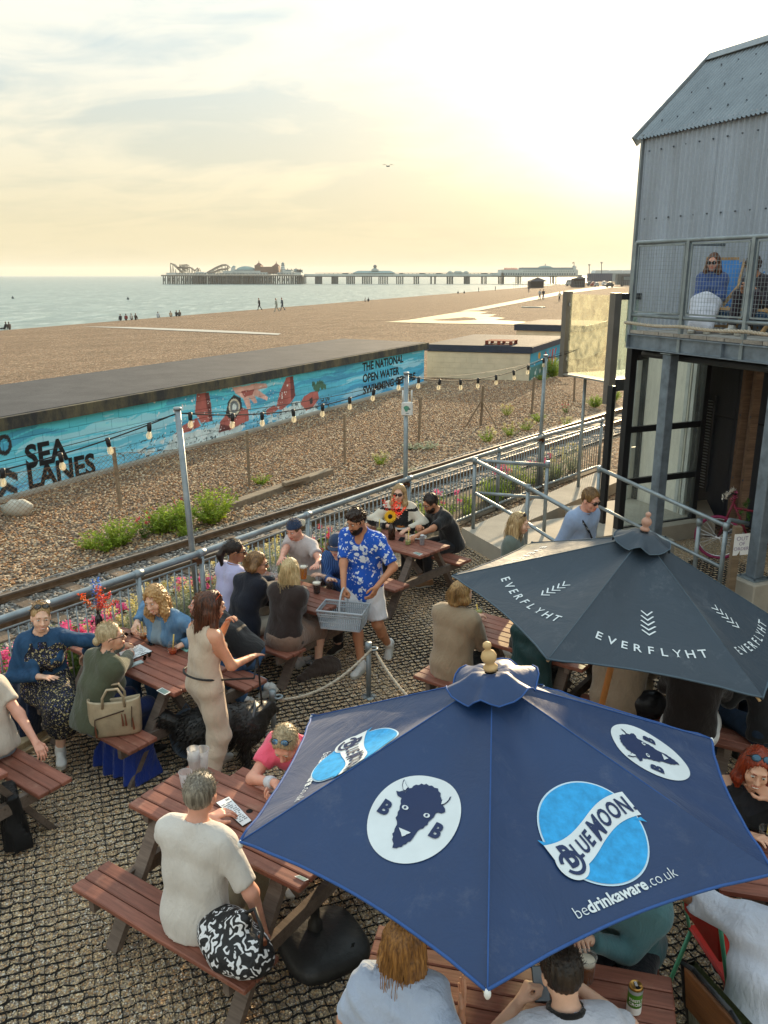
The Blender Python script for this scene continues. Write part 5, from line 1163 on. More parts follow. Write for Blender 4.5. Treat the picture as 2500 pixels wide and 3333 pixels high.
beyes=bz_([(393,400),(595,467)]); bmuz=bz_([(335,575),(448,618),(425,630),(405,635),(395,645),(365,655),(355,620),(345,600)]); bbs=bz_([(213,410),(690,598)])
def buffalo(P_,i,cx,cy,r,ang):
 disc(P_,i,cx,cy,r,r,white_print,.004,'logo_disc'); ca,sa=math.cos(ang),math.sin(ang); T_=lambda q,k=1.0:(cx+(q[0]*ca-q[1]*sa)*r*k,cy+(q[0]*sa+q[1]*ca)*r*k)
 flat_poly(P_,i,[T_(q)for q in bison],navy_ink,.007,'bison_head')
 for h in horns:
  flat_poly(P_,i,[T_(q)for q in h],navy_ink,.0072,'horn'); c=(sum(q[0]for q in h)/len(h),sum(q[1]for q in h)/len(h)); flat_poly(P_,i,[T_(((q[0]-c[0])*.72+c[0],(q[1]-c[1])*.80+c[1]))for q in h],white_print,.0095,'horn')
 for q in beyes:q=T_(q); disc(P_,i,*q,.078*r,.05*r,white_print,.0098,'eye',14,2); disc(P_,i,*q,.03*r,.03*r,navy_ink,.0115,'eye',10,2)
 flat_poly(P_,i,[T_(q)for q in bmuz],white_print,.0098,'muzzle')
 for q in bbs:text_on(P_,i,'B',*T_(q),.42*r,ang+R(-2),navy_ink,.0075,'lettering',.05)
def bluemoon(P_,i,cx,cy,r,ang):
 disc(P_,i,cx,cy,r*1.035,r*1.035,pale_print,.004,'logo_ring'); disc(P_,i,cx,cy,r,r,sky_ink,.0065,'logo_disc'); ca,sa=math.cos(ang),math.sin(ang)
 wave=lambda x:.16*r*math.sin(x/r*2.2)
 T_=lambda x,y:(cx+x*ca-(y+wave(x))*sa,cy+x*sa+(y+wave(x))*ca); xs=np.linspace(-1.06*r,1.10*r,30); hw=.26*r
 f=P_.to(i,.009); m=MB(); vs=[]
 for x in xs:
  for y in np.linspace(-hw*(1+.25*max(0,-x/r)),hw*(1+.15*max(0,-x/r)),8):vs.append(f(*T_(x,y)))
 m.add(vs,[(a*8+b,(a+1)*8+b,(a+1)*8+b+1,a*8+b+1)for a in range(29)for b in range(7)]); ban=obj('banner',m,white_print,P_.pan[i])
 q=T_(-.80*r,-.12*r); disc(P_,i,*q,.30*r,.34*r,white_print,.0085,'banner_lobe')
 for q_,s_ in(((-1.06*r,.30*r),-1),((1.06*r,-.30*r),1)):
  a=T_(*q_); flat_poly(P_,i,[T_(q_[0],q_[1]),T_(q_[0]-s_*.16*r,q_[1]),T_(q_[0]+s_*.04*r,q_[1]-s_*-.12*r*-1)],sky_ink,.0082,'banner_fold')
 x=-.66*r
 f2=P_.to(i,.0115); ring=MB(); vs=[]; n=30
 for j in range(n+1):
  a=-2.6+5.6*j/n
  for rr_ in(.17,.24):vs.append(f2(*T_(-.80*r+rr_*r*math.cos(a)*.95,-.14*r+rr_*r*math.sin(a))))
 ring.add(vs,[(2*j,2*j+1,2*j+3,2*j+2)for j in range(n)]); obj('letter_ring',ring,navy_ink,P_.pan[i])
 x=-.88*r
 for ch,sz in(('B',.62),('L',.42),('U',.42),('E',.42),(' ',.2),('M',.56),('O',.46),('O',.46),('N',.46),('.',.4)):
  if ch==' ':x+=.05*r; continue
  vf=text_mesh(ch,1,.03,'LEFT',1,.12); lo=min(p[0]for p in vf[0]); hi=max(p[0]for p in vf[0]); s_=sz*r; w=(hi-lo)*s_*.66; m=MB(); base=(-.35 if ch!='.' else-.35)*s_
  put(m,vf,lambda a,b:f2(*T_(x+(a-lo)*s_*.66,base+b*s_))); obj('lettering',m,navy_ink,P_.pan[i]); x+=w+.035*r
S4=1750/1659
buffalo(bp,0,*BC,BR,0)
q=panel_center(bp,1,(750+1122*S4,2100+568*S4)); bluemoon(bp,1,*q,.215,R(8))
q=panel_center(bp,5,(750+375*S4,2100+318*S4)); bluemoon(bp,5,*q,.215,R(5))
q=panel_center(bp,2,(750+1290*S4,2100+302*S4)); buffalo(bp,2,*q,.2,R(0))
def drinkaware(P_,i,pxy,sz,ang):
 cx,cy=panel_center(P_,i,pxy); out=[];
 parts=(('be',-.012),('drinkaware',.028),('.co.uk',-.012)); ws=[]
 for s_,b in parts:vf=text_mesh(s_,1,b,'LEFT',1,.12); ws.append((vf,max(p[0]for p in vf[0])))
 tot=sum(w for _,w in ws)+.1; x=-tot/2; f=P_.to(i,.004); ca,sa=math.cos(ang),math.sin(ang)
 for vf,w in ws:
  m=MB(); put(m,vf,lambda a,b:f(cx+((a+x)*ca-b*sa)*sz,cy+((a+x)*sa+b*ca)*sz)); obj('lettering',m,white_print,P_.pan[i]); x+=w+.05
drinkaware(bp,1,(750+1235*S4,2100+775*S4),.062,R(2)); drinkaware(bp,5,(750+238*S4,2100+398*S4),.062,R(0))
slate=fabric('slate_canvas','#2b3845',.22,.05); slate_e=mat('slate_edge','#4c5c68',.7,0,.1,20)
C_=V((1.718,5.481,1.737)); n_=V((.137,-.03,1)).normalized(); e1_=V((1,0,-n_.x/n_.z)).normalized(); e2_=n_.cross(e1_)
sc2=[C_+(e1_*math.cos(R(173.17+60*k))+e2_*math.sin(R(173.17+60*k)))*1.25 for k in range(6)]
dp=Parasol('slate_parasol','dark slate grey hexagonal parasol printed EVERFLYHT with chevron plumes',C_+n_*.536,sc2,slate,slate_e,.05,.04); dp.cap(slate,slate_e,.2)
obj('finial',dp.fin,mat('pink_wood','#b98f7c',.5,0,.1,10),dp.e,True)
m=MB(); m.cyl(dp.ap-n_*2.35+V((0,0,0)),dp.ap-n_*.01,.024,10); obj('pole',m,mat('honey_pole','#a8703c',.45,0,.12,12),dp.e,True)
for i in range(6):
 mid,x,y,Wd,Hh=dp.panel_xy(i); rad=1.05; word='EVERFLYHT'; n=len(word)
 for k,ch in enumerate(word):
  th=(k-(n-1)/2)*.078; cx=rad*math.sin(th)*1.0; cy=Hh-rad*math.cos(th)+.0; cy=.195+(1-math.cos(th))*.9
  vf=text_mesh(ch,1,.012,'LEFT',1,.2); lo=min(p[0]for p in vf[0]); hi=max(p[0]for p in vf[0]); f=dp.to(i,.004); sz=.088; ca,sa=math.cos(th*.9),math.sin(th*.9); m=MB()
  if ch=='Y':vs2=[(-.3,.7),(-.2,.7),(0,.42),(.2,.7),(.3,.7),(.05,.33),(.05,.1),(.14,0),(0,.06),(-.14,0),(-.05,.1),(-.05,.33)]; vf=(vs2,[(0,1,2,11),(2,3,4,5),(2,5,11),(11,5,6,10),(10,6,8),(6,7,8),(8,9,10)]); lo,hi=-.3,.3
  put(m,vf,lambda a,b:f(cx+((a-(lo+hi)/2)*ca-b*sa)*sz,cy+((a-(lo+hi)/2)*sa+b*ca)*sz)); obj('lettering',m,white_print,dp.pan[i])
 for k in range(5):
  f=dp.to(i,.004); cy=.35+k*.042; w=.05-.004*abs(k-1); m=MB()
  q=[(-w,cy+.042),(-w*.8,cy+.046),(0,cy+.014),(w*.8,cy+.046),(w,cy+.042),(0,cy)]; m.add([f(*p)for p in q],[(0,1,2,5),(2,3,4,5)]); obj('chevron',m,white_print,dp.pan[i])
bz=at(1052,3068,.05); e=empty('parasol_base',(bz.x,bz.y,0),0,'black moulded plastic parasol base with an empty socket under the near table end','parasol base')
t=NT('black_plastic'); v_=t.tc(); t.bump(t.noise(v_,7,4,.6),.5,.03); black_plastic=t.fin((.022,.022,.022),.5,0,.5)
m=MB(); n=40; vs=[]; sup=lambda a,r:(r*np.sign(math.cos(a))*abs(math.cos(a))**.6,r*np.sign(math.sin(a))*abs(math.sin(a))**.6)
for r,z in((.245,0),(.26,.02),(.258,.06),(.235,.095),(.16,.115),(.06,.122),(.0,.122)):
 for j in range(n):a=2*math.pi*j/n; x,y=sup(a,r); c,s_=math.cos(.5),math.sin(.5); vs.append((bz.x+x*c-y*s_,bz.y+x*s_+y*c,z))
m.add(vs,[(k*n+j,k*n+(j+1)%n,(k+1)*n+(j+1)%n,(k+1)*n+j)for k in range(6)for j in range(n)]); obj('body',m,black_plastic,e,True)
m=MB(); m.lathe((bz.x-.05,bz.y+.05,.1),[(.05,0),(.045,.06),(.03,.08),(.028,.2),(.036,.2),(.036,.25),(.024,.25),(.022,.12)],14,False); m.cyl((bz.x-.02,bz.y+.05,.33),(bz.x+.0,bz.y+.05,.33),.016,8); obj('socket',m,black_plastic,e,True)
m=MB(); m.ball((bz.x+.17,bz.y-.06,.085),(.05,.075,.03)); obj('hand_hole',m,mat('deep_black',(.004,.004,.004),.9),e,True)
p=at(812,2640,.7525); m=MB(); m.lathe(p,[(.022,0),(.021,.0012),(.0005,.0012)],16); obj('parasol_hole',m,mat('deep_black',(.004,.004,.004),.9),bpy.data.objects['picnic_table.001'])
def ropepost(p,h,lab):
 e=empty('rope_post',p,0,lab,'post','grey tube posts carrying the white rope'); m=MB(); m.cyl(p,p+UP*h,.024,12); obj('shaft',m,galv,e,True)
 m=MB(); m.cyl(p+UP*(h-.06),p+UP*(h+.035),.032,12); obj('cap',m,galv,e,True)
 m=MB(); m.tube([p+UP*(h-.03)+V((math.cos(a)*.035+.05,math.sin(a)*.035,0))for a in np.linspace(0,2*math.pi,16)[:-1]],.011,6,closed=True); obj('ring',m,galv,e,True)
 m=MB(); m.lathe(p,[(.08,0),(.08,.012),(.04,.016)],14); obj('base_plate',m,galv,e,True); return e
ra_=V((-.15,7.36,0)); rb_=at(893,2395,0); ropepost(ra_,.55,'grey rope post by the feet of the man with the basket'); ropepost(rb_,.42,'short grey rope post beside the blue parasol corner')
def sagr(a,b,s,n=20):return[a+(b-a)*(i/n)-UP*(s*4*(i/n)*(1-i/n))for i in range(n+1)]
m=MB(); rope(m,[ra_+UP*.53+V((.03,-.03,0))]+sagr(ra_+UP*.5+V((0,-.04,0)),rb_+UP*.36+V((.05,0,0)),.12)[1:],.013,45)
obj('rope',m,rope_mat,None,True,label='pale twisted rope sagging between the two grey posts',cat='rope')
m=MB(); rope(m,sagr(ra_+UP*.5+V((.06,0,0)),V((.55,6.15,.42)),.14),.013,45); obj('rope',m,rope_mat,None,True,label='pale rope running from the post behind the blue parasol',cat='rope')
def tabpt(key,x,y):return at(x,y,.752)
clear=glass('plastic_cup',(.95,.96,.96),.08,.22,(.85,.87,.87),.13); frost=glass('frosted_cup',(.9,.9,.9),.2,.25,(.86,.87,.88),.5); tglass=glass('drinking_glass',(.93,.95,.94),.02,.12,(.8,.8,.8),.06)
def liquid(name,c):
 t=NT(name); t.fin(srgb(c),.1,0,.5); tr=t.n('BsdfTranslucent'); tr.inputs[0].default_value=(*srgb(c),1); ms=t.n('MixShader'); ms.inputs[0].default_value=.5; t.L.new(t.b.outputs[0],ms.inputs[1]); t.L.new(tr.outputs[0],ms.inputs[2]); t.L.new(ms.outputs[0],t.out.inputs[0]); return t.m
beer,spritz,amber,lime,stout=liquid('beer','#e3a21c'),liquid('orange_spritz','#d9641c'),liquid('amber_drink','#a8662c'),liquid('lime_drink','#cdd28a'),liquid('dark_beer','#3a1a0c')
foam=mat('beer_foam','#efe6d2',.9); water_l=liquid('pink_drink','#c07a52')
def cup(p,r0,r1,h,lab,fill=0,liq=None,head=0,mt=None,name='plastic_cup',cat='cup',straw=None,group='cups and glasses on the tables',stack=0,shape=None):
 e=empty(name,p,0,lab,cat,group); mt=mt or clear
 prof=shape or[(r0*.9,.002),(r0,.004),(r1,h),(r1+.002,h+.002)]
 m=MB(); m.lathe(p,prof,18,False); m.lathe(p,[(.001,.002),(r0*.95,.002)],18,False); obj('wall',m,mt,e,True)
 m=MB(); m.tube([p+V((math.cos(a)*prof[-1][0],math.sin(a)*prof[-1][0],h))for a in np.linspace(0,2*math.pi,20)[:-1]],.0022,5,closed=True); obj('rim',m,mt,e,True)
 if liq:
  lr=lambda z:np.interp(z,[q[1]for q in prof],[q[0]for q in prof])-.003
  m=MB(); m.lathe(p,[(lr(z),z)for z in np.linspace(.006,fill,6)],18); obj('drink',m,liq,e,True)
  if head:m=MB(); m.lathe(p,[(lr(fill),fill+.001),(lr(fill+head),fill+head)],18); obj('foam',m,foam,e,True)
 for k in range(stack):m=MB(); m.lathe(p+UP*(.018*(k+1)),[(r0*.96,h*.35),(r1*.97,h),(r1+.001,h+.002)],18,False); obj('stacked_cup',m,mt,e,True)
 if straw:m=MB(); m.cyl(p+V((0,0,.01)),p+V((straw[0],straw[1],h+straw[2])),.006,8); obj('straw',m,mat('straw_yellow','#d8bc62',.5),e,True)
 return e
tumb=[(.028,.002),(.036,.012),(.043,.045),(.041,.08),(.035,.105)]
cup(tabpt('A',468,2078),.03,.035,.105,'stemless glass with amber drink and a straw, held by the curly-haired woman',.04,amber,0,tglass,'drinking_glass','glass',(.0,-.02,.07),shape=tumb)
cup(tabpt('A',563,2127),.03,.035,.105,'stemless glass of orange spritz with a straw, beside the phone and jumpsuit',.045,spritz,0,tglass,'drinking_glass','glass',(.02,.0,.08),shape=tumb)
S1=.7535
cup(at(635,2516,.752),.032,.043,.115,'tall stack of clear plastic cups at the far corner of the near table',stack=4,mt=frost); cup(at(660,2502,.752),.034,.05,.15,'larger empty clear plastic cup behind the cup stack',mt=frost); cup(at(606,2560,.752),.03,.042,.11,'clear plastic cup just left of the grey-haired head',mt=frost)
R3=.3014
def r3(u,v):return(650+u*R3,1650+v*R3)
cup(at(*r3(1124,778),.752),.034,.046,.16,'tall pint of golden beer in the middle of the crowded table',.13,beer,.02); cup(at(*r3(680,802),.752),.033,.042,.1,'short glass of pink drink nearest the navy jumper',.06,water_l,0,tglass,'drinking_glass','glass')
cup(at(*r3(803,852),.752),.034,.047,.14,'clear empty cup on the crowded table beside the blonde hair',.02,lime); cup(at(*r3(806,760),.752),.032,.045,.13,'clear empty cup behind the other clear cup on the crowded table')
cup(at(*r3(1322,850),.752),.034,.046,.12,'half pint with pink print on the crowded table near the denim sleeve',.06,stout,.0); cup(at(*r3(1266,930),.752),.034,.046,.125,'dark pint with white foam nearest the grey basket',.1,stout,.02); cup(at(*r3(1402,880),.752),.034,.045,.1,'dark beer behind the grey basket on the crowded table',.07,stout,0)
def r4(u,v):return(1000+u*R3,1600+v*R3)
cup(at(*r4(1088,570),.752),.034,.04,.13,'clear glass with straw near the silver can on the farthest table',.05,lime,0,tglass,'drinking_glass','glass',(.01,0,.05)); cup(at(*r4(775,440),.752),.034,.038,.12,'clear glass left of the sunflower bottle',.06,lime,0,tglass,'drinking_glass','glass',(.01,0,.06))
cup(at(1557,2008,.752),.036,.042,.085,'pale lemon cocktail in a low glass beside the beige jacket',.07,lime,0,tglass,'drinking_glass','glass',(-.02,.0,.05)); cup(at(2492,2745,.752),.034,.045,.1,'dark drink with a wooden straw beside the red-haired woman',.06,stout,0,tglass,'drinking_glass','glass',(.02,.02,.09))
cup(at(1905,3190,.752),.036,.044,.14,'glass with bubbly brown drink by the teal sleeve',.1,amber,.02)
def can(p,lab,col,top,h=.115,r=.033,txt=None,ink_=None):
 e=empty('drink_can',p,0,lab,'can','drink cans on the tables'); m=MB(); m.lathe(p,[(r*.8,0),(r,.008),(r,h-.012)],20,False); obj('body',m,col,e,True); m=MB(); m.lathe(p,[(r,h-.012),(r*.84,h),(r*.8,h),(r*.78,h-.004)],20); obj('lid',m,top,e,True)
 m=MB(); m.box(p+V((0,.004,h-.001)),(.012,.026,.002)); obj('ring_pull',m,chrome,e); m=MB(); m.lathe(p+V((.004,-.012,h-.0035)),[(.011,0),(.0005,.0008)],10); obj('opening',m,mat('deep_black',(.004,.004,.004),.9),e)
 if txt:
  for s_,z,w in txt:
   vf=text_mesh(s_,1,.03,'LEFT',1,.15); mx=max(q[0]for q in vf[0]); m=MB()
   def wrap(a,b):th=R(-100)+(a-mx/2)*w/r; return p+V((math.cos(th)*(r+.0012),math.sin(th)*(r+.0012),z+b*w))
   put(m,vf,wrap); obj('lettering',m,ink_,e)
 return e
p=at(2065,3333-110+60,.752); gcan=can(at(2062,3290,.752),'green and white drink can standing on the nearest table',mat('can_green','#4f8a2c',.35,.2,.1,30),mat('can_gold','#b58a4a',.3,.8),.15,.033,(('THISTLY',.082,.018),('CROSS',.06,.021)),white_paint)
m=MB(); m.lathe(at(2062,3290,.752),[(.0334,.006),(.0334,.045)],20,False); obj('label_band',m,white_paint,gcan,True); m=MB(); m.lathe(at(2062,3290,.752),[(.0334,.118),(.0334,.137)],20,False); obj('top_band',m,mat('can_silver','#aeb6bd',.3,.5),gcan,True)
can(at(*r4(1240,575),.752),'small silver and white can on the farthest table',mat('can_silver','#aeb6bd',.3,.5),chrome,.13,.03,(('SODA',.07,.014),('//',.04,.02)),navy_ink)
def bottle(p,lab,h,r,mt):
 e=empty('bottle_vase',p,0,lab,'vase'); m=MB(); m.lathe(p,[(r*.9,0),(r,.01),(r,h*.58),(r*.8,h*.68),(r*.36,h*.78),(r*.32,h),(r*.38,h+.005)],18); obj('bottle',m,mt,e,True); return e
brown=mat('brown_glass',(.03,.012,.006),.12,0,.1,5,0,60,.6); vp=at(*r4(912,515),.752); e=bottle(vp,'brown glass bottle holding a sunflower and red sprigs',.26,.046,brown)
sunf,petal,redm,stem_m=mat('sunflower_disc','#2a1a0e',.9),leafmat('petal_yellow','#e5a813','#f0bf2a',.3),leafmat('red_sprig','#d8352a','#e8604a',.3),leafmat('stem_green','#5c7a34','#7a8f45',.3)
fc=vp+V((-.02,-.06,.32)); fd=V((-.25,-.9,.35)).normalized(); fu=fd.cross(V((1,0,0))).normalized(); fr=fd.cross(fu)
m=MB()
for k in range(22):
 a=2*math.pi*k/22; d=fu*math.cos(a)+fr*math.sin(a); s_=fd.cross(d); b=.028; L=.062; m.add([fc+d*b-s_*.006,fc+d*(b+L*.5)-s_*.011+fd*.006,fc+d*(b+L),fc+d*(b+L*.5)+s_*.011+fd*.006,fc+d*b+s_*.006],[(0,1,2,3,4)])
fl_=obj('sunflower',m,petal,e); m=MB(); m.ball(fc,(.03,.03,.012),12,6,fd.to_track_quat('Z','Y').to_matrix()); obj('disc',m,sunf,fl_,True)
def sprig(m,p,d,L,n,sz):
 d=d.normalized()
 for k in range(n):
  t=.25+.75*k/n; c=p+d*L*t+V((random.gauss(0,.018),random.gauss(0,.018),random.gauss(0,.018)))*(1.2-t*.6); a=V((random.uniform(-1,1),random.uniform(-1,1),random.uniform(-.4,1))).normalized(); b=a.cross(V((random.random(),random.random(),1))).normalized(); m.add([c-b*sz*.35,c+a*sz,c+b*sz*.35],[(0,1,2)])
m=MB()
for d,L in(((.1,.1,1),.33),((.35,.05,.8),.27),((-.3,.1,.8),.28),((.6,0,.6),.24),((.2,-.1,.9),.28)):sprig(m,vp+UP*.24,V(d),L,90,.024)
obj('red_sprigs',m,redm,e); m=MB()
for d in((-.05,-.15,.3),(.1,.1,1),(.35,.05,.8),(-.3,.1,.8)):m.cyl(vp+UP*.2,vp+UP*.24+V(d).normalized()*.12,.003,5)
obj('stems',m,stem_m,e)
vp=at(325,2050,.752); e=bottle(vp,'dark bottle with blue, orange and red flowers behind the grey-blonde woman',.2,.036,mat('dark_bottle',(.012,.01,.012),.15,0,.1,5,0,60,.6)); WM['flower_vase']=wm(e); e.name='flower_vase'
for nm,mt,dirs,sz in(('red_sprigs',redm,(((.2,0,1),.26),((.5,0,.8),.25),((.8,-.05,.5),.24),((.35,-.1,.9),.2)),.024),('blue_flowers',leafmat('petal_blue','#2f63c4','#4f8ad8',.3),(((-.1,.05,1),.33),((.1,.0,1),.36)),.026),('orange_flowers',leafmat('petal_orange','#e0561e','#e87a30',.3),(((-.5,-.1,.7),.26),((.15,-.15,.9),.3)),.03)):
 m=MB()
 for d,L in dirs:sprig(m,vp+UP*.17,V(d),L,70,sz)
 obj(nm,m,mt,e)
m=MB()
for d in((.2,0,1),(.5,0,.8),(-.1,.05,1),(-.5,-.1,.7)):m.cyl(vp+UP*.15,vp+UP*.17+V(d).normalized()*.2,.003,5)
obj('stems',m,stem_m,e)
def flat(name,pts,lab,cat,mt,th=.012,z=.752,group=None):
 ps=[at(*q,z+th)for q in pts]; c=sum(ps,V())/len(ps); e=empty(name,(c.x,c.y,z),0,lab,cat,group); m=MB(); n=len(ps); vs=[V((p.x,p.y,z+.001))for p in ps]+[V((p.x,p.y,z+th))for p in ps]
 a=(ps[1]-ps[0]).cross(ps[2]-ps[1]).z; o=1 if a>0 else-1
 m.add(vs,[tuple(range(n))[::-o],tuple(range(n,2*n))[::o]]+[(i,(i+1)%n,n+(i+1)%n,n+i)[::o]for i in range(n)]); obj('body',m,mt,e); return e,ps
def inset(ps,k,z):c=sum(ps,V())/len(ps); return[V((c.x+(p.x-c.x)*k,c.y+(p.y-c.y)*k,z))for p in ps]
def r2(u,v):return(300+u*.3617,1850+v*.3617)
grey_ink=mat('grey_ink','#6b7076',.7)
def menu(pts,lab,rows=9):
 e,ps=flat('menu_board',pts,lab,'menu',black_metal,.006); q=inset(ps,.97,.7595); m=MB(); m.add(q,[(0,1,2,3)if(q[1]-q[0]).cross(q[2]-q[1]).z>0 else(3,2,1,0)]); pg=obj('sheet',m,paper,e); m=MB()
 P_=lambda u,v:q[0]+(q[1]-q[0])*u+(q[3]-q[0])*v+(q[2]-q[1]-q[3]+q[0])*(u*v)+UP*.0012
 rr_=random.Random(len(lab))
 for k in range(rows):
  v=.16+k*.75/rows; x=.08
  while x<.85:
   w=rr_.uniform(.04,.12)
   if rr_.random()>.28:m.add([P_(x,v),P_(min(.9,x+w),v),P_(min(.9,x+w),v+.03),P_(x,v+.03)],[(0,1,2,3)])
   x+=w+.03
 for x,w in((.62,.06),(.72,.08),(.84,.06)):m.add([P_(x,.04),P_(x+w,.04),P_(x+w,.10),P_(x,.10)],[(0,1,2,3)])
 obj('printed_lines',m,grey_ink,pg)
menu([r2(238,760),r2(430,682),r2(545,745),r2(290,850)],'white menu sheet on a board in front of the grey-blonde woman')
menu([(702,2612),(745,2592),(820,2672),(790,2690)],'white menu sheet on a dark clipboard beside the grey-haired man',12)
def phone(pts,lab,mt=None):e,ps=flat('phone',pts,lab,'phone',mt or black_metal,.009,group='phones on the tables'); q=inset(ps,.9,.7625); m=MB(); m.add(q,[(0,1,2,3)if(q[1]-q[0]).cross(q[2]-q[1]).z>0 else(3,2,1,0)]); obj('screen',m,mat('phone_screen',(.01,.012,.016),.08,0,.1,5,0,60,.7)if mt is None else mt,e)
phone([r2(488,672),r2(590,622),r2(634,642),r2(528,692)],'black phone lying between the two orange drinks'); pale_phone=mat('pale_phone','#a9b9b8',.2,0,.1,8,0,60,.6); phone([r2(325,862),r2(440,822),r2(464,842),r2(345,888)],'pale silver phone next to the white menu',pale_phone)
phone([r2(778,706),r2(806,690),r2(880,735),r2(846,748)],'mint coloured phone beside the orange spritz',mat('mint_phone','#8fc4b8',.3)); phone([r4(982,522),r4(1010,488),r4(1060,495),r4(1035,535)],'black phone beside the sunflower bottle'); phone([r3(712,915),r3(768,900),r3(790,925),r3(730,940)],'black phone next to the navy jumper elbow')
def coaster(pts,lab):e,ps=flat('table_card',pts,lab,'card',white_paint,.003,group='small cards fixed to table corners'); q=inset(ps,.82,.7563); m=MB(); m.add(q,[(0,1,2,3)if(q[1]-q[0]).cross(q[2]-q[1]).z>0 else(3,2,1,0)]); obj('print',m,mat('card_print','#7d9089',.6,0,.5,300,0),e)
coaster([r2(578,1098),r2(630,1072),r2(708,1112),r2(655,1140)],'small white and black card on the corner near the beige handbag'); coaster([r4(1142,662),r4(1175,650),r4(1250,672),r4(1212,690)],'small pale card on the near corner of the farthest table'); coaster([(958,2852),(975,2848),(1005,2862),(990,2868)],'white card under the left tip of the blue parasol')
shade=glass('shade_lens',(.18,.12,.09),.05,.2,(.05,.03,.02),.4)
def folded_shades(x,y,lab,mt,ang=0):
 p=at(x,y,.752); e=empty('sunglasses',p,ang,lab,'sunglasses','sunglasses left on the table');
 for s_ in(-1,1):m=MB(); m.ball((s_*.034,0,.022),(.026,.006,.022),10,6); obj('lens',m,shade,e,True,world=False); m=MB(); m.tube([(s_*.062,0,.03),(s_*.05,.06,.025),(s_*.03,.1,.005)],.0025,5); obj('temple',m,mt,e,True,world=False)
 m=MB(); m.cyl((-.01,0,.028),(.01,0,.028),.003,5); obj('bridge',m,mt,e,True,world=False)
folded_shades(*r2(335,610),'round amber sunglasses on the table by the grey-blonde woman',mat('amber_frame','#7a4a1c',.4),.4); folded_shades(*r2(497,812),'black sunglasses lying beside the white menu',black_metal,1.2)
def plate(x,y,r,lab,foodc):
 p=at(x,y,.752); e=empty('food_plate',p,0,lab,'plate','plates of food on the farthest table'); m=MB(); m.lathe(p,[(r*.6,.002),(r,.014),(r,.018),(r*.6,.008),(.001,.008)],24); obj('plate',m,white_paint,e,True); m=MB()
 for _ in range(24):a=random.uniform(0,6.28); q=random.uniform(0,r*.55); m.ball(p+V((q*math.cos(a),q*math.sin(a),.018+random.uniform(0,.012))),(random.uniform(.012,.024),random.uniform(.008,.016),.009),6,4,Matrix.Rotation(random.uniform(0,3),3,'Z'))
 obj('food',m,foodc,e,True)
food=mat('fried_food','#b06a2c',.7,0,.5,30,.3); plate(*r4(1200,500),.11,'white plate of food in front of the bearded man in black',food); plate(*r4(1000,395),.11,'white plate of food in front of the woman in the varsity sweatshirt',food)
p=at(*r3(1220,1700),.0); e=empty('dog_bowl',p,0,'small round metal bowl of water on the gravel','bowl'); m=MB(); m.lathe(p,[(.07,.02),(.085,.02),(.09,.065),(.085,.065),(.07,.03),(.001,.028)],20); obj('bowl',m,chrome,e,True); m=MB(); m.lathe(p,[(.078,.045),(.001,.046)],20); obj('water',m,tglass,e,True)
m=MB(); a,b=at(40,2440,.05),at(195,2350,.05); m.bar(a,b,.14,.1,bev=.006); obj('timber_beam',m,pale_wood,None,label='pale timber beam lying on the gravel at the left edge',cat='timber')
m=MB(); a,b=at(20,2475,.02),at(180,2385,.02); m.bar(a+V((.02,-.04,0)),b+V((.02,-.04,0)),.06,.05); obj('timber_beam',m,pale_wood,None,label='narrow pale timber strip beside the thicker beam',cat='timber')
sl_w=wood('driftwood','#6f6252','#8a7b68',1,.9)
m=MB(); a,b=at(985*S1,1100+728*S1,.05),at(1425*S1,1100+575*S1,.05); m.bar(a,b,.2,.12,bev=.01); obj('old_sleeper',m,sl_w,None,label='long weathered timber lying on the shingle behind the tracks',cat='timber')
m=MB(); a,b=at(1225*S1,1100+632*S1,.15),at(1330*S1,1100+603*S1,.15); m.bar(a,b,.12,.07,bev=.008); obj('plank',m,sl_w,None,label='short plank resting on the long weathered timber',cat='timber')
m=MB(); p=at(58,1655,.12); m.ball(p,(.28,.18,.16),12,8); m.v=[tuple(V(q)+V((.03*math.sin(q[0]*17+q[2]*20),.02*math.cos(q[1]*23),.02*math.sin(q[0]*31))))for q in m.v]; obj('boulder',m,mat('white_stone','#b9b5a8',.9,0,.2,6,.4),None,True,label='pale whitish stone lying on the shingle at the left',cat='stone')
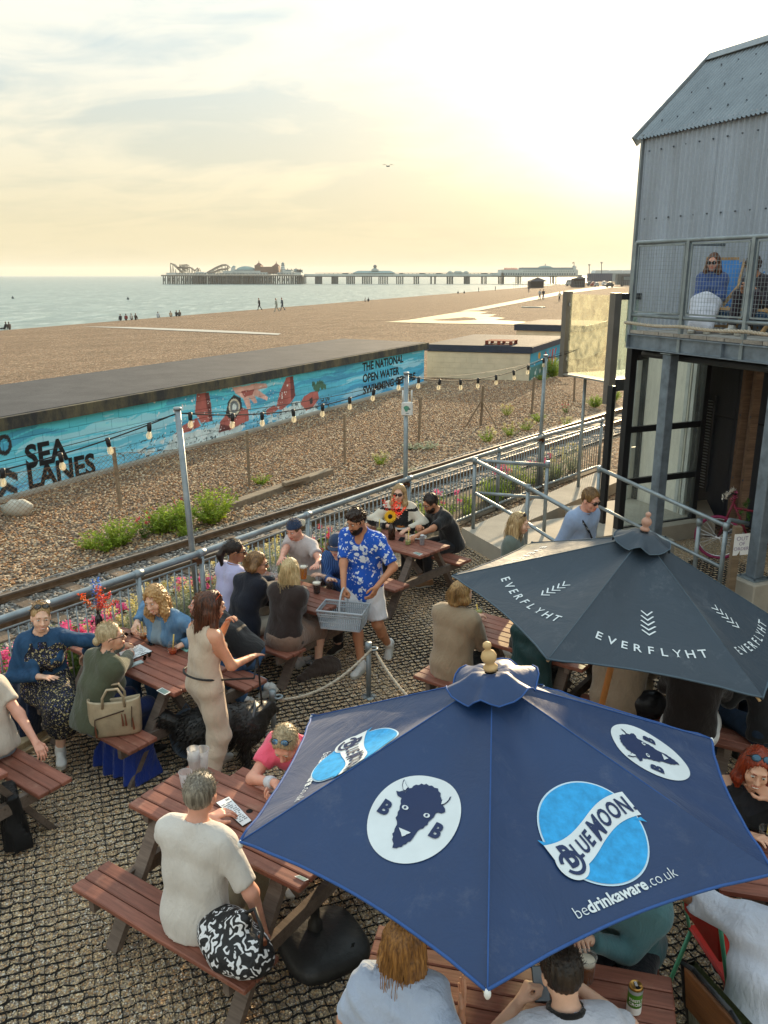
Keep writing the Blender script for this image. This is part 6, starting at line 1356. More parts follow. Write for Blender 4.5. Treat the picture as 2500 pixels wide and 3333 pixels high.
# =================================================================== PEOPLE: one signed-distance body each, meshed with surface nets
F32=np.float32
def snet(D,lo,h):
 """surface nets on a grid of distances -> verts, quads"""
 S=D<0; nx,ny,nz=D.shape
 c=[S[i:nx-1+i,j:ny-1+j,k:nz-1+k]for i in(0,1)for j in(0,1)for k in(0,1)]
 cnt=sum(x.astype(np.int8)for x in c); cell=(cnt>0)&(cnt<8)
 ids=np.full(cell.shape,-1,np.int64); I=np.argwhere(cell)
 if len(I)==0:return np.zeros((0,3)),np.zeros((0,4),int)
 ids[cell]=np.arange(len(I)); acc=np.zeros((len(I),3)); n=np.zeros(len(I))
 cor=[(i,j,k)for i in(0,1)for j in(0,1)for k in(0,1)]
 for a in range(8):
  for b in range(a+1,8):
   d=np.array(cor[b])-np.array(cor[a])
   if np.abs(d).sum()!=1:continue
   da=D[tuple((I+cor[a]).T)]; db=D[tuple((I+cor[b]).T)]; m=(da<0)!=(db<0)
   t=np.where(m,da/np.where(m,da-db,1),0); acc+=np.where(m[:,None],np.array(cor[a])+t[:,None]*d,0); n+=m
 P=(I+acc/np.maximum(n,1)[:,None])*h+lo
 Q=[]
 for ax in range(3):
  o1,o2=[(1,2),(2,0),(0,1)][ax]; s0=[slice(None)]*3; s1=[slice(None)]*3; s0[ax]=slice(0,-1); s1[ax]=slice(1,None)
  A,B=S[tuple(s0)],S[tuple(s1)]; E=np.argwhere(A!=B);
  ok=(E[:,o1]>0)&(E[:,o2]>0)&(E[:,o1]<D.shape[o1]-1)&(E[:,o2]<D.shape[o2]-1); E=E[ok]; inside=A[tuple(E.T)]
  u=np.zeros(3,int); u[o1]=1; w=np.zeros(3,int); w[o2]=1
  q=np.stack([ids[tuple((E-u-w).T)],ids[tuple((E-w).T)],ids[tuple(E.T)],ids[tuple((E-u).T)]],1)
  Q.append(np.where(inside[:,None],q,q[:,::-1]))
 return P,np.concatenate(Q)
def rc(P,a,b,ra,rb,sq=None):
 a=np.asarray(a,F32); b=np.asarray(b,F32); ba=b-a; p=P-a; t=np.clip((p@ba)/max(1e-9,float(ba@ba)),0,1); q=p-t[:,None]*ba
 if sq is not None:ax,k=sq; q=q+np.outer(q@ax,ax)*(k-1)
 return np.sqrt((q*q).sum(1))-(ra+(rb-ra)*t)
def el(P,c,r,Rm=None):
 p=P-np.asarray(c,F32)
 if Rm is not None:p=p@Rm
 r=np.asarray(r,F32); k0=np.sqrt(((p/r)**2).sum(1)); k1=np.sqrt(((p/r**2)**2).sum(1)); return k0*(k0-1)/np.maximum(k1,1e-6)
def smin(a,b,k):h=np.maximum(k-np.abs(a-b),0)/k; return np.minimum(a,b)-h*h*k*.25
def smax(a,b,k):return-smin(-a,-b,k)
def plane(P,o,n):return(P-np.asarray(o,F32))@np.asarray(n,F32)
def grid(lo,hi,h):
 lo=np.asarray(lo,float); n=np.maximum(4,np.ceil((np.asarray(hi)-lo)/h).astype(int)+1); ax=[lo[i]+h*np.arange(n[i])for i in range(3)]
 G=np.stack(np.meshgrid(*ax,indexing='ij'),-1).astype(F32); return G.reshape(-1,3),tuple(n),lo
def mesh_sdf(f,lo,hi,h):
 P,n,lo=grid(lo,hi,h); D=f(P).reshape(n).astype(np.float64); return snet(D,lo,h)
def folds(P,amp,f=1.0,seed=0.0):
 amp=amp*.9; x,y,z=P[:,0]*f,P[:,1]*f,P[:,2]*f; w=np.sin(x*9+seed)*1.1+np.sin(z*7+y*5+seed*2)*.9
 return amp*(np.sin(z*34+x*17+w*2.2+seed)*.5+np.sin(y*31-z*19+x*12+w*2.7)*.35+np.sin((x+y)*47+z*25+w*3)*.22)
def np3(v):return np.array((v[0],v[1],v[2]),F32)
def rotm(yaw=0,pitch=0,roll=0):return np.array(Matrix.Rotation(R(yaw),3,'Z')@Matrix.Rotation(-R(pitch),3,'X')@Matrix.Rotation(R(roll),3,'Y'),F32)
def ik(A,T,l1,l2,pole):
 A,T=np.asarray(A,float),np.asarray(T,float); d=T-A; D=np.linalg.norm(d); D2=min(D,(l1+l2)*.995); D2=max(D2,abs(l1-l2)*1.05+.02); d=d/max(D,1e-6); T=A+d*D2
 a=(l1*l1-l2*l2+D2*D2)/(2*D2); h=math.sqrt(max(0,l1*l1-a*a)); p=np.asarray(pole,float); p=p-d*(p@d); p/=max(1e-6,np.linalg.norm(p)); return A+d*a+p*h,T
def np_mesh(name,P,Q,mats,mi=None,smooth=True):
 me=bpy.data.meshes.new(name); me.vertices.add(len(P)); me.vertices.foreach_set('co',np.asarray(P,F32).ravel()); Q=np.asarray(Q,np.int32)
 me.loops.add(Q.size); me.loops.foreach_set('vertex_index',Q.ravel()); me.polygons.add(len(Q)); me.polygons.foreach_set('loop_start',np.arange(0,Q.size,4,dtype=np.int32)); me.polygons.foreach_set('loop_total',np.full(len(Q),4,np.int32))
 for m in(mats if isinstance(mats,(list,tuple))else[mats]):me.materials.append(m)
 if mi is not None:me.polygons.foreach_set('material_index',np.asarray(mi,np.int32))
 me.polygons.foreach_set('use_smooth',np.full(len(Q),smooth)); me.update(calc_edges=True); me.validate(); return me
def mb_arrays(m):
 P=np.array(m.v,float).reshape(-1,3); Q=[]
 for f in m.f:
  if len(f)==4:Q.append(f)
  elif len(f)==3:Q.append((f[0],f[1],f[2],f[2]))
 return P,Q
def skinmat(name,c):
 if name in MATS:return MATS[name]
 t=NT(name); v=t.tc(); col=t.mix(1.0,srgb(c),t.ramp(t.noise(v,11,4),[(.3,.88),(.7,1.1)]),'MULTIPLY'); t.bump(t.noise(v,140,3),.08,.005)
 m=t.fin(col,.5,0,.4); t.b.inputs['Subsurface Weight'].default_value=.12; t.b.inputs['Subsurface Radius'].default_value=(.012,.005,.003); MATS[name]=m; return m
def hairmat(name,c1,c2,trans=.12):
 if name in MATS:return MATS[name]
 t=NT(name); v=t.tc('Object'); n=t.noise(t.map(v,(60,60,4)),1.6,4,.6); n2=t.noise(v,9,3)
 col=t.mix(t.ramp(t.math('ADD',t.math('MULTIPLY',n,.7),t.math('MULTIPLY',n2,.3)),[(.38,0),(.62,1)]),srgb(c1),srgb(c2)); t.bump(n,.6,.006); t.fin(col,.42,0,.5)
 tr=t.n('BsdfTranslucent'); t.set(tr.inputs[0],col); ms=t.n('MixShader'); ms.inputs[0].default_value=trans; t.L.new(t.b.outputs[0],ms.inputs[1]); t.L.new(tr.outputs[0],ms.inputs[2]); t.L.new(ms.outputs[0],t.out.inputs[0]); MATS[name]=t.m; return t.m
SK={'light':'#d9a88c','fair':'#e0b49a','tan':'#b98262','warm':'#cf987a','pink':'#d99f88','brown':'#9a6a4e'}
eye_w,eye_d,lip_m,teeth_m,lens_m=mat('eye_white','#cfc9c0',.3,0,.02,9,0),mat('eye_dark','#2b1d14',.25,0,.02,9,0),{},mat('teeth','#e3ddd0',.35,0,.02,9,0),mat('dark_lens',(.012,.012,.015),.08,0,.1,5,0,60,.8)
sole_m=mat('shoe_sole','#b9b5aa',.8); white_shoe=mat('white_shoe','#c9c8c4',.6,0,.1,14,.2); dark_shoe=mat('dark_shoe','#26221f',.6); tan_shoe=mat('tan_shoe','#8a6a4c',.8)
PEOPLE=[]
HEAD_OFF=np.array((0,.03,.105),F32)
def hand(P0,d,n,side,pose,s=1.0):
 """capsules of a hand: wrist P0, direction d, palm normal n (where the fingers curl to)"""
 d=np.asarray(d,float); d/=np.linalg.norm(d); n=np.asarray(n,float); n=n-d*(n@d); n/=max(1e-6,np.linalg.norm(n)); w=np.cross(d,n)*side; out=[]
 curl={'flat':(.06,.08,.06),'relax':(.35,.45,.35),'grip':(1.15,1.35,.9),'point':(1.2,1.5,1.0),'spread':(.1,.15,.1),'cup':(.6,.75,.5)}[pose]
 L=[(.040,.026,.021),(.045,.030,.023),(.042,.028,.022),(.033,.021,.019)]
 for k in range(4):
  off=(1.5-k)*.0195; a=P0+d*.012*s+w*off*.55*s; kn=P0+(d*(.088-.004*abs(k-1))+w*off)*s; out.append((a,kn,.0135*s,.0118*s))
  c=curl if not(pose=='point' and k==0)else(.12,.15,.1); th=0; p=kn; fan=(1.5-k)*(.16 if pose=='spread' else.05); rr=(.0094,.0086,.0079)
  for j in range(3):
   th+=c[j]; dd=d*math.cos(th)+n*math.sin(th)+w*fan*max(0,math.cos(th)); dd/=np.linalg.norm(dd); q=p+dd*L[k][j]*s; out.append((p,q,rr[j]*s,rr[j]*.9*s)); p=q
 b=P0+(d*.022+w*.022+n*.004)*s; t1=b+(d*.030+w*(.030 if pose!='grip' else.018)+n*(.012 if pose!='grip' else.022))*s; t2=t1+(d*.030+w*(.010 if pose!='grip' else-.006)+n*(.010 if pose!='grip' else.016))*s; t3=t2+(d*.024-w*(.0 if pose!='grip' else.014)+n*.008)*s
 out+=[(b,t1,.0145*s,.0115*s),(t1,t2,.0108*s,.0098*s),(t2,t3,.0098*s,.0086*s)]; return out
def person(label,head_px=None,hz=None,pos=None,yaw=0,seat=None,lean=8,side=0,twist=0,hyaw=0,hpitch=0,hroll=0,s=1.0,build=1.0,female=False,hands=None,poses=('relax','relax'),elbow=None,feet=None,knees=None,skin='light',hair=None,hairc=('#3a2618','#5c3d26'),beard=None,top=None,bottom=None,shoes='white',glasses=None,cap=None,smile=False,vox=.016,palm=None,group='people on the terrace',lookworld=None,neckf=.72,bare_legs=True,toes=None,hats=None):
 Rz=rotm(yaw); hipz=(seat+.085*build)if seat is not None else.90*s
 up_t=rotm(0,-0,0)
 Rt=np.array(Matrix.Rotation(-R(lean),3,'X')@Matrix.Rotation(R(side),3,'Y'),F32); Rs=Rt@np.array(Matrix.Rotation(R(twist),3,'Z'),F32)
 pel=np.array((0,0,0),F32); mid=pel+Rt@np3((0,-.012-(.03 if lean>15 else 0),.25*s)); nb=pel+Rt@np3((0,0,.505*s))
 Rh=np.array(Matrix.Rotation(R(hyaw),3,'Z')@Matrix.Rotation(-R(-hpitch),3,'X')@Matrix.Rotation(R(hroll),3,'Y'),F32)
 nd=Rt@np3((0,.18+max(0,-hpitch)*.008,1)); nd/=np.linalg.norm(nd); hc=nb+nd*.085*s*neckf+Rh@(HEAD_OFF*s)
 if head_px is not None:
  z=hipz+hc[2]if hz is None else hz; wp=at(head_px[0],head_px[1],z); o=Rz@hc; hip=np3((wp.x-o[0],wp.y-o[1],hipz))if hz is None else np3((wp.x-o[0],wp.y-o[1],z-hc[2]))
 else:hip=np3((pos[0],pos[1],hipz))
 if seat is not None and hz is not None:pass
 W2L=lambda p:Rz.T@(np3(p)-hip)
 def loc(p):return np3(p[1:])if p[0]=='l' else W2L(p)
 sw=(.143 if female else.176)*s*build**.6; sh=[nb+Rs@np3((q*sw,-.005,-.058*s))for q in(-1,1)]
 hipj=[pel+np3((q*.088*s,0,0))for q in(-1,1)]; l1,l2=.285*s,.255*s; t1,t2=.43*s,.42*s
 wr=[]; elb=[]
 hands=hands or[None,None]
 for k,q in enumerate((-1,1)):
  T_=hands[k]; T_=sh[k]+Rs@np3((q*.05,.02,-.52*s))if T_ is None else loc(T_); pole=np3((q*.55,-.55,-.5))if not(elbow and elbow[k]is not None)else np3(elbow[k]); e_,t_=ik(sh[k],T_,l1,l2,pole); elb.append(e_.astype(F32)); wr.append(t_.astype(F32))
 an=[]; kn=[]; gz=-hip[2]
 for k,q in enumerate((-1,1)):
  if feet and feet[k]is not None:T_=loc(feet[k])
  elif seat is not None:T_=np3((q*.12,.40*s,gz+.085))
  else:T_=np3((q*.10,0,gz+.085))
  pole=np3((q*.12,1,.6))if not(knees and knees[k]is not None)else np3(knees[k]); k_,a_=ik(hipj[k],T_,t1,t2,pole); kn.append(k_.astype(F32)); an.append(a_.astype(F32))
 fx=Rs@np3((1,0,0)); fy=Rt@np3((0,1,0)); B=build; sq=(np.asarray(fy,F32),1.12)
 fat=max(0,B-1)
 def torso(P,g=0.0,chest=1.0):
  d=None
  for q in(-1,1):
   a=pel+Rt@np3((q*.072*s,0,-.01)); m_=mid+Rt@np3((q*(.050 if female else.062)*s*B,fat*.1,0)); c_=pel+Rs@np3((q*.078*s*B**.7,.004,.385*s))
   rp,rw,rch=(.118 if female else.108)*s*B**.6,(.082 if female else.092)*s*B,(.098 if female else.108)*s*B**.5
   for x in(rc(P,a,m_,rp+g,rw+g,sq),rc(P,m_,c_,rw+g,rch+g,sq)):d=x if d is None else smin(d,x,.05)
  d=smin(d,rc(P,sh[0]*.86+nb*.14,sh[1]*.86+nb*.14,.055*s+g,.055*s+g),.07)
  for q in(0,1):d=smin(d,rc(P,nb+Rt@np3((0,-.01,.01)),sh[q]*.8+nb*.2,.045*s+g*.7,.042*s+g),.04)
  if female:
   for q in(-1,1):d=smin(d,el(P,pel+Rs@np3((q*.072*s,.085*s,.31*s)),np.array((.066,.058,.066))*s+g),.04)
  return d
 def arms(P,g=0.0,k0=0.0,upto=2.0,which=(0,1),taper=0.0):
  d=None
  for k in which:
   u=min(1.0,upto); e_=sh[k]+(elb[k]-sh[k])*u; x=rc(P,sh[k],e_,.052*s*B**.5+g,(.052+(.040-.052)*u)*s*B**.4+g*(1+taper))
   d=x if d is None else np.minimum(d,x)
   if upto>1:w_=elb[k]+(wr[k]-elb[k])*(upto-1); d=smin(d,rc(P,elb[k],w_,.041*s+g,.041*s+(.027-.041)*s*(upto-1)+g),.03)
  return d
 def legs(P,g=0.0,upto=2.0,g2=None):
  d=None; g2=g if g2 is None else g2
  for k in(0,1):
   u=min(1,upto); e_=hipj[k]+(kn[k]-hipj[k])*u; x=rc(P,hipj[k],e_,.090*s*B**.5+g,(.090-.035*u)*s*B**.4+g2)
   if upto>1:
    a_=kn[k]+(an[k]-kn[k])*(upto-1); x=smin(x,rc(P,kn[k],a_,.055*s+g2,.055*s-(.017*s)*(upto-1)+g2),.03)
    if upto>1.3 and g==0:cm=kn[k]*.68+an[k]*.32; fw=np.cross(kn[k]-an[k],np3((1,0,0))); x=smin(x,el(P,cm,(.05*s,.05*s,.085*s)),.03)
   d=x if d is None else smin(d,x,.02)
  return d
 neck_a,neck_b=nb+Rt@np3((0,.012,-.03)),hc+Rh@(np3((0,-.03,-.07))*s)
 def necks(P,g=0.0):return rc(P,neck_a,neck_b,(.055 if not female else.047)*s+g,(.052 if not female else.044)*s+g)
 pts=np.array([pel,mid,nb,hc]+sh+elb+wr+kn+an); lo,hi=pts.min(0)-.2,pts.max(0)+.2
 def bodyf(P):
  d=smin(torso(P),arms(P),.035); d=smin(d,legs(P),.05); d=smin(d,necks(P),.04); d=smin(d,el(P,hc,np.array((.07,.085,.10),F32)*s),.03); return d
 P,Q=mesh_sdf(bodyf,lo,hi,vox*1.15); VS,QS,MI=[P],[Q],[np.zeros(len(Q),int)]; base=len(P)
 def addp(P,Q,mi):
  nonlocal base
  VS.append(np.asarray(P)); QS.append(np.asarray(Q)+base); MI.append(np.full(len(Q),mi)if np.isscalar(mi)else mi); base+=len(P)
 fs=.93 if female else 1.0
 def headf(P):
  d=el(P,(0,-.012,.03),(.074*fs,.093,.088)); d=smin(d,el(P,(0,.022,-.03),(.060*fs,.066,.086)),.03); d=smin(d,el(P,(0,.052,-.088),(.031*fs,.032,.025)),.03)
  for q in(-1,1):d=smin(d,el(P,(q*.035,.058,-.032),(.026,.024,.028)),.02)
  d=smin(d,rc(P,np3((-.034,.080,.024)),np3((.034,.080,.024)),.011,.011),.02)
  for q in(-1,1):d=smax(d,-el(P,(q*.030,.104,.005),(.017,.018,.012)),.012)
  d=smin(d,rc(P,np3((0,.086,.008)),np3((0,.109,-.030)),.0085,.0125),.012)
  for q in(-1,1):d=smin(d,el(P,(q*.011,.098,-.034),(.009,.010,.008)),.008)
  d=smin(d,el(P,(0,.091,-.0605),(.023,.010,.0055)),.006); d=smin(d,el(P,(0,.089,-.0725),(.020,.0105,.007)),.006)
  for q in(-1,1):d=smin(d,el(P,(q*.076*fs,-.004,-.006),(.010,.024,.031)),.006)
  d=smin(d,rc(P,np3((0,-.022,-.05)),np3((0,-.045,-.14)),.048*fs,.05*fs),.03); return d
 hv=.0058 if vox<.018 else.0085
 P,Q=mesh_sdf(headf,(-.105,-.125,-.16),(.105,.14,.135),hv); cen=P[Q].mean(1); lipm=(np.abs(cen[:,0])<.024)&(cen[:,1]>.082)&(((cen[:,2]+.066)/.012)**2+(cen[:,0]/.025)**2<1)
 addp((P*s)@Rh.T+hc,Q,np.where(lipm,1,0))
 m=MB()
 for q in(-1,1):m.ball((q*.030,.0835,.005),(.0125,.0105,.0075),10,6)
 P,Q=mb_arrays(m); addp((P*s)@Rh.T+hc,Q,2); m=MB()
 for q in(-1,1):m.ball((q*.030,.0925,.005),(.0058,.0035,.0058),8,5)
 P,Q=mb_arrays(m); addp((P*s)@Rh.T+hc,Q,3)
 m=MB()
 for q in(-1,1):m.tube([(q*.014,.0945,.0245),(q*.030,.0925,.029),(q*.046,.080,.0235)],[.0026,.003,.0018],5)
 P,Q=mb_arrays(m); addp((P*s)@Rh.T+hc,Q,4)
 if smile:m=MB(); m.ball((0,.0945,-.0665),(.019,.0075,.0042),12,6); P,Q=mb_arrays(m); addp((P*s)@Rh.T+hc,Q,5)
 for k,q in enumerate((-1,1)):
  if poses[k]is None:continue
  fd=wr[k]-elb[k]; fd=fd/np.linalg.norm(fd); pn=np3((0,0,-1))if not(palm and palm[k]is not None)else(W2L(np3(palm[k][1:])+hip)if palm[k][0]=='w' else np3(palm[k]))
  if palm and palm[k]is not None and palm[k][0]=='w':pn=Rz.T@np3(palm[k][1:])
  hdv=fd+(np3((0,0,0))if not(hats and hats[k]is not None)else Rz.T@np3(hats[k])); caps=hand(wr[k],hdv,pn,q,poses[k],s*(.93 if female else 1.0))
  ap_=np.array([c_[0]for c_ in caps]+[c_[1]for c_ in caps]); l_,h_=ap_.min(0)-.03,ap_.max(0)+.03
  def hf(P):
   d=rc(P,elb[k]+(wr[k]-elb[k])*.75,wr[k]+fd*.015,.031*s,.025*s)
   for i_,c_ in enumerate(caps):x=rc(P,c_[0],c_[1],c_[2],c_[3]); d=smin(d,x,.012 if(i_%4==0 or i_>15)else.0035)
   return d
  P,Q=mesh_sdf(hf,l_,h_,.0052 if vox<.018 else.0075); addp(P,Q,0)
 sk=skinmat('skin_'+skin,SK[skin]);
 if skin not in lip_m:lip_m[skin]=mat('lips_'+skin,tuple(a*b for a,b in zip(srgb(SK[skin]),(.82,.48,.46))),.4,0,.05,9,0)
 hm=hairmat('hair_'+hairc[0][1:],*hairc)
 me=np_mesh('person',np.concatenate(VS),np.concatenate(QS),[sk,lip_m[skin],eye_w,eye_d,hm,teeth_m],np.concatenate(MI))
 o=bpy.data.objects.new('person',me); COL.objects.link(o); o.location=V([float(x)for x in hip]); o.rotation_euler=(0,0,R(yaw)); tag(o,label,'person',group); PEOPLE.append(o)
 L2W=lambda p:V([float(x)for x in(Rz@np3(p)+hip)])
 info=dict(o=o,hip=hip,Rz=Rz,L2W=L2W,W2L=W2L,wr=wr,elb=elb,kn=kn,an=an,hc=hc,Rh=Rh,nb=nb,Rt=Rt,sh=sh,pel=pel,mid=mid,s=s)
 def child(name,P,Q,mats,mi=None,smooth=True,lab=None):
  c=bpy.data.objects.new(name,np_mesh(name,P,Q,mats,mi,smooth)); COL.objects.link(c); c.parent=o
  if lab:c['label']=lab
  return c
 def childmb(name,mb,mats,smooth=True,head=False):
  if head:mb.v=[tuple((np.asarray(p)*s)@Rh.T+hc)for p in mb.v]
  c=bpy.data.objects.new(name,mb.mesh(name,mats,smooth)); COL.objects.link(c); c.parent=o; return c
 info['child'],info['childmb']=child,childmb
 tu=Rt@np3((0,0,1))
 if bottom:
  kind,bm_=bottom[0],bottom[1]; o_=bottom[2]if len(bottom)>2 else{}
  g=o_.get('loose',.014); L_={'trousers':1.93,'shorts':o_.get('len',.82),'skirt':1,'dress':1}[kind]
  def botf(P):
   d=smin(torso(P,g*.8),legs(P,g,L_,g*(1.6 if kind=='shorts' else 1.35)+o_.get('flare',0)),.03)
   if kind in('skirt','dress'):
    ln=o_.get('len',1.0)
    if seat is not None:
     km=(kn[0]+kn[1])/2; hm_=(hipj[0]+hipj[1])/2; x=rc(P,hm_,km,.15*s+g,.115*s+g); d=smin(legs(P,g,min(2,ln*1.6),g+.01),x,.08); d=smin(d,torso(P,g),.05)
     if ln>.8:am=(an[0]+an[1])/2; e_=km+(am-km)*min(1,(ln-.5)); d=smin(d,rc(P,km,e_,.10*s+g,.13*s+g),.06)
    else:e_=(an[0]+an[1])/2*ln+pel*(1-ln); d=smin(torso(P,g),rc(P,pel,e_,.13*s,.20*s),.08)
   wn=np3((0,-.3,1))/1.044 if seat is not None else np3((0,0,1)); d=np.where(P[:,1]>.15*s,d,np.maximum(d,plane(P,pel+wn*(o_.get('rise',.10)*s),wn)))if kind!='dress' else d
   if kind=='dress':d=np.maximum(d,-(necks(P,.022))); d=np.maximum(d,plane(P,nb-tu*.01,tu))
   if kind=='trousers' or kind=='shorts':
    for k in(0,1):
     A_,B_=(kn[k],an[k])if L_>1 else(hipj[k],kn[k]); t_=L_-1 if L_>1 else L_; e_=A_+(B_-A_)*t_; dv=(B_-A_)/np.linalg.norm(B_-A_); near=rc(P,e_-dv*.02,e_+dv*.16,.13,.13); d=np.where(near<0,np.maximum(d,plane(P,e_,dv)),d)
   return d+folds(P,o_.get('fold',.005),1.0,len(label))
  P,Q=mesh_sdf(botf,lo-.08,hi+.08,vox); child('dress' if kind=='dress' else kind,P,Q,bm_)
 if top:
  tm=top[0]; o_=top[1]if len(top)>1 else{}; slv={'long':1.93,'short':.62,'elbow':.85,'none':0,'three':1.5}[o_.get('sleeve','long')]; g=o_.get('loose',.016); hem=o_.get('hem',-.06)*s; nk=o_.get('neck',.009)
  def topf(P):
   d=torso(P,g)
   if slv>0:
    a_=None
    for k in(0,1):
     x=arms(P,g*.75,0,slv,(k,),o_.get('flare',.25)); t_=slv-1 if slv>1 else slv; A_,B_=(elb[k],wr[k])if slv>1 else(sh[k],elb[k]); e_=A_+(B_-A_)*t_; dv=(B_-A_)/np.linalg.norm(B_-A_); near=rc(P,e_-dv*.02,e_+dv*.1,.09,.09); x=np.where(near<0,np.maximum(x,plane(P,e_,dv)),x); a_=x if a_ is None else np.minimum(a_,x)
    d=smin(d,a_,.045)
   if hem<-.02:d=smin(d,rc(P,pel+tu*.02,pel+tu*hem,(.15 if seat is None else.145)*s*B**.5+g,(.155 if seat is None else.15)*s*B**.5+g,sq),.06)
   d=np.maximum(d,plane(P,pel+tu*hem,-tu))
   if o_.get('collar'):d=smin(d,rc(P,nb+tu*-.01,nb+nd*.045,.072*s,.070*s),.02); d=np.maximum(d,-rc(P,nb,nb+nd*.2,.062*s,.066*s))
   else:d=np.maximum(d,-necks(P,nk)); d=np.maximum(d,-rc(P,hc-nd*.06,hc+nd*.1,.1,.12))
   if slv==0:
    for k,q in enumerate((-1,1)):d=np.maximum(d,-rc(P,sh[k]+Rs@np3((q*.035,0,.05)),elb[k],.088*s,.06*s))
   if o_.get('vneck'):v_=nb+Rs@np3((0,.10*s,-.02)); d=np.maximum(d,-rc(P,v_,v_+Rs@np3((0,.05*s,-.15*s)),.055*s,.012))
   return d+folds(P,o_.get('fold',.006),1.0,len(label)*1.7)
  P,Q=mesh_sdf(topf,lo-.03,hi+.03,vox); mi=None
  if isinstance(tm,(list,tuple)):
   c_=P[Q].mean(1); mi=o_['pick'](c_,info)
  child(o_.get('name','shirt'),P,Q,tm,mi)
  if not o_.get('collar')and not o_.get('vneck')and slv>0 and not isinstance(tm,(list,tuple)):
   m=MB(); kx=.066 if not female else.062; m.tube([tuple(nb+Rt@np3((kx*s*math.cos(a),.014+(kx+.006)*s*math.sin(a),.030-.018*math.sin(a))))for a in np.linspace(0,6.28,22)[:-1]],.008,6,closed=True); childmb('neckline',m,tm)
  if o_.get('open'):
   im,w0,w1,z0,z1=o_['open']
   def inf(P):return np.maximum(np.maximum(torso(P,g+.006)+folds(P,.002),np.abs((P-nb)@fx)-(w0+(w1-w0)*np.clip(-((P-nb)@tu)/.45,0,1))),np.maximum(np.maximum(-((P-mid)@fy),plane(P,nb-tu*.02,tu)),np.maximum(plane(P,pel+tu*hem,-tu),-necks(P,nk+.004))))
   P,Q=mesh_sdf(inf,lo-.03,hi+.03,vox*.8); child('inner_top',P,Q,im)
 if hair:
  st=hair if isinstance(hair,dict)else{'style':hair}; sty=st['style']; ln=st.get('len',.3); vol=st.get('vol',1.0); gr=st.get('groove',.004)
  def hairf(P):
   d=el(P,(0,-.016,.036),(.084*fs*vol,.102*vol,.094*vol))
   if sty in('short','crop','buzz'):d=el(P,(0,-.014,.034),(.0785+.006*vol,.099+.004*vol,.092+.012*(vol if sty!='buzz' else.2)))
   face=el(P,(0,.088,-.024),(.066,.085,.104)); d=smax(d,-face,.012); nape=-.055 if sty in('short','crop','buzz')else-.09
   d=np.maximum(d,plane(P,(0,0,nape),(0,.35,-.93)));
   if sty in('short','crop','buzz'):
    for q in(-1,1):d=smax(d,-el(P,(q*.085,.02,-.035),(.03,.04,.04)),.008)
   if sty=='curly_top':d=smin(np.maximum(el(P,(0,-.014,.03),(.081,.099,.092)),plane(P,(0,0,-.04),(0,.35,-.93))),el(P,(0,.008,.085),(.075,.088,.05)),.02); d=smax(d,-el(P,(0,.085,-.045),(.066,.085,.092)),.012)
   if sty in('long','curly','bob','half'):
    w=.058*vol; front=st.get('front',.3)
    for q in(-1,1):
     d=smin(d,rc(P,np3((q*.058,-.02,.02)),np3((q*(.075+.012*vol),-.03+front*.09,-ln*.55)),.040*vol,.036*vol),.03)
     d=smin(d,rc(P,np3((q*(.075+.012*vol),-.03+front*.09,-ln*.55)),np3((q*.07,-.045+front*.12,-ln)),.036*vol,.016),.02)
    d=smin(d,rc(P,np3((0,-.06,.0)),np3((0,-.085,-ln*.8)),.062*vol,.048),.03); d=smin(d,rc(P,np3((-.045,-.06,-.05)),np3((-.05,-.09,-ln*.95)),.05,.02),.03); d=smin(d,rc(P,np3((.045,-.06,-.05)),np3((.05,-.09,-ln*.97)),.05,.02),.03)
    d=smax(d,-el(P,(0,.1,-.045),(.052,.085,.09)),.01)
   if sty=='bun':d=smin(d,el(P,(0,-.115,-.02),(.038,.03,.036)),.015)
   if sty=='pony':d=smin(d,el(P,(0,-.10,.045),(.028,.03,.03)),.012); d=smin(d,rc(P,np3((0,-.115,.045)),np3((.0,-.165,-.03)),.030,.038),.02); d=smin(d,rc(P,np3((0,-.165,-.03)),np3((.0,-.15,-ln)),.038,.012),.02)
   th=np.arctan2(P[:,0],-P[:,1]); fq=st.get('freq',22)
   if sty in('curly','curly_top','fro'):d=d-gr*1.2*(np.sin(P[:,0]*70+np.sin(P[:,2]*60)*2.5+P[:,1]*40)*np.sin(P[:,2]*62+np.sin(P[:,1]*70)*2)+.5*np.sin(th*24+np.sin(P[:,2]*90)*1.5))
   else:d=d-gr*(np.sin(th*fq+np.sin(P[:,2]*26)*.8)*.6+np.sin(th*fq*2.3+P[:,2]*30)*.4)
   return d
  hh=.0065 if vox<.018 else.009
  P,Q=mesh_sdf(hairf,(-.16,-.24,-ln-.06),(.16,.16,.16),hh); hc_=child('hair',(P*s)@Rh.T+hc,Q,hm)
  m=MB(); rr_=random.Random(len(label)*7); N_=int(st.get('strands',100)*.6+240)
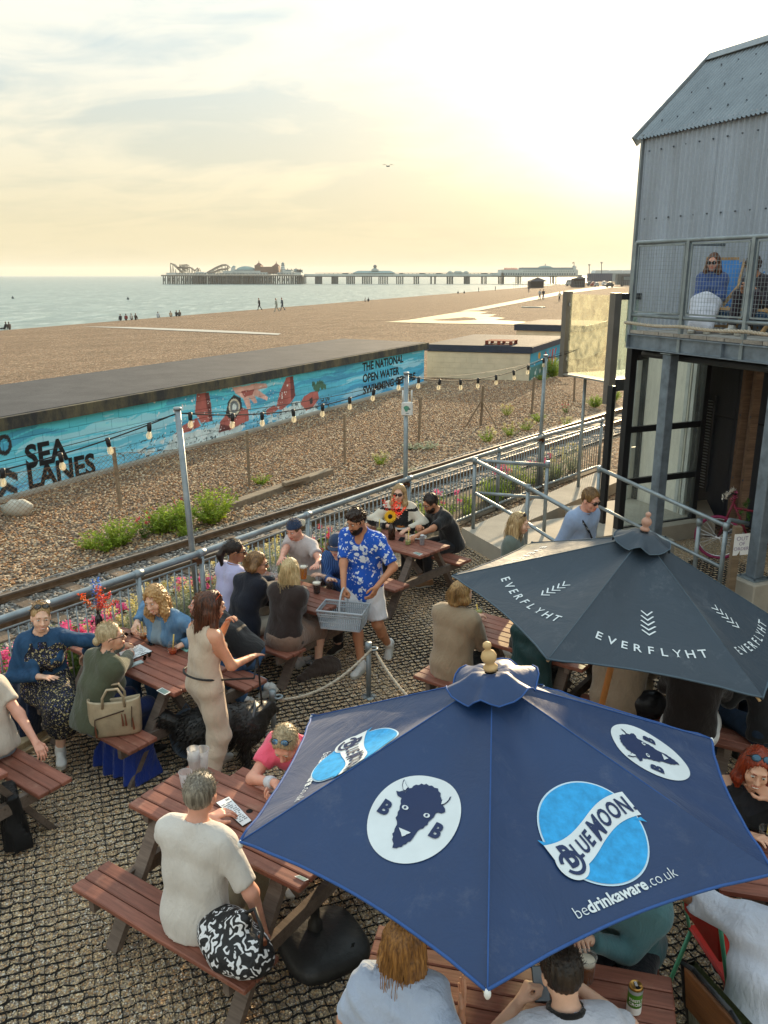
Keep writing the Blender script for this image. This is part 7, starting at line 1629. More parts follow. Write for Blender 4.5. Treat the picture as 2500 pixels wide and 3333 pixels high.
  for _ in range(N_):
   a=rr_.uniform(0,6.28); e_=rr_.uniform(.1,1.4); r_=1.0; p=np.array((.082*fs*math.cos(a)*math.cos(e_),-.016+.1*math.sin(a)*math.cos(e_),.036+.094*math.sin(e_)))
   if p[1]>.03 and p[2]<.085+.3*abs(p[0])*(sty in('long','curly','bob','half'))*0:continue
   pts_=[p];
   if sty in('long','curly','bob','half'):
    out=np.array((p[0],min(p[1],.02),0)); out/=max(1e-6,np.linalg.norm(out)); bul=rr_.uniform(.008,.03); tgt=p+out*rr_.uniform(-.01,.022); tgt[2]=-ln*rr_.uniform(.45,.97); tgt[1]-=.025; n_=6
    pts_=[p+(tgt-p)*(i/n_)+out*bul*math.sin(math.pi*i/n_)+np.array((rr_.gauss(0,.004),rr_.gauss(0,.004),0))for i in range(n_+1)]
   else:
    nrm=p-np.array((0,-.016,.03)); nrm/=np.linalg.norm(nrm); tn=np.array((rr_.gauss(0,.3),.5 if sty!='pony' else-1,rr_.uniform(-.2,.5))); L_=rr_.uniform(.012,.035); pts_=[p+nrm*.004,p+nrm*.013+tn*L_*.4,p+nrm*.015+tn*L_*.9]
   m.tube(pts_,[.0015]*(len(pts_)-1)+[.0004],3,False)
  childmb('hair_strands',m,hm,True,True).parent=o
  if sty=='pony' or sty=='bun':m=MB(); m.tube([(.022*math.cos(a),-.108 if sty=='pony' else-.10,(.04 if sty=='pony' else-.02)+.022*math.sin(a))for a in np.linspace(0,6.28,12)[:-1]],.007,5,closed=True); childmb('hair_tie',m,black_rubber,True,True)
 if beard:
  def bf(P):
   d=el(P,(0,.030,-.062),(.066*fs,.070,.066)); d=smin(d,el(P,(0,.062,-.095),(.036,.036,.034)),.02); d=smax(d,-el(P,(0,.095,-.030),(.043,.05,.034)),.008); d=np.maximum(d,plane(P,(0,0,-.02),(0,-.2,1))); d=np.maximum(d,plane(P,(0,-.02,0),(0,-1,-.1))); d=smin(d,rc(P,np3((-.022,.094,-.053)),np3((.022,.094,-.053)),.005,.005),.006); d=smax(d,-el(P,(0,.1,-.066),(.018,.014,.006)),.003); return d-.002*np.sin(P[:,0]*300)*np.sin(P[:,2]*260)
  P,Q=mesh_sdf(bf,(-.1,-.04,-.15),(.1,.14,.02),.0058); child('beard',(P*s)@Rh.T+hc,Q,hairmat('beard_'+beard[1:],beard,beard))
 if glasses:
  gm=glasses[0]; upo=glasses[1]if len(glasses)>1 else False; m=MB(); oy,oz,tilt=(.0,.0,0)if not upo else(-.045,.088,.7); Rg=Matrix.Rotation(tilt,3,'X'); T_=lambda p:tuple(Rg@V((p[0],p[1]-.07,p[2]))+V((0,.07+oy,oz)))
  for q in(-1,1):m.ball((0,0,0),(.0255,.004,.0195),12,6); n_=len(m.v)-12*5-2; m.v[n_:]=[T_((p[0]+q*.031,p[1]+.106-abs(p[0]+q*.031)*.15,p[2]+.004))for p in m.v[n_:]]
  lens=childmb('sunglasses_lens',m,lens_m if len(glasses)<3 else glasses[2],True,True); m=MB()
  for q in(-1,1):m.tube([T_((q*.058,.094,.010)),T_((q*.074,.04,.008)),T_((q*.080,-.008,.002)),T_((q*.078,-.022,-.012))],.0032,5); m.tube([T_((q*.031+.0265*math.cos(a),.104-abs(q*.031+.0265*math.cos(a))*.15,.004+.0205*math.sin(a)))for a in np.linspace(0,6.28,16)[:-1]],.0026,5,closed=True)
  m.tube([T_((-.008,.105,.010)),T_((.008,.105,.010))],.003,5); childmb('sunglasses_frame',m,gm,True,True)
 if cap:
  cm,back=cap[0],cap[1]
  def capf(P):d=el(P,(0,-.014,.04),(.088,.108,.098)); d=np.maximum(d,plane(P,(0,0,.036),(0,-.12 if not back else.12,-1))); return np.maximum(d,-el(P,(0,-.014,.034),(.080,.100,.092)))
  P,Q=mesh_sdf(capf,(-.12,-.15,0),(.12,.14,.16),.006); child('cap',(P*s)@Rh.T+hc,Q,cm); m=MB(); sg=-1 if back else 1; n_=12; vs=[]
  for k in range(n_+1):
   a=-1.15+2.3*k/n_
   for r_,dz in((.0,.0),(.035,.001),(.07,-.008)):vs.append((math.sin(a)*(.086+r_*.25),-.014+sg*(math.cos(a)*.100+r_*max(.0,math.cos(a*1.15))),.036+dz-.012*math.sin(a)**2*1.5+(.01 if back else-.008)))
  m.add(vs+[(x,y,z-.004)for x,y,z in vs],[(3*k+j,3*k+3+j,3*k+4+j,3*k+1+j)for k in range(n_)for j in(0,1)]+[(3*(n_+1)+3*k+j,3*(n_+1)+3*k+1+j,3*(n_+1)+3*k+4+j,3*(n_+1)+3*k+3+j)for k in range(n_)for j in(0,1)]); childmb('cap_peak',m,cm if len(cap)<3 else cap[2],True,True)
 if shoes:
  sm_={'white':white_shoe,'dark':dark_shoe,'tan':tan_shoe}[shoes]
  for k,q in enumerate((-1,1)):
   fw=np3((0,1,0))if not(toes and toes[k]is not None)else np3(toes[k]); fw=fw/np.linalg.norm(fw); sd_=np.cross(fw,np3((0,0,1))); sd_/=np.linalg.norm(sd_); uu=np.cross(sd_,fw); A_=an[k]; M_=np.stack([sd_,fw,uu],1)
   def sf(P):d=rc(P,np3((0,-.035,-.035)),np3((0,.105,-.048)),.040,.034); d=smin(d,el(P,(0,.145,-.052),(.044,.05,.028)),.03); d=smin(d,rc(P,np3((0,-.015,0)),np3((0,-.01,-.04)),.042,.04),.03); d=np.maximum(d,plane(P,(0,0,.012),(0,.2,1))); d=np.maximum(d,plane(P,(0,0,-.062),(0,0,-1))); return d
   P,Q=mesh_sdf(sf,(-.08,-.1,-.1),(.08,.22,.05),.0095); so_=child('shoe',(P*s)@M_.T+A_,Q,sm_); m=MB(); pr=[(-.034,-.05),(-.04,.02),(-.044,.13),(-.03,.18),(0,.196),(.03,.18),(.044,.13),(.04,.02),(.034,-.05),(0,-.078)]; m.prism([(a,b)for a,b in pr],-.082,-.055); m.v=[tuple((np.asarray(p)*s)@M_.T+A_)for p in m.v]; childmb('shoe_sole',m,sole_m,False)
   if shoes=='white':
    def sof(P):return np.maximum(rc(P,np3((0,0,-.02)),np3((0,0,.1)),.043,.041),plane(P,(0,0,.05),(0,0,1)))
    P,Q=mesh_sdf(sof,(-.07,-.07,-.06),(.07,.07,.1),.011); dv=kn[k]-an[k]; dv/=np.linalg.norm(dv); xx=np.cross(np3((0,1,.01)),dv); xx/=np.linalg.norm(xx); yy=np.cross(dv,xx); child('sock',(P*s)@np.stack([xx,yy,dv],1).T+A_,Q,white_paint)
 return info
 # =================================================================== THE CAST
def denim(name,c1,c2):
 if name in MATS:return MATS[name]
 t=NT(name); v=t.tc(); n=t.noise(t.map(v,(1,1,.5)),9,5,.65,.8); col=t.mix(t.ramp(n,[(.32,0),(.68,1)]),srgb(c1),srgb(c2)); t.bump(t.noise(t.map(v,(1,1,.45)),8,4,.6,1.2),.5,.03); MATS[name]=t.fin(col,.85,0,.25); return MATS[name]
def spotted(name,base,spots,scale,thr=.36,dist=.5,seed=0):
 """printed cloth: irregular motifs over a ground colour"""
 t=NT(name); v=t.tc(); nz=t.N.new('ShaderNodeTexNoise'); t.set(nz.inputs['Vector'],v); nz.inputs['Scale'].default_value=scale*1.6; nz.inputs['Detail'].default_value=3
 mx=t.mix(dist*.06,v,nz.outputs['Color'],'ADD'); col=srgb(base)
 for i,(c,sc_,th)in enumerate(spots):
  vo=t.vor(t.map(mx,(1,1,1),loc=(i*3.3+seed,i*1.7,i)),scale*sc_); sp=t.n('SeparateColor'); t.set(sp.inputs[0],vo.outputs['Color']); k=t.math('MULTIPLY',sp.outputs[0],.28); d=t.math('ADD',vo.outputs['Distance'],k); f=t.ramp(d,[(th-.02,1),(th+.02,0)]); col=t.mix(f,col,srgb(c))
 t.bump(t.noise(t.map(v,(1,1,.45)),8,4,.6,1.2),.45,.03); MATS[name]=t.fin(col,.8,0,.25); return MATS[name]
def striped(name,a,b,sc_):
 t=NT(name); v=t.tc(); sp=t.n('SeparateXYZ'); t.set(sp.inputs[0],v); s_=t.math('SINE',t.math('MULTIPLY',t.math('ADD',sp.outputs[0],t.math('MULTIPLY',t.noise(v,6,2),.05)),sc_)); col=t.mix(t.ramp(s_,[(.4,0),(.6,1)]),srgb(a),srgb(b)); t.bump(t.noise(v,8,4,.6,1),.4,.03); MATS[name]=t.fin(col,.85,0,.2); return MATS[name]
denim_dark,denim_mid,denim_jean,denim_pale=denim('dark_denim','#1f3c5a','#33587c'),denim('mid_denim','#4a6f92','#6f93b2'),denim('jean_denim','#2f4f74','#47688f'),denim('pale_denim','#8fa8bf','#b6c7d6')
floral=spotted('floral_dress','#20222c',[('#b7a878',1.0,.42),('#3c4a86',1.3,.34),('#d8cba0',2.1,.30)],46)
hawaii=spotted('tropical_shirt','#1f55b8',[('#d9e2ec',1.0,.42),('#d9e2ec',1.9,.36),('#cfdbe8',1.3,.33)],11,dist=2.0)
olive,linen,black_c,lilac,navy_k,brown_c,tee_grey,tee_lav,cream_c=cloth('olive_cotton','#4a4e3c'),cloth('beige_linen','#c2b09c',fold=.7),cloth('black_cotton','#1b1b1d'),cloth('lilac_knit','#b4b3d6',sheen=.5),cloth('navy_knit','#161a26',sheen=.2),cloth('brown_jacket','#2e2422'),cloth('grey_tee','#cbc5be',fold=.5),cloth('pale_grey_tee','#b9b0ae'),cloth('cream_cloth','#cfc7b6')
plaid=striped('blue_stripe_shirt','#2b4674','#46669a',260); light_blue,beige_j,teal_c,white_c,pale_blue_b,pink_c,green_satin,rust_c=cloth('light_blue_shirt','#8a9cba'),cloth('beige_jacket','#97846c',fold=.6),cloth('teal_shirt','#4f757c',fold=.6),cloth('white_shirt','#c3c8d6',fold=.6),cloth('pale_blue_blouse','#b9c8e2',fold=.8,trans=.1),cloth('neon_pink','#e8607a',fold=.6),cloth('dark_green_satin','#17383a',sheen=.1,rough=.4),cloth('brown_skirt','#7a6254',fold=.9)
white_short,blue_teeM,dk_trouser,khaki=cloth('white_shorts','#cfd0d4'),cloth('blue_grey_tee','#8095a2'),cloth('dark_trousers','#22242a'),cloth('khaki_trousers','#8f8168')
Wp=lambda x,y,z:tuple(at(x,y,z))
def z5(u,v):return(u*.5425,1600+v*.5425)
J=dict(sleeve='long',hem=-.10,loose=.022,fold=.008,flare=.25,collar=True,name='jacket')
I1=person('laughing woman in a dark denim jacket and floral dress with crossed legs by the railing',(133,2010),seat=.50,yaw=-158,lean=4,hyaw=8,hpitch=2,hroll=-6,female=True,skin='fair',smile=True,hair={'style':'bun','vol':.97,'groove':.003},hairc=('#8a6a45','#c9a877'),hands=[Wp(280,2128,.78),Wp(128,2203,.80)],poses=('relax','spread'),elbow=[(-.6,-.3,-.6),(.8,-.5,-.4)],palm=[None,('w',.2,-.2,-1)],feet=[('l',-.05,.36,-.42),Wp(196,2322,.30)],knees=[None,(.25,1,1.2)],bottom=('dress',floral,dict(loose=.022,len=.95,fold=.008)),top=(denim_dark,dict(J,open=(floral,.035,.085,0,1),hem=-.03)),glasses=(black_metal,True),shoes='white',toes=[None,(.25,.9,-.35)])
I2=person('grey-blonde woman in an olive jacket with embroidered pink flowers on its back',(361,2072),seat=.45,yaw=-38,lean=20,hyaw=-34,hpitch=3,female=True,skin='light',build=1.05,hair={'style':'bun','groove':.003},hairc=('#a08a66','#d3c19b'),hands=[Wp(418,2092,.80),Wp(430,2118,.80)],elbow=[(-.6,-.2,-.4),(1,.2,-.2)],top=(olive,dict(J,hem=-.10)),bottom=('trousers',cloth('navy_skirt_cloth','#1d2c58')),glasses=(mat('tortoise','#4a2a18',.4),False,glass('clear_lens',(.9,.9,.9),.03,.1)),shoes='dark')
I3=person('smiling woman with curly blonde hair and a light denim jacket over a blue-grey tee',(505,1953),seat=.45,yaw=152,lean=12,hyaw=8,hpitch=-10,hroll=10,female=True,build=1.1,skin='fair',smile=True,hair={'style':'curly','len':.20,'vol':1.15,'groove':.005,'front':.7,'strands':110},hairc=('#8f6a40','#cda268'),hands=[Wp(590,2100,.80),Wp(446,2026,.90)],poses=('relax','cup'),palm=[None,('w',.3,-.6,-.7)],elbow=[(-.8,-.2,-.5),(.9,-.1,-.3)],top=(denim_mid,dict(J,open=(blue_teeM,.05,.085,0,1))),bottom=('trousers',denim_jean),shoes='white')
I4=person('standing woman in a sleeveless beige linen jumpsuit holding a dog leash',(690,1972),yaw=-46,s=.97,lean=5,hyaw=-12,hpitch=-8,female=True,skin='warm',hair={'style':'long','len':.26,'vol':1.02,'front':.25,'groove':.005,'strands':120},hairc=('#2a1a14','#6e3c22'),hands=[Wp(735,2035,1.30),Wp(815,2140,1.02)],poses=('cup','spread'),palm=[None,('w',.2,.1,-1)],elbow=[(-.5,-.2,-.9),(.5,-.7,-.6)],feet=[('l',-.15,.13,-.788),('l',.15,-.14,-.788)],bottom=('trousers',linen,dict(loose=.014,flare=.022,rise=.18,fold=.009)),top=(linen,dict(sleeve='none',hem=-.02,loose=.012,neck=.03,name='bodice',fold=.005)),glasses=(mat('orange_frame','#c0451e',.4),True),shoes='white')
I5=person('man with curly brown hair in a black tee and blue jeans crouched beside the jumpsuit',(655,1972),seat=.45,yaw=84,lean=50,side=0,hyaw=10,hpitch=10,build=1.05,skin='pink',hair={'style':'fro','vol':1.08,'groove':.006,'strands':90},hairc=('#3a2314','#7a4a2a'),hands=[Wp(640,2150,.80),Wp(612,2138,.80)],elbow=[(-.8,0,-.4),(.8,0,-.4)],top=(black_c,dict(sleeve='short',hem=-.06,loose=.02)),bottom=('trousers',denim_jean,dict(loose=.018)),feet=[('l',-.12,.02,-.44),('l',.14,-.12,-.42)],knees=[(-.2,1,-.1),(.3,1,-.1)],toes=[(0,.9,-.3),(0,.8,-.5)])
I6=person('woman with a dark ponytail and lilac sweater wearing sunglasses',(768,1795),seat=.45,yaw=-42,lean=10,hyaw=-40,female=True,skin='brown',hair={'style':'pony','len':.17,'groove':.003},hairc=('#15100e','#33231c'),hands=[Wp(850,1880,.80),Wp(858,1890,.80)],top=(lilac,dict(sleeve='long',hem=-.06,loose=.024,fold=.008)),bottom=('trousers',dk_trouser),glasses=(black_metal,),shoes='dark')
I7=person('woman with short brown hair in a black jumper with a teal collar',(838,1833),seat=.45,yaw=-40,lean=16,hyaw=-42,hpitch=-6,female=True,skin='warm',hair={'style':'bob','len':.06,'vol':1.0,'front':-.1},hairc=('#5a4028','#a0794c'),hands=[Wp(898,1886,.80),Wp(905,1900,.80)],top=(navy_k,dict(sleeve='long',hem=-.08,loose=.026,collar=True,fold=.007,name='jumper')),bottom=('trousers',cream_c),glasses=(black_metal,),shoes='white')
P=I7; m=MB(); c_=P['nb']; m.tube([tuple(c_+P['Rt']@np3((.072*math.cos(a),.008+.075*math.sin(a),.028)))for a in np.linspace(0,6.28,20)[:-1]],.011,6,closed=True); P['childmb']('collar',m,mat('teal_trim','#1f8494',.8))
I8=person('woman with long straight blonde hair in a dark brown jacket, seen from behind',(946,1856),seat=.45,yaw=-30,lean=10,hyaw=12,hpitch=-4,female=True,skin='fair',hair={'style':'long','len':.33,'vol':1.02,'front':-.2,'groove':.005,'freq':30,'strands':130},hairc=('#a98c5c','#dcc596'),hands=[Wp(955,1900,.82),Wp(990,1915,.82)],top=(brown_c,dict(J,hem=-.04,loose=.03,collar=False)),bottom=('skirt',rust_c,dict(loose=.02,len=.7,fold=.01)),shoes='white')
navy_cap=cloth('navy_cap','#2c3d58')
I9=person('young man in a pale tee with a backwards navy cap, gesturing with both hands',(958,1724),seat=.45,yaw=140,lean=14,hyaw=8,hpitch=-16,skin='pink',hair={'style':'crop','vol':.8},hairc=('#4a3520','#7a5a38'),hands=[Wp(1032,1838,.93),Wp(905,1838,.93)],poses=('flat','spread'),palm=[('w',0,0,-1),('w',.3,-.5,-.5)],elbow=[(-.8,-.2,-.6),(.8,-.2,-.6)],top=(tee_lav,dict(sleeve='short',hem=-.08,loose=.026,fold=.008)),bottom=('shorts',khaki),cap=(navy_cap,True,cloth('cap_peak_beige','#a99c86')),shoes='white')
I10=person('person in a navy peaked cap and blue striped shirt behind the man with the basket',(1096,1775),seat=.45,yaw=150,lean=18,hyaw=18,hpitch=-12,skin='fair',hair={'style':'bob','len':.06},hairc=('#4a3520','#7a5a38'),hands=[Wp(1062,1880,.84),Wp(1072,1886,.86)],poses=('relax','spread'),top=(plaid,dict(J,hem=-.08)),bottom=('trousers',dk_trouser),cap=(navy_cap,False),glasses=(black_metal,),shoes='dark')
pf=at(1172,2188,0)
I11=person('bearded man in a blue tropical print shirt and white shorts carrying a grey basket',(1161,1696),yaw=160,s=1.04,build=1.06,lean=3,twist=-6,hyaw=-24,hpitch=-18,skin='tan',hair={'style':'curly_top','groove':.006,'strands':90},hairc=('#1a120d','#3e2716'),beard='#1d130d',hands=[Wp(1228,1908,1.0),Wp(1118,1915,.98)],poses=('relax','grip'),palm=[('w',-.6,.4,0),('w',.5,.3,.2)],elbow=[(-.9,-.5,-.4),(.8,-.6,-.4)],hats=[(0,0,-.6),(0,0,-1.2)],top=(hawaii,dict(sleeve='elbow',hem=-.16,loose=.024,vneck=True,fold=.006,flare=.35)),bottom=('shorts',white_short,dict(len=.88,loose=.02,flare=.02)),feet=[Wp(1264,2098,.16),Wp(1176,2166,.085)],toes=[(0,.55,-.85),(0.1,1,0)],knees=[(-.1,1,.3),None],shoes='white')
def varsity(c,I):
 d=(c-I['nb'])@np.asarray(I['Rt'])[:,2]; x=np.abs((c-I['nb'])@np.asarray(I['Rt'])[:,0]); return np.where(((x>.13)&(d>-.17)&(d<-.05))|(d>-.02),1,0)
I12=person('blonde woman in sunglasses and a black and cream sweatshirt behind the sunflower',(1299,1606),seat=.47,yaw=172,lean=10,hyaw=-4,hpitch=0,female=True,skin='fair',hair={'style':'long','len':.24,'vol':1.0,'front':.55,'groove':.005},hairc=('#8a6a42','#cfae7c'),hands=[Wp(1330,1722,.80),Wp(1262,1712,.80)],elbow=[(-.9,.1,-.4),(.9,.1,-.4)],top=((black_c,cream_c),dict(sleeve='long',hem=-.06,loose=.03,pick=varsity,name='sweatshirt')),bottom=('trousers',dk_trouser),glasses=(black_metal,),shoes='white')
I13=person('bearded man in a black tee bending over his plate at the farthest table',(1402,1638),seat=.45,yaw=112,lean=26,hyaw=6,hpitch=-22,skin='tan',hair={'style':'short','vol':1.1},hairc=('#17110e','#33241c'),beard='#2a1c14',hands=[Wp(1360,1742,.83),Wp(1366,1714,.84)],poses=('cup','cup'),elbow=[(-.7,-.2,-.6),(.7,-.2,-.6)],top=(black_c,dict(sleeve='elbow',hem=-.08,loose=.026)),bottom=('trousers',dk_trouser),glasses=(mat('amber_frame2','#5a3a1c',.4),False,glass('clear_lens',(.9,.9,.9),.03,.1)),shoes='tan')
I14=person('blonde woman with sunglasses pushed up on her hair, behind the dark parasol',(1691,1703),yaw=-112,s=.95,lean=3,hyaw=6,hpitch=-6,female=True,skin='fair',hair={'style':'long','len':.30,'vol':1.0,'front':.15,'groove':.005,'strands':110},hairc=('#8a6c46','#d6b988'),top=(cloth('grey_green_top','#5d6660'),dict(sleeve='long',hem=-.06)),bottom=('trousers',denim_jean),glasses=(mat('tortoise','#4a2a18',.4),True),shoes='white')
I15=person('man in a light blue shirt and sunglasses looking down beside the ramp handrail',(1922,1628),yaw=-142,s=1.03,lean=8,hyaw=-2,hpitch=-14,skin='pink',hair={'style':'crop','vol':1.05},hairc=('#5a4128','#94703f'),top=(light_blue,dict(sleeve='long',hem=-.10,loose=.028)),bottom=('trousers',dk_trouser),glasses=(mat('tortoise','#4a2a18',.4),),shoes='dark')
P=I15; m=MB(); q=[P['sh'][1]+np3((-.06,.02,.08)),P['sh'][1]+np3((-.05,.13,-.02)),P['mid']+np3((.02,.155,.06)),P['mid']+np3((-.10,.14,-.1))]; m.tube([tuple(x)for x in q],.012,6); P['childmb']('bag_strap',m,spotted('chequered_strap','#22252c',[('#c4c8cc',1,.4)],60))
I16=person('blond person in a beige jacket seen from behind on the bench by the dark parasol',(1502,1932),seat=.45,yaw=-40,lean=8,hyaw=-20,skin='fair',build=1.02,hair={'style':'bob','len':.08,'vol':1.0},hairc=('#7a5a34','#c09a62'),hands=[Wp(1530,2010,.82),Wp(1555,2030,.82)],top=(beige_j,dict(J,hem=-.12,loose=.036)),bottom=('trousers',dk_trouser),shoes='dark')
I17=person('person in a dark green satin coat under the left edge of the dark parasol',None,pos=(1.27,6.62),seat=.45,yaw=-36,lean=14,female=True,skin='light',hair={'style':'long','len':.2},hairc=('#3a2618','#5c3d26'),hands=[('l',-.1,.42,.3),('l',.1,.42,.3)],top=(green_satin,dict(J,hem=-.22,loose=.034)),bottom=('trousers',dk_trouser),shoes='dark')
I18=person('person in a beige coat seated behind the pole of the dark parasol',None,pos=(1.98,6.35),seat=.45,yaw=-30,lean=10,build=1.15,skin='light',hair={'style':'short'},hairc=('#3a2618','#5c3d26'),hands=[('l',-.1,.45,.28),('l',.1,.45,.28)],top=(cloth('stone_coat','#94836f',fold=.8),dict(J,hem=-.2,loose=.04)),bottom=('trousers',khaki),shoes='dark')
I19=person('person in a black top over a white shirt, back bent under the dark parasol',None,pos=(2.42,5.86),seat=.45,yaw=-28,lean=16,build=1.05,skin='light',hair={'style':'short'},hairc=('#17110e','#33241c'),hands=[('l',-.1,.45,.28),('l',.1,.45,.28)],top=(cloth('black_brown_top','#1d1614'),dict(sleeve='long',hem=-.05,loose=.024)),bottom=('skirt',cloth('white_shirt_tail','#c6c4c0'),dict(len=.3,loose=.03,rise=.02)),shoes='dark')
I20=person('person in dark blue jeans at the right edge beneath the dark parasol',None,pos=(3.05,5.85),seat=.45,yaw=20,lean=10,skin='light',hair={'style':'short'},hairc=('#17110e','#33241c'),hands=[('l',-.1,.4,.25),('l',.1,.4,.25)],top=(black_c,dict(sleeve='long',hem=-.06)),bottom=('trousers',denim('night_jeans','#182434','#26374c')),shoes='dark')
I21=person('red-haired woman in a sleeveless black top with round sunglasses on her head',(2462,2500),seat=.45,yaw=166,lean=12,hyaw=-2,hpitch=-10,hroll=-6,female=True,skin='light',smile=True,hair={'style':'long','len':.16,'vol':1.03,'front':.4,'groove':.005},hairc=('#5a1a0c','#a8401c'),hands=[Wp(2512,2600,1.02),Wp(2440,2720,.80)],poses=('spread','relax'),palm=[('w',-.2,-.9,.2),None],top=(black_c,dict(sleeve='none',hem=-.04,loose=.014,neck=.03)),bottom=('trousers',dk_trouser),glasses=(black_metal,True,mat('blue_lens','#3f5f74',.15,.3)),shoes='dark')
I22=person('broad-backed person in a white shirt on a black framed chair at the lower right edge',None,pos=(1.80,3.05),seat=.47,yaw=-34,lean=20,build=1.12,s=1.04,hyaw=0,skin='tan',hair={'style':'short'},hairc=('#2a1a12','#4a3020'),hands=[('l',-.28,.42,.32),('l',.12,.45,.3)],elbow=[(-1,-.1,.1),None],top=(white_c,dict(sleeve='elbow',hem=-.18,loose=.036,fold=.011,collar=True)),bottom=('trousers',dk_trouser),shoes='dark')
I23=person('person in a teal shirt leaning on the nearest table beneath the blue parasol',None,pos=(1.32,3.70),seat=.45,yaw=150,lean=26,skin='fair',hair={'style':'short'},hairc=('#3a2618','#5c3d26'),hands=[('l',.1,.42,.28),('l',.2,.40,.28)],top=(teal_c,dict(J,hem=-.08,loose=.03,fold=.011,collar=False)),bottom=('trousers',dk_trouser),shoes='dark')
I24=person('dark-haired man in a white tee with a black collar looking at his phone',(1826,3168),seat=.45,yaw=8,lean=10,hyaw=6,hpitch=-16,skin='fair',vox=.014,hair={'style':'short','vol':1.05,'strands':90},hairc=('#17120f','#3a2c22'),hands=[Wp(1690,3262,.90),('l',.16,.36,.36)],poses=('grip','relax'),palm=[('w',.8,.2,.3),None],hats=[(0,0,.6),None],elbow=[(-.8,-.4,-.5),(.8,-.4,-.5)],top=(white_c,dict(sleeve='short',hem=-.08,loose=.024)),bottom=('trousers',dk_trouser),shoes='white')
P=I24; m=MB(); m.tube([tuple(P['nb']+P['Rt']@np3((.070*math.cos(a),.012+.076*math.sin(a),.036-.018*math.sin(a))))for a in np.linspace(0,6.28,24)[:-1]],.014,6,closed=True); P['childmb']('collar',m,black_c)
I25=person('woman with long honey hair in a pale blue blouse raising her right hand',(1322,3062),seat=.45,yaw=-14,lean=10,hyaw=-14,hpitch=-4,female=True,skin='warm',vox=.014,hair={'style':'long','len':.36,'vol':1.05,'front':-.1,'groove':.006,'freq':28,'strands':170},hairc=('#6a4524','#c08a4a'),hands=[('l',-.14,.34,.2),Wp(1497,3322,.86)],poses=('relax','spread'),palm=[None,('w',-.6,.2,.4)],hats=[None,(.2,.2,1.2)],elbow=[None,(.7,-.3,-.6)],top=(pale_blue_b,dict(sleeve='elbow',hem=-.10,loose=.036,fold=.010,neck=.024,name='blouse')),bottom=('trousers',cream_c),shoes='white')
I26=person('grey-haired man in a pale grey tee seen from behind at the near table',(654,2588),seat=.45,yaw=-22,lean=7,hyaw=4,hpitch=-6,build=1.0,s=1.03,skin='pink',vox=.014,hair={'style':'short','vol':1.0,'strands':160,'groove':.003},hairc=('#5f574c','#a39a8a'),hands=[('l',-.16,.40,.30),Wp(852,3010,.50)],poses=('relax','relax'),elbow=[(-.8,-.3,-.5),(.9,-.4,-.2)],top=(tee_grey,dict(sleeve='elbow',hem=-.10,loose=.024,fold=.006,flare=.4)),bottom=('trousers',khaki),shoes='dark')
I27=person('man in a bright pink tee with mirrored sunglasses on his head bending over his phone',(930,2420),seat=.45,yaw=152,lean=34,hyaw=14,hpitch=-34,build=1.05,skin='pink',vox=.014,hair={'style':'crop','vol':1.05,'strands':130},hairc=('#8a7a62','#c9b48e'),hands=[Wp(926,2600,.82),Wp(895,2548,.85)],poses=('cup','point'),palm=[('w',-.3,0,1),('w',.2,-.3,-1)],hats=[None,(.3,-.5,-.6)],elbow=[(-.9,-.2,-.4),(.9,-.3,-.3)],top=(pink_c,dict(sleeve='short',hem=-.08,loose=.028,fold=.008)),bottom=('shorts',dk_trouser),glasses=(black_metal,True,mat('mirror_lens','#5a88b4',.1,.7)),shoes='white')
P=I27; w_,e_=P['wr'][1],P['elb'][1]; m=MB(); m.tube([tuple(w_+(e_-w_)*t)for t in(.08,.16,.24,.32)],[.038,.041,.041,.038],12); P['childmb']('wristband',m,cloth('white_towelling','#cdd0d6'))
I28=person('woman in a white blouse and denim shorts cut off by the left edge',None,pos=(-3.0,5.60),seat=.45,yaw=58,lean=8,female=True,skin='pink',hair={'style':'long','len':.25},hairc=('#6a4524','#a0703c'),hands=[('l',-.2,.35,.2),Wp(118,2418,.60)],elbow=[None,(.6,-.4,-.8)],top=(cloth('white_blouse','#cfc4b6',trans=.15),dict(sleeve='short',hem=-.05,loose=.03)),bottom=('shorts',denim_pale,dict(len=.5)),shoes='white')
I29=person('woman in a blue denim shirt and white skirt sitting on the balcony',None,pos=(4.56,11.97),seat=3.42,yaw=152,lean=-4,hyaw=-6,hpitch=-8,female=True,skin='pink',hair={'style':'long','len':.22,'front':.5},hairc=('#3f2516','#7a4a2a'),hands=[('l',-.02,.32,.18),('l',.02,.32,.16)],feet=[('l',-.1,.70,-.17),('l',.1,.68,-.17)],top=(cloth('blue_chambray','#3d5488'),dict(J,hem=-.08)),bottom=('skirt',cloth('white_skirt','#cdd0dc',fold=.8),dict(len=1.4,loose=.012,fold=.01)),glasses=(black_metal,),shoes='white',group='people on the balcony',vox=.018)
I30=person('curly-haired man in dark clothes bent forward on the balcony',None,pos=(5.0,11.25),seat=3.42,yaw=118,lean=24,hyaw=10,hpitch=-20,skin='tan',hair={'style':'fro','vol':1.15,'groove':.006},hairc=('#1d130d','#4a2e1c'),hands=[('l',-.1,.34,.32),('l',.06,.36,.30)],feet=[('l',-.12,.44,-.17),('l',.14,.40,-.17)],top=(cloth('charcoal_shirt','#34313a'),dict(sleeve='long',hem=-.08)),bottom=('trousers',cloth('plum_trousers','#2f2630')),shoes='white',group='people on the balcony',vox=.018)
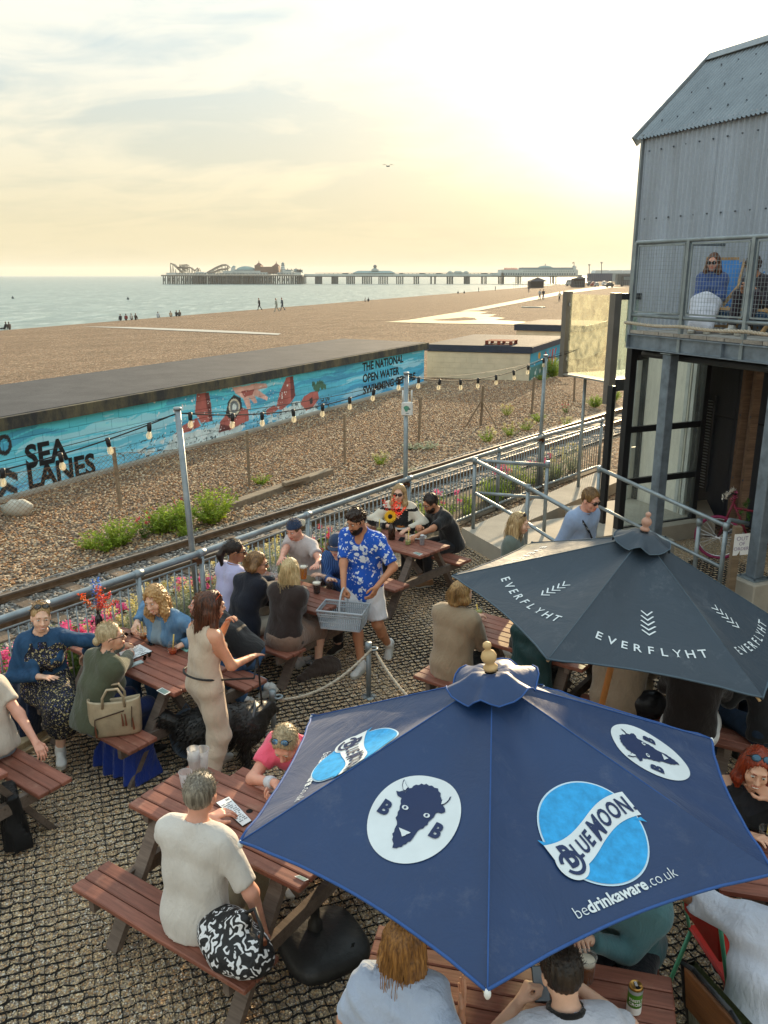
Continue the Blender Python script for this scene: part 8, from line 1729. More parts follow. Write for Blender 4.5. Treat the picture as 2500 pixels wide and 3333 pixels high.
def tiny(x,y,yaw=0,pose='sit',col='#2b2b30',leg='#23252b',s=1.0,lab='',skin='tan'):
 p=atg(x,y); R_=rotm(yaw); parts={}
 if pose=='sit':hip=np3((0,0,.12)); kn=[np3((q*.12,.32,.38))for q in(-1,1)]; an=[np3((q*.1,.55,.05))for q in(-1,1)]; tilt=.06
 elif pose=='walk':hip=np3((0,0,.88)); kn=[np3((-.09,.16,.47)),np3((.09,-.06,.46))]; an=[np3((-.09,.24,.06)),np3((.09,-.34,.10))]; tilt=.05
 elif pose=='lie':hip=np3((0,0,.14)); kn=[np3((q*.1,.4,.16))for q in(-1,1)]; an=[np3((q*.1,.8,.06))for q in(-1,1)]; tilt=-.35
 else:hip=np3((0,0,.88)); kn=[np3((q*.09,.02,.46))for q in(-1,1)]; an=[np3((q*.1,0,.06))for q in(-1,1)]; tilt=.03
 nb=hip+np3((0,tilt,.5)); hd=nb+np3((0,.03,.19)); hh=[nb+np3((q*.22,.2 if pose=='sit' else.12*q+.05,-.48))for q in(-1,1)]
 def f(P):
  d=rc(P,hip,nb-np3((0,0,.1)),.14,.15); d=smin(d,rc(P,nb+np3((-.16,0,-.06)),nb+np3((.16,0,-.06)),.06,.06),.06)
  for k in(0,1):d=smin(d,rc(P,hip,kn[k],.1,.07),.03); d=smin(d,rc(P,kn[k],an[k],.065,.05),.03); d=smin(d,el(P,an[k]+np3((0,.06,-.02)),(.05,.12,.05)),.03); sh_=nb+np3(((-1,1)[k]*.18,0,-.06)); d=smin(d,rc(P,sh_,hh[k],.055,.035),.02)
  d=smin(d,rc(P,nb,hd,.055,.055),.02); return smin(d,el(P,hd,(.085,.1,.12)),.02)
 pts=np.array([hip,nb,hd]+kn+an+hh); P,Q=mesh_sdf(f,pts.min(0)-.22,pts.max(0)+.22,.042); c=P[Q].mean(1); mi=np.zeros(len(Q),int); mi[(c[:,2]<hip[2]+.05)|((c[:,1]>.2)&(c[:,2]<hip[2]+.3))]=1; up=c[:,2]>nb[2]+.02; mi[up]=2; mi[up&((c[:,2]>hd[2]+.03)|(c[:,1]<hd[1]-.02))]=3
 me=np_mesh('person',(P*s)@R_.T,Q,[cloth('far_'+col[1:],col),cloth('far_'+leg[1:],leg),skinmat('skin_'+skin,SK[skin]),hairmat('far_hair','#2a1c14','#4a3424')],mi); o=bpy.data.objects.new('person',me); COL.objects.link(o); o.location=p; tag(o,lab,'person','people on the far beach'); return o
S5=1250/1659
for a in[((1122,1092-814),100,'walk','#1d1d22','#22222a','person in black walking a dog along the shore'),((1196,285),96,'walk','#8f9a92','#8a8f88','walker in pale grey, in the middle of the three strollers'),((1221,279),100,'walk','#3f4a58','#3a4450','walker in dark blue, rightmost of the three strollers')]:
 tiny(a[0][0]*S5,800+a[0][1]*S5,a[1],a[2],a[3],a[4],1.25,a[5])
for(u,v),yaw,pose,c,l,lab in[((522,323),30,'sit','#2b2f3a','#23252b','leftmost sitter of the group of four by the waterline'),((546,322),20,'sit','#7a2f2f','#23252b','sitter in red in the group of four by the waterline'),((568,320),10,'sit','#b9b7b0','#3a3d44','sitter in white in the group of four by the waterline'),((586,320),-10,'sit','#3a2f2a','#23252b','rightmost and tallest sitter of the group of four by the waterline'),((683,312),0,'sit','#a9b3ba','#8a949c','lone pale sitter between two seated groups'),((738,307),10,'sit','#b9a58c','#8a7a66','sitter in beige leading the group of three by the water'),((762,305),-10,'sit','#20232b','#20232b','sitter in black in the middle of the group of three by the water'),((777,304),15,'sit','#5a5348','#3a362f','rightmost sitter of the group of three by the water'),((1578,241),0,'sit','#cfcac0','#33363c','sitter in white alone on the ridge of shingle'),((1592,241),10,'sit','#3a3d44','#33363c','small dark sitter next to the white one on the ridge'),((20,362),60,'lie','#1e2026','#1e2026','person in dark clothes lying at the far left waterline'),((42,362),40,'sit','#4a3f3a','#2c2a2c','person sitting beside the one lying at the far left')]:
 tiny(u*S5,800+v*S5,yaw,pose,c,l,1.0,lab)
for(u,v),yaw,pose,c,l,lab in[((320,207),0,'sit','#2e3138','#2e3138','dark sitter on the shore below the pier, leftmost of three'),((347,206),10,'sit','#2a2c33','#2a2c33','dark sitter on the shore below the pier, middle of three'),((409,200),60,'stand','#2a2c33','#2a2c33','dark figure standing alone at the water below the pier'),((481,194),60,'stand','#4a4a4c','#33343a','figure photographing the sea with a bag in hand')]:
 tiny(1250+u*S5,800+v*S5,yaw,pose,c,l,1.0,lab)
for(u,v),yaw,c,l,lab,s_ in[((625,202),0,'#3a3d48','#33363f','figure in front of the dark navy gazebo',1.0),((672,234),175,'#9aa0a2','#2f3542','walker in a pale top, left of the couple on the boardwalk',1.05),((687,234),170,'#23262e','#3f4a66','walker in a black top, right of the couple on the boardwalk',1.05),((757,243),170,'#b9b5ab','#33343a','walker pushing a pram beside the glass landing',.95)]:
 tiny(1250+u*S5,800+v*S5,yaw,'walk' if s_!=1.0 else 'stand',c,l,s_,lab)
 # =================================================================== BELONGINGS
I_=lambda I,p:I['L2W'](p)
hp=I_(I11,I11['wr'][1]); rim_z=hp.z-.20; c0=V((hp.x+.0,hp.y-.05,rim_z)); ba=R(-14)
e=empty('basket',c0,ba,'grey slotted plastic basket held by its handle by the bearded man','basket'); bgrey=mat('basket_grey','#a8b0b8',.5,0,.08,10,.03)
bw,bd,bh_=.235,.15,.19; k_=.86; m=MB(); cor=[(-bw,-bd),(bw,-bd),(bw,bd),(-bw,bd)]
m.tube([(x,y,0)for x,y in cor],.011,8,closed=True); m.tube([(x*.99,y*.99,-.035)for x,y in cor],.006,6,closed=True); obj('rim',m,bgrey,e,world=False)
m=MB(); m.box((0,0,-bh_),(bw*2*k_,bd*2*k_,.006)); obj('floor',m,bgrey,e,world=False)
for(x0,y0),(x1,y1)in zip(cor,cor[1:]+cor[:1]):
 a,b=V((x0,y0,0)),V((x1,y1,0)); n=int((b-a).length/.021); w=MB()
 for k in range(n+1):p=a+(b-a)*k/n; w.bar(p,V((p.x*k_,p.y*k_,-bh_)),.011,.004,(b-a).normalized()if False else(p.x*.01,p.y*.01,1))
 for z in(.3,.62,.97):f=1-(1-k_)*z; w.bar(V((x0*f,y0*f,-bh_*z)),V((x1*f,y1*f,-bh_*z)),.006,.022 if z>.9 else.012)
 obj('slotted_wall',w,bgrey,e,world=False)
m=MB(); m.tube([(0,-bd*math.cos(t),.20*math.sin(t))for t in np.linspace(0,math.pi,18)],.010,8); obj('handle',m,bgrey,e,world=False)
c_,ax_,f_=TABLES['A']; hb=c_-f_*.63+ax_*.40; e=empty('handbag',V((hb.x,hb.y,.452)),R(12),'large beige leather handbag with brown zip tassels standing on the bench end','handbag'); lea=mat('gold_beige_leather','#a8987e',.38,.25,.2,9,.3,50,.5)
m=MB(); vs=[]; N_=28
for z,w,d in((0,.19,.075),(.02,.20,.085),(.15,.205,.075),(.28,.205,.04),(.30,.204,.036),(.292,.196,.026),(.1,.18,.05)):
 for j in range(N_):a=2*math.pi*j/N_; x,y=sup(a,1); vs.append((x*w,y*d,z+(.012*math.cos(2*a)if z>.2 else 0)))
m.add(vs,[(k*N_+j,k*N_+(j+1)%N_,(k+1)*N_+(j+1)%N_,(k+1)*N_+j)for k in range(6)for j in range(N_)]+[tuple(range(N_-1,-1,-1))]); obj('bag_body',m,lea,e,True,world=False)
for y in(-.045,.045):
 m=MB(); m.tube([(-.085,y,.24),(-.08,y*1.1,.33),(-.04,y,.40),(.04,y,.40),(.08,y*1.1,.33),(.085,y,.24)],.011,8); obj('handle',m,lea,e,True,world=False)
zipm=mat('zip_brown','#3a241a',.5); tasm=mat('tassel_brown','#6b3a24',.6)
for x0,x1,z0,z1 in((-.14,.08,.17,.22),(-.155,-.145,.05,.17),(.13,.14,.08,.25)):m=MB(); m.bar((x0,-.086,z0),(x1,-.084 if z1<.2 else-.072,z1),.006,.012,(0,1,0)); obj('zip',m,zipm,e,world=False)
for x,z in((-.148,.12),(.06,.2),(.085,.2),(.14,.16)):m=MB(); m.tube([(x,-.088,z),(x+.004,-.095,z-.05),(x+.006,-.096,z-.10)],[.004,.006,.008],6); obj('tassel',m,tasm,e,world=False)
def sdfthing(name,lab,cat,loc,fn,lo,hi,h,mt,rz=0,group=None):P,Q=mesh_sdf(fn,lo,hi,h); o=bpy.data.objects.new(name,np_mesh(name,P,Q,mt)); COL.objects.link(o); o.location=loc; o.rotation_euler=(0,0,rz); return tag(o,lab,cat,group)
royal=cloth('royal_blue_cloth','#16307c',fold=.9)
hb2=c_-f_*.52+ax_*.34
def drape(w,d,hgt,amp=.018,n=5.0,sd=0):
 def f(P):z=P[:,2]/hgt; th=P[:,0]/w*n; return np.maximum(np.maximum(np.abs(P[:,1]+amp*(1.2-z)*np.sin(th*2.2+sd+np.sin(P[:,2]*9))*1.6)-d*(1.15-.5*z),np.abs(P[:,0]+.02*np.sin(P[:,2]*14+sd))-w*(1.12-.28*z)),np.maximum(P[:,2]-hgt,-P[:,2]-.0+.02*np.sin(P[:,0]*23+sd)))*.7
 return f
sdfthing('blue_coat','royal blue coat hanging down under the bench below the handbag','coat',V((hb2.x,hb2.y,.02)),drape(.24,.12,.39),(-.34,-.26,-.05),(.34,.26,.45),.014,royal,math.atan2(ax_.y,ax_.x))
sdfthing('navy_coat','navy coat hanging over the bench beside the laughing woman','coat',at(60,2390,.1)+V((0,.1,0)),drape(.20,.07,.50,sd=2),(-.3,-.2,-.05),(.3,.2,.55),.014,cloth('navy_coat_cloth','#1c2942',fold=.8),R(-30))
cg,ag,fg=TABLES['G']; p=at(45,2740,.05)
sdfthing('black_coat','black coat hanging to the ground from the bench at the left edge','coat',V((p.x,p.y+.05,.03)),drape(.15,.06,.43,sd=4),(-.26,-.2,-.05),(.26,.2,.5),.012,cloth('black_coat_cloth','#141416',sheen=.05,rough=.5),R(-60))
p=at(1045,2190,0)
def heap(P):d=el(P,(.06,.0,.05),(.16,.12,.10)); d=smin(d,rc(P,np3((-.02,-.02,.05)),np3((-.24,-.12,.02)),.09,.045),.06); d=np.maximum(d,-P[:,2]); return d+folds(P,.010,1.1,3)
sdfthing('dropped_jacket','brown jacket lying crumpled on the gravel by the dog bowl','jacket',V((p.x,p.y,.015)),heap,(-.36,-.26,-.03),(.3,.2,.22),.012,cloth('brown_drop','#453a34',fold=.8),R(20))
p=at(618,2455,0); e=empty('backpack',p,R(20),'blue-grey backpack standing on the gravel behind the jumpsuit','backpack'); bpm=cloth('slate_backpack','#4c5d70',fold=.5)
def bpf(P):d=el(P,(0,0,.2),(.16,.10,.24)); d=smin(d,el(P,(0,-.08,.13),(.12,.06,.12)),.03); return np.maximum(d,-P[:,2]+.005)+folds(P,.004)
P,Q=mesh_sdf(bpf,(-.2,-.2,-.02),(.2,.16,.48),.012); inst('bag_body',np_mesh('bag_body',P,Q,bpm),e,world=False)
m=MB(); m.tube([(-.1,-.085,.22),(-.06,-.1,.30),(0,-.105,.33),(.06,-.1,.30),(.1,-.085,.22)],.005,5); obj('zip',m,zipm,e,True,world=False); m=MB(); m.tube([(-.03,.03,.43),(0,.02,.48),(.03,.03,.43)],.008,6); obj('grab_loop',m,bpm,e,True,world=False)
c_,ax_,f_=TABLES['B']; hb=c_-f_*.62+ax_*.52; e=empty('printed_bag',V((hb.x,hb.y,.455)),math.atan2(ax_.y,ax_.x)-.3,'black bag covered in white scribbled print at the right end of the near bench','bag')
t=NT('scribble_print'); v_=t.tc(); wv=t.n('TexWave'); t.set(wv.inputs['Vector'],t.map(v_,(1,1.2,1),(.4,.9,.3))); wv.inputs['Scale'].default_value=8; wv.inputs['Distortion'].default_value=16; wv.inputs['Detail'].default_value=1.5; wv.inputs['Detail Scale'].default_value=2.2
f1=t.ramp(wv.outputs[0],[(.60,0),(.64,1)]); vo_=t.vor(v_,17).outputs['Distance']; f2=t.ramp(vo_,[(.55,1),(.6,0)]); col=t.mix(t.math('MULTIPLY',f1,f2),(.012,.012,.014),(.72,.72,.74)); t.bump(t.noise(v_,9,4,.6,1),.6,.04); scr=t.fin(col,.6)
def bgf(P):d=el(P,(-.02,-.01,.075),(.20,.125,.10)); d=smin(d,rc(P,np3((-.10,0,.1)),np3((.05,.03,.23)),.075,.03),.07); d=smin(d,el(P,(.12,.03,.09),(.08,.07,.09)),.05); return np.maximum(d,-P[:,2])+folds(P,.007,1.2,5)
P,Q=mesh_sdf(bgf,(-.24,-.18,-.02),(.24,.18,.33),.010); e.scale=(1.25,1.25,1.2); inst('bag_body',np_mesh('bag_body',P,Q,scr),e,world=False); m=MB(); m.tube([(.03,.03,.24),(.09,.05,.30),(.16,.04,.24),(.17,.02,.15)],.009,6); obj('strap',m,black_rubber,e,True,world=False); m=MB(); m.box((.14,.05,.17),(.05,.02,.03),None,.004); obj('tan_tag',m,tasm,e,world=False)
def handphone(I,k,lab,dx=(0,0,0),rot=(0,0,0),scr_=None):p=I_(I,I['wr'][k])+V(dx); e=empty('phone',p,0,lab,'phone','phones held in hands'); rm=Euler(rot).to_matrix(); m=MB(); m.box(p,(.072,.148,.009),rm,.003); obj('body',m,black_metal,e); m=MB(); m.box(p+rm@V((0,0,.006)),(.064,.136,.002),rm); obj('screen',m,scr_ or mat('lit_screen','#8a939a',.2),e)
handphone(I24,0,'large phone with a pale screen held by the man with the black collar',(.10,.04,.06),(R(35),0,0)); handphone(I27,0,'dark phone held low over the table by the man in pink',(.0,-.1,.01),(0,0,R(70)),mat('phone_screen',(.01,.012,.016),.08))
dog_p=at(800,2490,0); dg=empty('dog_leash',I_(I4,I4['wr'][1]),0,'black leash running from the standing woman to the black dog','leash'); hnd=I_(I4,I4['wr'][1])+V((.05,.05,-.02)); m=MB(); m.tube(sagr(hnd,V((dog_p.x+.15,dog_p.y+.08,.50)),.03,16),.008,6); wst=I4['pel']+np3((0,0,.10)); loop=[I_(I4,wst+np3((.19*math.cos(a)*.9,.15*math.sin(a),-.03*math.sin(a))))for a in np.linspace(-2.9,-.3,14)]; m.tube(loop+[hnd+V((-.02,-.1,-.14)),hnd],.009,6); obj('strap',m,black_rubber,dg,True)
def dogf(P):
 d=rc(P,np3((-.24,0,.40)),np3((.20,0,.42)),.165,.175); d=smin(d,rc(P,np3((.20,0,.45)),np3((.33,.1,.47)),.12,.10),.07); d=smin(d,el(P,(.37,.15,.46),(.09,.085,.08)),.03); d=smin(d,rc(P,np3((.40,.2,.44)),np3((.45,.27,.38)),.045,.032),.03)
 for q in(-1,1):
  d=smin(d,el(P,(.34+q*.05,.14-q*.05,.46),(.03,.03,.07)),.02); d=smin(d,rc(P,np3((.19,q*.08,.36)),np3((.18,q*.08,.20)),.055,.04),.04); d=smin(d,rc(P,np3((.18,q*.08,.20)),np3((.20,q*.08,.03)),.036,.03),.02); d=smin(d,el(P,(.225,q*.08,.025),(.05,.035,.028)),.015)
  d=smin(d,rc(P,np3((-.24,q*.08,.38)),np3((-.17,q*.085,.25)),.085,.055),.04); d=smin(d,rc(P,np3((-.17,q*.085,.25)),np3((-.29,q*.085,.14)),.045,.032),.02); d=smin(d,rc(P,np3((-.29,q*.085,.14)),np3((-.27,q*.085,.03)),.03,.028),.02); d=smin(d,el(P,(-.245,q*.085,.025),(.05,.034,.027)),.015)
 d=smin(d,rc(P,np3((-.36,0,.44)),np3((-.50,.02,.50)),.05,.065),.04); d=smin(d,rc(P,np3((-.50,.02,.50)),np3((-.60,.03,.38)),.065,.03),.03)
 return d+.006*np.sin(P[:,0]*60+np.sin(P[:,2]*50)*2)*np.sin(P[:,2]*70+P[:,1]*40)
P,Q=mesh_sdf(dogf,(-.72,-.24,-.02),(.66,.24,.74),.014); fur=hairmat('black_fur','#0b0a0a','#1d1a19',.05); do=bpy.data.objects.new('dog',np_mesh('dog',P,Q,fur)); COL.objects.link(do); do.location=dog_p-V((.16,.02,0)); do.rotation_euler=(0,0,R(6)); do.scale=(.95,1,.95); tag(do,'shaggy black dog standing on the gravel behind the near table','dog')
m=MB(); rr_=random.Random(5); C3=P[Q].mean(1)
for i in rr_.sample(range(len(C3)),1900):p=V(C3[i]); n_=V((C3[i][0]*.2,C3[i][1],C3[i][2]-.38)).normalized(); m.tube([p-n_*.005,p+n_*.015+V((-.012,0,-.012)),p+n_*.022+V((-.05,0,-.05))],[.006,.005,.0006],3)
o=bpy.data.objects.new('fur_tufts',m.mesh('fur_tufts',fur,True)); COL.objects.link(o); o.parent=do
m=MB(); m.tube([(.25+.03*math.sin(a),.115*math.cos(a),.50+.11*math.sin(a))for a in np.linspace(0,6.28,18)[:-1]],.011,6,closed=True); o=bpy.data.objects.new('harness',m.mesh('harness',mat('harness_grey','#5b6066',.6),True)); COL.objects.link(o); o.parent=do
m=MB();
for q in(-1,1):m.ball((.42+q*.03,.215-q*.03,.48),.011,8,5)
m.ball((.465,.295,.375),(.016,.018,.014),8,5); o=bpy.data.objects.new('eyes_and_nose',m.mesh('eyes_and_nose',mat('deep_black',(.004,.004,.004),.9),True)); COL.objects.link(o); o.parent=do
def tubechair(name,loc,rz,lab,frame,seatm,cush=None):
 e=empty(name,loc,rz,lab,'chair'); m=MB()
 for q in(-1,1):m.tube([(q*.2,.22,0),(q*.2,.2,.44),(q*.2,-.18,.45),(q*.21,-.22,.62),(q*.2,-.27,.86),(q*.12,-.28,.90)],.012,8); m.tube([(q*.2,-.17,.44),(q*.21,-.28,0)],.012,8)
 m.tube([(-.12,-.28,.90),(.12,-.28,.90)],.012,8); obj('frame',m,frame,e,True,world=False); m=MB(); m.box((0,.02,.465),(.42,.42,.025),None,.01); obj('seat',m,seatm,e,world=False); m=MB(); m.box((0,-.245,.73),(.38,.022,.26),Matrix.Rotation(.16,3,'X'),.008); obj('backrest',m,seatm,e,world=False)
 if cush:m=MB(); m.box((0,-.20,.66),(.42,.06,.42),Matrix.Rotation(.16,3,'X'),.025); c=obj('cushion',m,cush,e,True,world=False)
tubechair('cafe_chair',V((1.93,3.68,0)),R(-82),'mint green tubular chair with a red seat under the blue parasol edge',mat('mint_frame','#5fae8a',.4),mat('red_seat','#b0281e',.5)); tubechair('cafe_chair',V((1.74,3.1,0)),R(-70),'black framed chair with an olive green cushion below the white shirt',black_metal,wood('chair_wood','#6a4428','#8a5c38',2,.5),cloth('olive_cushion','#5a6230',fold=.7))
p=at(2110,2330,.45); sdfthing('black_bag','glossy black shoulder bag between the beige coat and the black top','bag',V((p.x,p.y,.46)),lambda P:np.maximum(el(P,(0,0,.09),(.16,.09,.13)),-P[:,2])+folds(P,.006,1.1,2),(-.2,-.14,-.02),(.2,.14,.26),.012,mat('black_leather',(.012,.012,.014),.3,0,.2,8,.3))
dcl=cloth('blue_canvas','#4a86c8',fold=.3,trans=.1); dwood=wood('deckchair_wood','#a8855a','#c4a072',2,.6)
def deckchair(pos,rz,lab,text=None):
 e=empty('deckchair',pos,rz,lab,'deckchair','deckchairs on the balcony'); m=MB(); n=14; prof=[(.34,.30),(.12,.17),(-.05,.16),(-.22,.32),(-.48,.80),(-.56,.96)]
 pr=[V((0,np.interp(t,np.linspace(0,1,6),[p[0]for p in prof]),np.interp(t,np.linspace(0,1,6),[p[1]for p in prof])))for t in np.linspace(0,1,n)]
 m.add([p+V((x,0,0))for p in pr for x in(-.22,0,.22)],[(3*i+j,3*i+3+j,3*i+4+j,3*i+1+j)for i in range(n-1)for j in(0,1)]); sl_=obj('canvas',m,dcl,e,True,world=False)
 for q in(-1,1):
  m=MB(); m.bar((q*.25,.42,.02),(q*.25,-.58,.98),.03,.045); obj('rail',m,dwood,e,world=False); m=MB(); m.bar((q*.22,-.5,.02),(q*.22,.36,.32),.03,.045); obj('rail',m,dwood,e,world=False)
 for y,z in((.36,.31),(-.57,.97),(-.49,.03)):m=MB(); m.bar((-.27,y,z),(.27,y,z),.035,.035); obj('crossbar',m,dwood,e,world=False)
 if text:
  a,b=V((0,-.22,.32)),V((0,-.56,.96)); u=(b-a).normalized(); nn=V((0,u.z,-u.y))
  for k,s_ in enumerate(text):
   vf=text_mesh(s_,1,.02); mx=max(q[0]for q in vf[0]); sz=.36/mx if s_!='MADE' else.20/max(mx,.1)*1.0; sz=min(sz,.085); m=MB(); put(m,vf,lambda x,y:a+u*(.46-k*.105+y*sz)+V((-(x-mx/2)*sz,0,0))+nn*.006); obj('lettering',m,white_print,sl_,world=False)
 return e
E2a=math.atan2(-E2.x*-1,E2.y)
deckchair(V((4.86,11.62,3.255)),R(114),'empty blue canvas deckchair printed in white between the two balcony sitters',('BRIGHTON','MADE','LIGHTER')); deckchair(V((4.62,11.93,3.255)),R(150),'wooden deckchair under the woman in the blue denim shirt'); deckchair(V((5.06,11.22,3.255)),R(118),'wooden deckchair under the curly-haired man on the balcony')
bw0,bdir=V((4.86,11.5,.33)),V((.86,-.51,0)).normalized(); e=empty('bicycle',V((4.86,11.5,0)),0,'pink-tyred bicycle decorated with flowers, parked behind the handrail','bicycle'); bsd=V((-bdir.y,bdir.x,0)); pinkt=mat('pink_tyre','#8a2a52',.6,0,.15,9,.1)
for c in(bw0,bw0+bdir*1.02):
 ring=lambda r:[c+bdir*(r*math.cos(a))+UP*(r*math.sin(a))for a in np.linspace(0,2*math.pi,37)[:-1]]; m=MB(); m.tube(ring(.31),.024,8,closed=True); w=obj('tyre',m,pinkt,e,True); m=MB(); m.tube(ring(.282),.010,6,closed=True); obj('wheel_rim',m,chrome,w,True); m=MB()
 for k in range(24):a=2*math.pi*k/24; m.cyl(c+bsd*(.025*(1 if k%2 else-1)),c+bdir*(.28*math.cos(a+.2))+UP*(.28*math.sin(a+.2)),.0016,3)
 obj('spokes',m,chrome,w)
bf=lambda x,z:bw0+bdir*x+UP*(z-.33); m=MB()
for a,b in(((.16,.86),(.42,.34)),((.42,.34),(.62,.88)),((.16,.80),(.60,.78)),((.42,.34),(1.02,.33)),((.60,.80),(1.02,.33)),((0,.33),(.17,.95))):m.cyl(bf(*a),bf(*b),.018,8)
obj('frame',m,mat('bike_red','#7a2438',.4,.2),e,True); m=MB(); m.tube([bf(.10,1.0)+bsd*.28,bf(.14,1.04)+bsd*.14,bf(.17,1.0),bf(.14,1.04)-bsd*.14,bf(.10,1.0)-bsd*.28],.012,8); obj('handlebar',m,black_metal,e,True); m=MB(); m.ball(bf(.62,.92),(.13,.07,.035),12,6,Matrix.Rotation(math.atan2(bdir.y,bdir.x),3,'Z')); obj('saddle',m,black_rubber,e,True)
fl_m={'pink':leafmat('bike_pink','#c0407a','#e07aa0',.2),'white':leafmat('bike_white','#d8d4cc','#f0ece2',.2),'green':leafmat('bike_green','#3f6a34','#5f8a44',.3),'orange':leafmat('bike_orange','#d8742a','#e8b040',.2)}
for k,(x,z,c)in enumerate(((.1,1.02,'white'),(.02,.92,'white'),(.14,.94,'pink'),(.3,.86,'green'),(.24,.72,'green'),(.46,.82,'orange'),(.36,.66,'green'),(.56,.84,'pink'))):
 m=MB(); sprig(m,bf(x,z-.05),V((random.uniform(-.3,.3),random.uniform(-.3,.3),.5)),.14,60,.035); obj('flowers',m,fl_m[c],e)
 # =================================================================== PLANTS
lg,lg2,lsil=leafmat('bright_leaf','#7f9a30','#a8bb45',.5),leafmat('mid_leaf','#55762e','#7a9440',.45),leafmat('silver_leaf','#9aa58a','#c2c8ae',.35); pinkb,redb,yelb=leafmat('valerian_pink','#d8407f','#ec7aa8',.3),leafmat('valerian_red','#b8304a','#d85a6a',.3),leafmat('ragwort_bloom','#c9b84a','#dcd9c0',.3)
def plant_mesh(seed,h,r,n,leaf,mt,narrow=.32,droop=.3):
 rr=random.Random(seed); m=MB(); tips=[]
 for k in range(n):
  a=rr.uniform(0,6.28); sp_=rr.uniform(.1,1)**.7; top=V((math.cos(a)*r*sp_,math.sin(a)*r*sp_,h*rr.uniform(.65,1.05)*(1-.35*sp_**2))); b=V((math.cos(a)*r*.25*sp_,math.sin(a)*r*.25*sp_,0)); tips.append(top); m.tube([b,(b+top)/2+V((0,0,.04*h)),top],[.004,.0032,.002],3,False); L_=(top-b).length; cnt=max(4,int(L_/(leaf*.42)))
  for j in range(cnt):
   t=.12+.88*j/cnt; p=b+(top-b)*t; d=V((rr.gauss(0,1),rr.gauss(0,1),rr.uniform(-.2,.9))).normalized(); l=leaf*rr.uniform(.7,1.25)*(1-.3*t); s_=d.cross(V((rr.gauss(0,.4),rr.gauss(0,.4),1))).normalized()*l*narrow; m.add([p,p+d*l*.5+s_,p+d*l-V((0,0,droop*l*.5)),p+d*l*.5-s_],[(0,1,2,3)])
 return m.mesh('foliage',mt),tips
def bloom_mesh(seed,tips,frac,mt,sz=.05,n=34,lift=.05):
 rr=random.Random(seed+99); m=MB()
 for t in tips:
  if rr.random()>frac:continue
  c=t+V((0,0,lift)); m.cyl(t,c,.0025,3)
  for _ in range(n):d=V((rr.gauss(0,.5),rr.gauss(0,.5),rr.gauss(0,.55)))*sz; a=V((rr.gauss(0,1),rr.gauss(0,1),rr.gauss(0,1))).normalized(); b=a.orthogonal().normalized(); q=sz*.32; p=c+d; m.add([p-a*q,p+b*q,p+a*q,p-b*q],[(0,1,2,3)])
 return m.mesh('blossom',mt)
KIND={}
def kind(k,h,r,n,leaf,mt,bl=None,narrow=.32):
 out=[]
 for s_ in range(3):f,t=plant_mesh(hash(k)%1000 if False else sum(map(ord,k))*7+s_,h,r,n,leaf,mt,narrow); out.append((f,bloom_mesh(s_+len(k),t,bl[0],bl[1],bl[2])if bl else None))
 KIND[k]=out
kind('valerian',.62,.24,16,.075,lg2,(.55,pinkb,.045)); kind('red_valerian',.55,.22,14,.07,lg2,(.4,redb,.035)); kind('ragwort',.62,.32,34,.07,lsil,(.5,yelb,.035),.22); kind('bush',.52,.42,70,.075,lg,None,.26); kind('tuft',.24,.24,26,.06,lg,None,.24); kind('grey_tuft',.18,.26,24,.06,lsil,None,.3); kind('yellow_tuft',.25,.22,22,.05,lg,(.5,yelb,.03),.24)
NM={'valerian':('pink_valerian','pink valerian'),'red_valerian':('red_valerian','red valerian'),'ragwort':('silver_ragwort','silvery ragwort'),'bush':('green_bush','bright green bush'),'tuft':('green_plant','low green plant'),'grey_tuft':('sea_kale','grey-green sea plant'),'yellow_tuft':('flowering_plant','yellow-green flowering plant')}
PC={}
def grow(k,p,sc_=1.0,lab=None,group=None):
 f,b=KIND[k][PC.get(k,0)%3]; PC[k]=PC.get(k,0)+1; nm,ct=NM[k]; e=empty(nm,p,random.uniform(0,6.28),lab or '','plant',group); e.scale=(sc_*random.uniform(.9,1.15),sc_*random.uniform(.9,1.15),sc_*random.uniform(.85,1.1)); e['label']=lab
 inst('foliage',f,e,world=False);
 if b:inst('blossom',b,e,world=False)
 return e
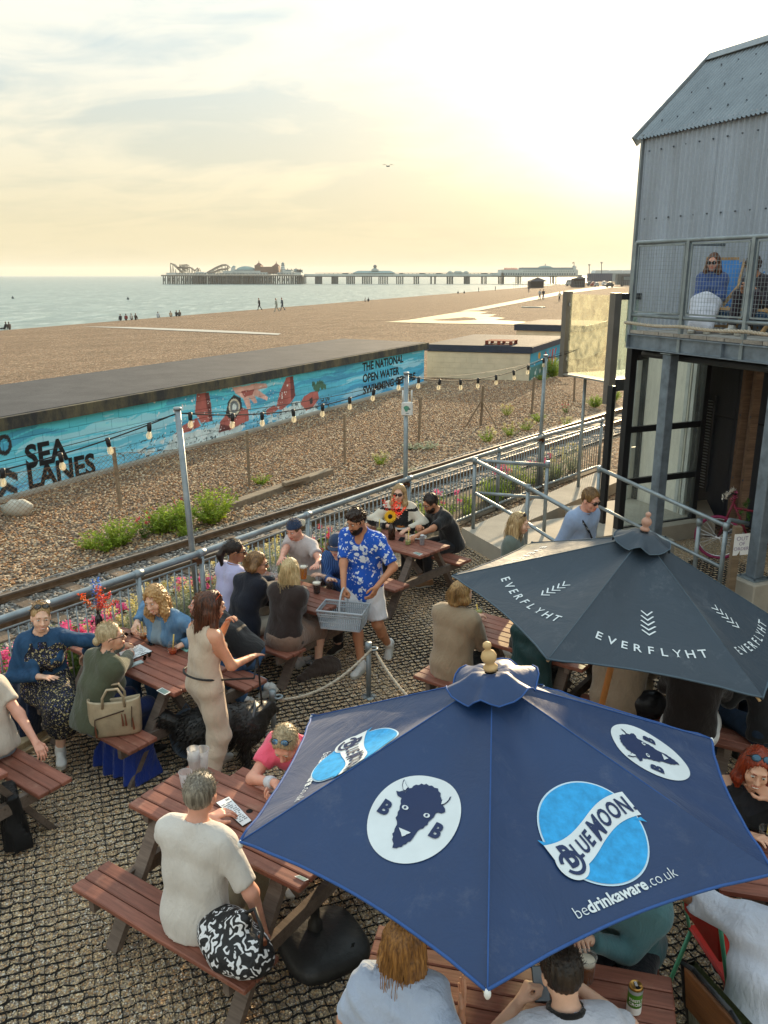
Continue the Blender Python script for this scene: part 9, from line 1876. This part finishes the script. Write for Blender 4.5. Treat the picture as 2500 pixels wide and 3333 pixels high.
for x,y,k,s_,lab in[(385,1775,'bush',1.05,'bright green bush on the shingle, leftmost of the row behind the railway'),(300,1785,'tuft',1.2,'low green plant left of the leftmost bush'),(345,1792,'tuft',1.0,'low green plant in front of the leftmost bush'),(520,1735,'bush',.9,'green bush just left of the first light post, below red spikes'),(585,1722,'bush',1.0,'green bush touching the left side of the first light post'),(690,1700,'bush',1.25,'largest bright green bush, just right of the first light post'),(600,1745,'tuft',1.0,'low green plant at the foot of the first light post'),(850,1575,'tuft',1.1,'low yellow-green plant at the foot of a chain fence post, mid left'),(1236,1512,'yellow_tuft',1.1,'yellow-green plant alone on the shingle left of the router post'),(1018,1342,'tuft',.9,'green tuft growing at the base of the mural'),(1062,1335,'grey_tuft',.8,'second tuft at the base of the mural'),(1345,1462,'grey_tuft',1.1,'grey-green plant just left of the router post'),(1390,1462,'grey_tuft',1.2,'grey-green plant just right of the router post'),(1330,1545,'grey_tuft',1.0,'grey-green plant below the router post'),(1400,1535,'grey_tuft',.9,'small grey-green plant between router post and ramp'),(1585,1438,'yellow_tuft',1.2,'yellow flowering plant beside the rails, lower of two'),(1660,1418,'yellow_tuft',1.2,'yellow flowering plant beside the rails, upper of two'),(1650,1352,'yellow_tuft',1.1,'flowering plant in the middle of the shingle right of the braced post'),(1715,1400,'yellow_tuft',1.1,'yellow plant directly left of the third light post'),(1752,1372,'tuft',1.2,'green plant directly behind the third light post'),(1846,1388,'yellow_tuft',1.0,'yellow-green plant by red flowers right of the third light post'),(1935,1325,'bush',.9,'green bush below the raised landing'),(1995,1308,'bush',.8,'green bush beside the lift post'),(1798,1225,'bush',1.5,'green bush against the painted side of the cream hut'),(1765,1238,'tuft',1.4,'low green plant beside the bush at the cream hut')]:
 grow(k,at(x,y,0),s_,lab,'plants on the shingle')
for x,y,lab in[(495,1712,'red valerian spikes behind the green bush, left one'),(585,1690,'red valerian spikes behind the green bush, right one'),(1840,1345,'red valerian above the yellow-green plant near the third light post'),(470,1752,'single red valerian spike left of the green bushes')]:grow('red_valerian',at(x,y,0),.62,lab,'red valerian on the shingle')
rr_=random.Random(12); s_=.3; n_=0; cnt={}
while s_<FL-.3:
 p,d=fence_at(s_); px_=topx(p+UP*.5)[0]; q=p-FN*rr_.uniform(.22,.75)
 k='valerian' if px_<330 else('valerian' if rr_.random()<.45 else 'ragwort')if px_<1060 else('red_valerian' if rr_.random()<.6 else 'tuft')if px_<1330 else('tuft','ragwort','bush','valerian','bush','tuft')[rr_.randrange(6)]
 cnt[k]=cnt.get(k,0)+1; w='left end' if px_<250 else 'stretch by the denim women' if px_<520 else 'stretch by the crowded table' if px_<1060 else 'stretch by the sunflower table' if px_<1420 else 'far right stretch'
 grow(k,q,rr_.uniform(.75,1.05),NM[k][1]+' growing behind the railing, '+w,'plants along the railing, '+NM[k][1]+', '+w); s_+=rr_.uniform(.09,.17)if px_<620 else rr_.uniform(.16,.28)if px_<1330 else rr_.uniform(.22,.4)
hz=bpy.data.materials.new('haze'); hz.use_nodes=True; nt=hz.node_tree; nt.nodes.clear(); ho=nt.nodes.new('ShaderNodeOutputMaterial'); hv=nt.nodes.new('ShaderNodeVolumePrincipled'); hv.inputs['Color'].default_value=(.93,.94,.95,1); hv.inputs['Density'].default_value=.00014; hv.inputs['Anisotropy'].default_value=.15; nt.links.new(hv.outputs[0],ho.inputs['Volume'])
m=MB(); m.box((0,2950,23),(9200,6300,60)); obj('haze',m,hz,kind='stuff',label='thin pale sea haze over the beach and pier',cat='haze')
